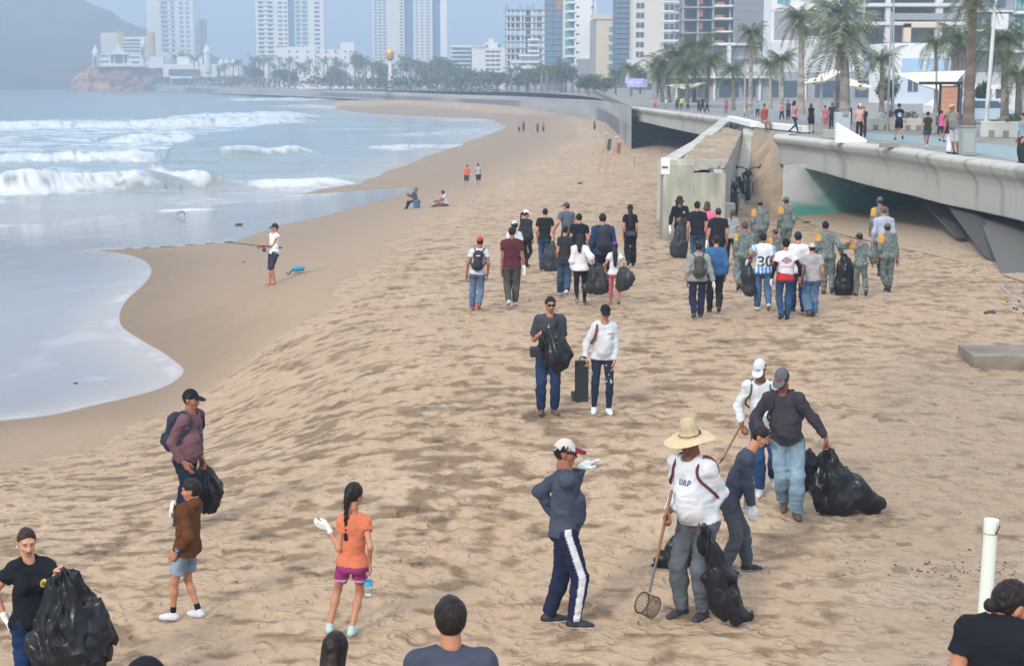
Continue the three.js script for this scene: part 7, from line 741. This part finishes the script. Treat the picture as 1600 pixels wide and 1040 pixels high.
P({ foot: [800, 479], top: [800, 354], yaw: 182, ...walk2(0.1), skin: 'brown', shirt: [0.09, 0.022, 0.03], pants: col('#6b6a62', 0.55), shoe: [0.5, 0.5, 0.5], w: 1.1, hl: [783, 430, 0.02], hr: [820, 424, 0.02], gr: 1, label: 'broad walker in maroon tee and grey trousers' });
P({ foot: [803, 452], top: [804, 344], yaw: 185, ...walk(0.1), fem: 1, cap: WHITE, style: 'pony', skin: 'fair', shirt: [0.62, 0.63, 0.66], pants: BLACK, label: 'walker in white cap and white tee half hidden behind the maroon tee' });
P({ foot: [822, 418], top: [822, 327], yaw: 150, hyaw: 100, ...walk(0.12), fem: 1, cap: [0.72, 0.72, 0.73], style: 'pony', shirt: CHAR, sleeve: 0.95, pants: BLACK, tight: 1, label: 'woman in white cap and black long sleeves looking to the side' });
{ const p = P({ foot: [850, 422], top: [852, 325], yaw: 176, ...walk(0.08), skin: 'tan', shirt: [0.014, 0.017, 0.016], pants: JEANS, hr: [866, 375, 0.05], label: 'walker in black tee and blue jeans next to the woman in white cap' }); soft('rubbish_bag', 'dull dark grey rubbish bag beside the walker in black tee and jeans', 'rubbish bag', p.D - 0.2, [[864, 378, 0, 0.05], [863, 398, 0, 0.22], [862, 412, 0, 0.26]], { amp: 0.03, mat: greyPlastic }); }
P({ foot: [889, 412], top: [885, 315], yaw: 200, hyaw: 235, ...walk2(0.1), cap: [0.07, 0.085, 0.12], skin: 'tan', w: 1.1, shirt: [0.1, 0.115, 0.15], pants: DJEANS, hl: [868, 356, 0], label: 'tall walker in blue grey cap and blue grey tee' });
P({ foot: [906, 440], top: [905, 333], yaw: 178, ...walk(0.1), skin: 'tan', shirt: BLACK, pants: DJEANS, label: 'walker in black tee standing before the blue grey cap' });
P({ foot: [880, 462], top: [884, 352], yaw: 176, hyaw: 150, ...walk(0.08), fem: 1, shirt: CHAR, pants: JEANS, flareLeg: 0.035, shoe: WHITE, label: 'woman in black top and wide blue jeans with white shoes' });
{ const p = P({ foot: [908, 477], top: [906, 366], yaw: 176, ...walk2(0.16), fem: 1, style: 'long', shirt: [0.62, 0.6, 0.62], sleeve: 0.9, flare: 0.03, bulk: 0.02, pants: BLACK, tight: 1, shoe: [0.06, 0.06, 0.06], sole: [0.4, 0.4, 0.4], hr: [926, 412, 0], label: 'woman in loose white blouse and black leggings with long dark hair' }); soft('rubbish_bag', 'full grey black rubbish bag between the white blouse and the purple cap', 'rubbish bag', p.D + 0.1, [[927, 405, 0, 0.05], [930, 425, 0, 0.22], [936, 442, 0, 0.27], null, [924, 430, 0, 0.1], [920, 448, 0, 0.15]], { amp: 0.04, mat: greyPlastic, floor: false }); }
{ const p = P({ foot: [944, 458], top: [942, 333], yaw: 180, ...walk(0.1), skin: 'tan', w: 1.1, shirt: col('#31496a', 0.7), sleeve: 0.97, bulk: 0.015, pants: BLACK, label: 'man in blue jacket with a large black backpack' }); backpack(p, 'large black backpack with a grey crest on the man in blue jacket', BLACK, { s: 1.25 }); }
{ const p = P({ foot: [960, 478], top: [961, 377], yaw: 180, ...walk(0.12), kid: 0.3, fem: 1, cap: [0.2, 0.03, 0.3], style: 'verylong', shirt: [0.62, 0.6, 0.64], pants: col('#e0767a', 0.65), tight: 1, shoe: [0.2, 0.15, 0.12], hl: [946, 421, 0], hr: [974, 420, 0], label: 'girl in purple cap, white tee and pink leggings with very long hair' }); soft('rubbish_bag', 'pointed black rubbish bag beside the girl in purple cap', 'rubbish bag', p.D - 0.1, [[974, 420, 0, 0.06], [977, 434, 0, 0.2], [971, 446, 0, 0.14], null, [976, 430, 0, 0.12], [990, 434, 0, 0.03]], { amp: 0.03, mat: greyPlastic, floor: false }); }
{ const p = P({ foot: [986, 416], top: [985, 319], yaw: 180, ...walk2(0.1), fem: 1, style: 'verylong', shirt: BLACK, pants: BLACK, flareLeg: 0.03, label: 'woman all in black with long hair and a waist bag' }); const c = p.sp(0.05, -0.16, 0), t = thing('waist_bag', 'dark waist bag on the back of the woman all in black', 'bag', p.base.clone().add(c)); part(t, 'bag', rbox(0.3, 0.14, 0.08, 0.03), mat([0.03, 0.033, 0.05], 0.8)); part(t, 'pocket', rbox(0.2, 0.09, 0.03, 0.012, 0, -0.01, 0.045), mat([0.04, 0.043, 0.06], 0.8)); }
// ---- the group by the landing and under the promenade
{ const p = P({ foot: [1066, 402], top: [1062, 306], yaw: 6, hat: 'bucket', style: 'side', skin: 'brown', w: 1.08, shirt: BLACK, sleeve: 0.8, pants: BLACK, hr: [1047, 356, 0.05], gr: 1, hl: [1066, 343, 0.25], el: [-0.3, 0.9, -0.4], gl: 0, label: 'person in black hat with neck flap facing the camera with an open bag' }); soft('rubbish_bag', 'open grey black rubbish bag held by the person in black hat', 'rubbish bag', p.D - 0.3, [[1066, 346, 0, 0.1], [1064, 370, 0, 0.2], [1060, 392, 0, 0.26], null, [1058, 385, 0, 0.2], [1068, 402, 0, 0.12]], { amp: 0.04, mat: greyPlastic, floor: false }); const w = mat([0.5, 0.5, 0.55], 0.8); printOn(p, new THREE.CylinderGeometry(0.035, 0.035, 0.002, 12).rotateX(Math.PI / 2), 0.09, 0.4, 1, w, 'emblem'); }
P({ foot: [1090, 420], top: [1090, 314], yaw: 178, ...walk(0.08), cap: BLACK, skin: 'tan', w: 1.12, shirt: [0.014, 0.014, 0.024], pants: JEANS, label: 'broad walker in black polo and jeans before the landing wall' });
P({ foot: [1107, 412], top: [1106, 314], yaw: 172, hyaw: 150, fem: 1, style: 'side', hair: [0.09, 0.05, 0.03], shirt: [0.72, 0.14, 0.26], sleeve: 0.2, pants: DJEANS, label: 'person in bright pink top behind the two black polos' });
P({ foot: [1120, 430], top: [1123, 324], yaw: 178, ...walk2(0.08), cap: [0.05, 0.05, 0.045], skin: 'tan', w: 1.1, shirt: [0.016, 0.016, 0.022], pants: BLACK, hl: [1102, 392, 0], gl: 1, label: 'walker in black polo and dark olive cap' });
P({ foot: [1142, 416], top: [1146, 327], yaw: 182, hyaw: 150, ...walk(0.12), fem: 1, style: 'pony', hair: [0.08, 0.055, 0.035], shirt: [0.26, 0.29, 0.3], pants: BLACK, tight: 1, shoe: WHITE, label: 'woman with ponytail in grey tee and black leggings' });
P({ foot: [1116, 489], top: [1120, 368], yaw: 180, ...walk(0.1), skin: 'tan', w: 1.08, shirt: col('#4a78aa', 0.62), sleeve: 0.97, pants: CHAR, shoe: [0.04, 0.035, 0.02], hr: [1134, 430, 0], label: 'walker in blue denim shirt and charcoal trousers' });
{ const p = P({ foot: [1090, 498], top: [1092, 378], yaw: 180, ...walk2(0.06), skin: 'brown', w: 1.1, shirt: col('#a9a9a6', 0.66), sleeve: 0.97, bulk: 0.014, pants: [0.022, 0.026, 0.055], shoe: [0.04, 0.035, 0.035], hr: [1115, 440, 0.03], gr: 1, label: 'walker in pale grey sweater and navy trousers' }); backpack(p, 'olive backpack on the walker in pale grey sweater', col('#4c5142', 0.55), { s: 1.05 }); }
{ const jersey = (a, b, c) => Math.abs(a) > 0.17 && b > 0.3 && Math.abs(Math.sin(a * 40)) > 0.6 ? [0.2, 0.36, 0.55] : b < 0.1 && Math.abs(Math.sin(a * 38)) > 0.62 && b < 0.06 + 0.05 * Math.abs(Math.sin(a * 19)) ? [0.05, 0.2, 0.5] : [0.62, 0.64, 0.68]; const p = P({ foot: [1192, 488], top: [1193, 363], yaw: 180, ...walk(0.18), skin: 'brown', style: 'thick', w: 1.08, shirt: jersey, sleeve: 0.28, bulk: 0.015, pants: col('#5c7fa6', 0.68), shoe: WHITE, sole: [0.25, 0.2, 0.12], hl: [1168, 408, 0.05], gl: 1, label: 'walker in white and blue football jersey with number 30' }); printOn(p, textGeo('30', 0.22), 0.02, 0.21, -1, mat([0.03, 0.03, 0.05], 0.8), 'number'); soft('rubbish_bag', 'dark rubbish bag carried by the walker in the number 30 jersey', 'rubbish bag', p.D + 0.05, [[1165, 405, 0, 0.06], [1170, 430, 0, 0.13], [1172, 452, 0, 0.15]], { amp: 0.03, mat: greyPlastic, floor: false }); }
{ const sh = (a, b, c) => b < 0.1 + a * 0.12 ? [0.42, 0.03, 0.035] : (b > 0.33 && Math.abs(a) > 0.2 ? [0.6, 0.5, 0.5] : [0.6, 0.59, 0.62]); const p = P({ foot: [1226, 500], top: [1229, 372], yaw: 180, ...walk2(0.06), fem: 1, cap: BLACK, w: 1.1, fat: 0.4, style: 'short', skin: 'tan', shirt: sh, sleeves2: BLACK, pants: col('#3c587f', 0.7), shoe: BLACK, hl: [1206, 436, 0.02], gl: 1, hr: [1250, 432, 0.02], label: 'walker in white and red jersey with black arm sleeves and crest' });
  const m1 = mat([0.12, 0.06, 0.16], 0.8), m2 = mat([0.45, 0.12, 0.16], 0.8); printOn(p, new THREE.RingGeometry(0.05, 0.068, 24), 0, 0.37, -1, m1, 'crest'); printOn(p, new THREE.CylinderGeometry(0.04, 0.04, 0.002, 5).rotateX(Math.PI / 2), 0, 0.37, -1, m2, 'crest_centre'); for (const x of [-0.085, 0.085]) printOn(p, box(0.03, 0.05, 0.002, 0, 0, 0), x, 0.36, -1, m2, 'crest_wing'); printOn(p, new THREE.BoxGeometry(0.24, 0.014, 0.002, 10, 1, 1), 0, 0.24, -1, mat([0.5, 0.15, 0.15], 0.8), 'lettering'); }
P({ foot: [1247, 489], top: [1248, 361], yaw: 180, ...walk(0.08), cap: [0.02, 0.03, 0.08], capBack: 0, skin: 'tan', w: 1.1, shirt: [0.64, 0.62, 0.66], pants: col('#37527a', 0.7), shoe: CHAR, label: 'walker in navy cap and plain white tee behind the crest jersey' });
P({ foot: [1268, 495], top: [1270, 379], yaw: 182, ...walk2(0.08), cap: col('#cfc7b4', 0.75), skin: 'tan', fat: 0.4, w: 1.1, shirt: [0.34, 0.33, 0.34], pants: col('#6a87a8', 0.66), flareLeg: 0.04, shoe: [0.09, 0.08, 0.07], label: 'walker in cream cap and loose grey tee' });
const cadet = (s) => P({ yaw: 180, shirt: CAMO, pants: CAMO, sleeve: 0.97, cap: s.cap === undefined ? [0.1, 0.115, 0.105] : s.cap, shoe: [0.035, 0.03, 0.026], boot: 1, skin: 'brown', patch: 'l', bulk: 0.012, ...s });
cadet({ foot: [1187, 404], top: [1188, 311], ...walk(0.1), label: 'cadet in grey camouflage left of the bare headed pair near the ramp' });
cadet({ foot: [1230, 402], top: [1229, 307], yaw: 195, ...walk2(0.06), label: 'cadet in grey camouflage standing before the white painted wall' });
cadet({ foot: [1156, 456], top: [1165, 346], cap: null, style: 'short', hair: [0.06, 0.055, 0.05], ...walk2(0.2), label: 'bare headed cadet in camouflage beside the blue denim shirt' });
cadet({ foot: [1212, 442], top: [1212, 356], fem: 1, yaw: 190, hyaw: 220, ...walk(0.05), label: 'short cadet in camouflage between the two jerseys' });
{ const p = cadet({ foot: [1294, 460], top: [1291, 345], cap: null, style: 'short', yaw: 172, ...walk(0.1), hr: [1315, 396, 0.05], label: 'cadet in camouflage with red ears carrying a tall black bag' }); soft('rubbish_bag', 'tall black rubbish bag standing beside the cadet carrying it', 'rubbish bag', p.D - 0.1, [[1320, 398, 0, 0.08], [1321, 420, 0, 0.19], [1319, 446, 0, 0.23], [1319, 455, 0, 0.22]], { amp: 0.03, floor: false }); }
cadet({ foot: [1346, 464], top: [1344, 362], fem: 1, style: 'bun', yaw: 178, hyaw: 200, ...walk(0.12), hl: [1328, 378, 0.05], el: [0.2, 1, 0], hr: [1364, 410, -0.05], label: 'cadet with hair in a bun raising her left arm' });
cadet({ foot: [1388, 456], top: [1388, 348], yaw: 184, ...walk2(0.1), hr: [1404, 410, 0], label: 'cadet in camouflage furthest to the right under the promenade' });
P({ foot: [1382, 432], top: [1382, 322], yaw: 180, ...walk(0.06), style: 'short', hair: [0.12, 0.08, 0.07], w: 1.15, skin: 'tan', shirt: [0.36, 0.38, 0.48], sleeve: 0.97, pants: DJEANS, label: 'broad man in pale lilac shirt under the promenade' });
cadet({ foot: [1372, 412], top: [1376, 307], yaw: 190, ...walk(0.05), label: 'cadet in camouflage half hidden behind the pale lilac shirt' });
// ---------------------------------------------------------------- the angler and the people along the water
{ const p = P({ id: 'angler', foot: [426, 444], top: [429, 348], yaw: -50, hyaw: -70, cap: CHAR, skin: 'tan', shirt: [0.66, 0.66, 0.7], sleeve: 0, pants: [0.035, 0.035, 0.055], leg: 0.52, hl: [412, 384, 0.12], hr: [409, 384, -0.12], el: [-0.6, 0.4, -0.5], er: [-0.6, 0.4, -0.5], bare: 1, fl: [0.02, 0.11, 0], fr: [0.04, 0.11, 0], label: 'angler in white vest and dark shorts holding a fishing rod' });
  const a = at(440, 387, p.D), b = at(350, 378, p.D - 0.6), t = thing('fishing_rod', 'long thin fishing rod held level by the angler', 'fishing rod', a), d = b.clone().sub(a); part(t, 'rod', bar(V(0, 0, 0), d, 0.018, 0.012, 6), mat([0.10, 0.09, 0.08], 0.5)); part(t, 'grip', bar(V(0, 0, 0), d.clone().multiplyScalar(0.36), 0.022, 0.02, 8), mat([0.025, 0.025, 0.03], 0.8)); const r = d.clone().multiplyScalar(0.31).add(V(0, -0.11, 0)); part(t, 'reel', [new THREE.CylinderGeometry(0.055, 0.055, 0.09, 12).rotateZ(1.57).translate(r.x, r.y, r.z), bar(r, r.clone().add(V(0, 0.1, 0)), 0.012, 0.012)], mat([0.02, 0.02, 0.022], 0.4)); }
{ const p = onSand(463, 427), t = thing('blue_bag', 'small bright blue bag lying on the sand behind the angler', 'bag', p); const g = new THREE.SphereGeometry(1, 24, 16), a = g.attributes.position; for (let i = 0; i < a.count; i++) { const x = a.getX(i), y = a.getY(i), z = a.getZ(i), n = 1 + 0.15 * vnoise(x * 3, y * 3, z * 3); a.setXYZ(i, x * 0.2 * n, Math.max(-0.06, y * 0.085 * n), z * 0.16 * n); } g.computeVertexNormals(); part(t, 'sack', g.rotateZ(0.12).translate(0.05, 0.13, 0), mat([0.01, 0.22, 0.36], 0.5)); part(t, 'strap', tube([V(-0.1, 0.1, 0.05), V(-0.17, 0.05, 0.06), V(-0.2, 0.0, 0.08), V(-0.3, 0.02, 0.05)], 0.018, 14, 5), mat([0.02, 0.02, 0.02], 0.8)); }
{ const D = onSand(645, 326).z; const p = P({ foot: [634, 326], top: [650, 291], h: 1.6, yaw: -70, hyaw: -80, hip: [650, 313, 0], neck: [647, 300, 0], head: [650, 296, 0], pitch: 10, skin: 'brown', style: 'bald', cap: [0.3, 0.02, 0.03], shirt: [0.06, 0.09, 0.09], sleeve: 0.95, pants: DJEANS, fl: [0.06, 0.12, 0], fr: [0.0, 0.1, 0], hl: [640, 304, 0.1], hr: [638, 305, -0.1], cell: 0.03, label: 'person in red cap sitting on a blue bucket near the water' }); const q = onSand(651, 325), t = thing('bucket', 'blue bucket under the seated person in red cap', 'bucket', q); part(t, 'pail', new THREE.CylinderGeometry(0.2, 0.16, 0.4, 16).translate(0, 0.2, 0), mat([0.06, 0.13, 0.22], 0.6)); part(t, 'rim', new THREE.TorusGeometry(0.2, 0.02, 6, 20).rotateX(1.57).translate(0, 0.39, 0), mat([0.05, 0.1, 0.18], 0.6)); }
P({ foot: [692, 322], top: [692, 296], h: 1.6, yaw: -80, hyaw: -90, hip: [698, 319.5, 0], neck: [694, 304, 0], head: [692, 300.5, 0], skin: 'dark', cap: [0.05, 0.06, 0.05], style: 'short', shirt: [0.5, 0.5, 0.54], pants: [0.1, 0.04, 0.05], fl: [0.42, 0.12, 0], fr: [0.5, 0.08, 0], hl: [684, 314, 0.12], hr: [682, 314, -0.1], cell: 0.03, label: 'person in white top sitting on the sand near the water' });
P({ foot: [728, 292], top: [730, 257], yaw: 180, ...walk(0.12), skin: 'tan', shirt: [0.62, 0.11, 0.07], pants: [0.05, 0.055, 0.07], leg: 0.5, bare: 1, label: 'barefoot stroller in red shirt by the water' });
P({ foot: [748, 291], top: [747, 255], yaw: 180, ...walk2(0.1), skin: 'brown', shirt: [0.34, 0.36, 0.38], pants: [0.035, 0.037, 0.045], leg: 0.5, bare: 1, label: 'barefoot stroller in grey shirt by the water' });
for (const [x, y, t, c, pc, l] of [[811, 206, 191, [0.5, 0.2, 0.22], CHAR, 'far stroller in pink at the left of the distant five'], [818, 206, 189, [0.05, 0.07, 0.09], CHAR, 'far stroller in dark clothes beside the pink one'], [830, 206, 192, [0.5, 0.3, 0.3], [0.4, 0.28, 0.25], 'faint far stroller in pale pink in the middle'], [840, 207, 191, [0.06, 0.08, 0.06], CHAR, 'far stroller in dark green among the distant five'], [849, 206, 190, [0.5, 0.1, 0.08], CHAR, 'far stroller in red at the right of the distant five'], [929, 203, 187, [0.14, 0.15, 0.17], CHAR, 'lone far stroller on the empty sand']]) P({ foot: [x, y], top: [x, t], yaw: 170, ...walk(0.1), shirt: c, pants: pc, label: l });
// ---------------------------------------------------------------- people on the promenade
const D1 = { deck: 1 };
P({ ...D1, foot: [1241, 209], top: [1242, 157], yaw: 100, hyaw: 95, ...walk(0.16), fem: 1, style: 'side', skin: 'dark', shirt: col('#e79a9c', 0.66), pants: [0.025, 0.03, 0.045], tight: 1, label: 'woman in pink striped top and dark leggings on the promenade' });
P({ ...D1, foot: [1268, 209], top: [1268, 161], yaw: 175, ...walk(0.12), fem: 1, style: 'side', hair: [0.08, 0.04, 0.025], skin: 'brown', shirt: BLACK, hemY: -0.28, flare: 0.05, sleeve: 0, pants: BLACK, leg: 0.4, label: 'woman in short black dress on the promenade' });
P({ ...D1, foot: [1291, 204], top: [1290, 164], yaw: 180, fem: 1, shirt: col('#e58f86', 0.62), pants: col('#d98a86', 0.55), leg: 0.5, label: 'person in salmon pink outfit behind the white wedge' });
P({ ...D1, foot: [1300, 202], top: [1301, 160], yaw: 180, shirt: [0.03, 0.04, 0.06], pants: CHAR, label: 'person in navy beside the salmon pink outfit' });
P({ ...D1, foot: [1311, 203], top: [1310, 166], yaw: 20, shirt: [0.1, 0.1, 0.12], pants: CHAR, label: 'person in grey before the thick palm trunk' });
P({ ...D1, foot: [1326, 207], top: [1326, 161], yaw: 5, skin: 'brown', shirt: (a, b, c) => Math.abs(a) < 0.06 && c > 0 ? [0.5, 0.52, 0.62] : [0.03, 0.032, 0.036], sleeve: 0.9, pants: CHAR, leg: 0.5, label: 'person in open dark jacket over a pale shirt' });
P({ ...D1, foot: [1349, 215], top: [1350, 166], yaw: -10, shirt: [0.025, 0.025, 0.03], pants: CHAR, label: 'person in black half hidden behind the pink tee' });
P({ ...D1, foot: [1342, 219], top: [1344, 161], yaw: 0, fem: 1, fat: 0.3, cap: WHITE, style: 'side', skin: 'tan', shirt: col('#eab8ac', 0.68), pants: BLACK, tight: 1, label: 'woman in white cap, pale pink tee and black trousers' });
{ const p = P({ ...D1, foot: [1405, 220], top: [1406, 161], yaw: 182, ...walk(0.2), fem: 1, style: 'pony', skin: 'tan', shirt: [0.014, 0.014, 0.03], hemY: -0.1, pants: BLACK, leg: 0.38, hl: [1391, 190, 0], el: [-0.6, 0.8, 0], hr: [1416, 188, 0], label: 'runner in black with a pale round print on the back' }); printOn(p, new THREE.CylinderGeometry(0.1, 0.1, 0.002, 20).rotateX(Math.PI / 2), 0, 0.27, -1, mat([0.3, 0.46, 0.55], 0.8)); }
P({ ...D1, foot: [1449, 234], top: [1451, 174], yaw: 185, ...walk2(0.16), fem: 1, style: 'bun', skin: 'brown', shirt: [0.03, 0.03, 0.02], pants: col('#46608a', 0.6), leg: 0.26, shoe: WHITE, label: 'runner in dark top and short denim shorts' });
P({ ...D1, foot: [1472, 222], top: [1472, 172], yaw: 110, ...walk(0.1), fem: 1, style: 'pony', shirt: [0.62, 0.1, 0.3], pants: CHAR, leg: 0.5, label: 'person in bright pink before the kiosk panel' });
P({ ...D1, foot: [1483, 240.5], top: [1482, 177], yaw: 100, hyaw: 60, fem: 1, style: 'pony', skin: 'tan', shirt: [0.03, 0.03, 0.05], sleeve: 0, pants: [0.72, 0.72, 0.75], flareLeg: 0.02, hr: [1487, 214, 0.1], label: 'woman in dark vest and white trousers with hand on hip' });
P({ ...D1, foot: [1495, 241], top: [1488, 162], yaw: -50, hyaw: -70, cap: col('#c8bda8', 0.7), skin: 'brown', fat: 0.3, w: 1.15, shirt: [0.2, 0.19, 0.18], pants: [0.4, 0.4, 0.42], leg: 0.55, hl: [1502, 212, 0], el: [-0.5, 1, 0], label: 'man in beige cap with a crooked elbow beside the litter bin' });
P({ ...D1, foot: [1597, 256], top: [1600, 176], yaw: -80, skin: 'tan', shirt: col('#9db4c8', 0.66), pants: CHAR, label: 'person in pale blue shirt cut off at the right edge' });
P({ ...D1, foot: [1197, 203], top: [1195, 159], h: 1.6, up: 0.0, yaw: 20, hip: [1194, 189, 0], neck: [1195, 171, 0], head: [1195, 165, 0], skin: 'brown', shirt: col('#c65a52', 0.62), pants: [0.3, 0.2, 0.12], fl: [0.3, 0.12, 0], fr: [0.25, 0.1, 0], label: 'person in red top sitting on the white seat wall' });
for (const [x, y, t, c, pc, l, o] of [[1222, 188, 160, [0.5, 0.17, 0.26], CHAR, 'person in pink standing behind the seat wall'], [1232, 188, 156, [0.05, 0.06, 0.08], CHAR, 'tall person in dark clothes behind the pink striped top'], [1166, 182, 157, [0.45, 0.12, 0.11], [0.2, 0.17, 0.12], 'hazy walker in red near the drooping palm'], [1135, 178, 153, [0.35, 0.1, 0.14], [0.3, 0.1, 0.14], 'hazy walker in wine red on the promenade'], [1105, 176, 152, [0.16, 0.08, 0.12], CHAR, 'hazy walker in plum at the right of the trio'], [1098, 175, 150, [0.04, 0.04, 0.06], CHAR, 'hazy walker in black in the middle of the trio'], [1092, 175, 153, [0.05, 0.05, 0.07], CHAR, 'hazy walker in charcoal at the left of the trio'], [1075, 173, 154, [0.1, 0.11, 0.15], CHAR, 'hazy walker in slate right of the yellow vest'], [1065, 172.5, 151, [0.55, 0.6, 0.06], [0.1, 0.11, 0.06], 'hazy walker in yellow green vest'], [1058, 172, 152, [0.05, 0.09, 0.09], CHAR, 'hazy walker in dark green left of the yellow vest'], [1024, 170, 152, [0.6, 0.2, 0.08], [0.3, 0.12, 0.08], 'hazy figure in orange at the far end of the promenade'], [1041, 170.5, 153, [0.5, 0.52, 0.4], [0.3, 0.3, 0.3], 'faint pale figure left of the yellow vest'], [1184, 183, 158, [0.2, 0.34, 0.34], CHAR, 'hazy walker in teal behind the seat wall']]) P({ ...D1, foot: [x, y], top: [x, t], yaw: 170 + (x % 7) * 5, ...walk(0.1), shirt: c, pants: pc, label: l });
{ const p = P({ foot: [988, 190], top: [988, 163], yaw: 90, hyaw: 90, ...walk(0.12), shirt: [0.6, 0.22, 0.08], pants: [0.4, 0.36, 0.5], label: 'far figure in orange walking below the end of the promenade' }); }
// birds over the shallows
function bird(px, py, D, label, wing, turn, sc) { const t = thing('sea_bird', label, 'bird', at(px, py, D)), m = mat([0.02, 0.02, 0.022], 0.8); t.rotation.y = turn; t.scale.setScalar(sc); const g = new THREE.SphereGeometry(0.11, 14, 10).scale(1.9, 0.75, 0.75), parts = [g, new THREE.SphereGeometry(0.06, 10, 8).translate(0.22, 0.05, 0), new THREE.ConeGeometry(0.02, 0.1, 6).rotateZ(-1.57).translate(0.31, 0.045, 0), new THREE.ConeGeometry(0.07, 0.22, 6).scale(1, 1, 0.3).rotateZ(1.57).translate(-0.27, 0, 0)]; part(t, 'body', parts, m); for (const s of [-1, 1]) part(t, 'wing', grid(8, 3, (u, v) => V(0.1 - 0.2 * v - 0.1 * u * u, wing[0] * Math.sin(u * 1.7) - wing[1] * u * u, s * (0.06 + 0.62 * u * wing[2])), null), new THREE.MeshStandardMaterial({ color: new THREE.Color(0.022, 0.022, 0.024), roughness: 0.8, side: THREE.DoubleSide })); }
bird(283, 331, 92, 'dark sea bird flying low with wings bent down', [0.35, 0.72, 0.7], 1.3, 0.5); { const q = onSand(373, 352); bird(373, 350.5, -q.z, 'dark sea bird resting at the edge of the water', [0.05, 0.06, 0.3], 0.2, 0.7); }
renderer.render(scene, camera);
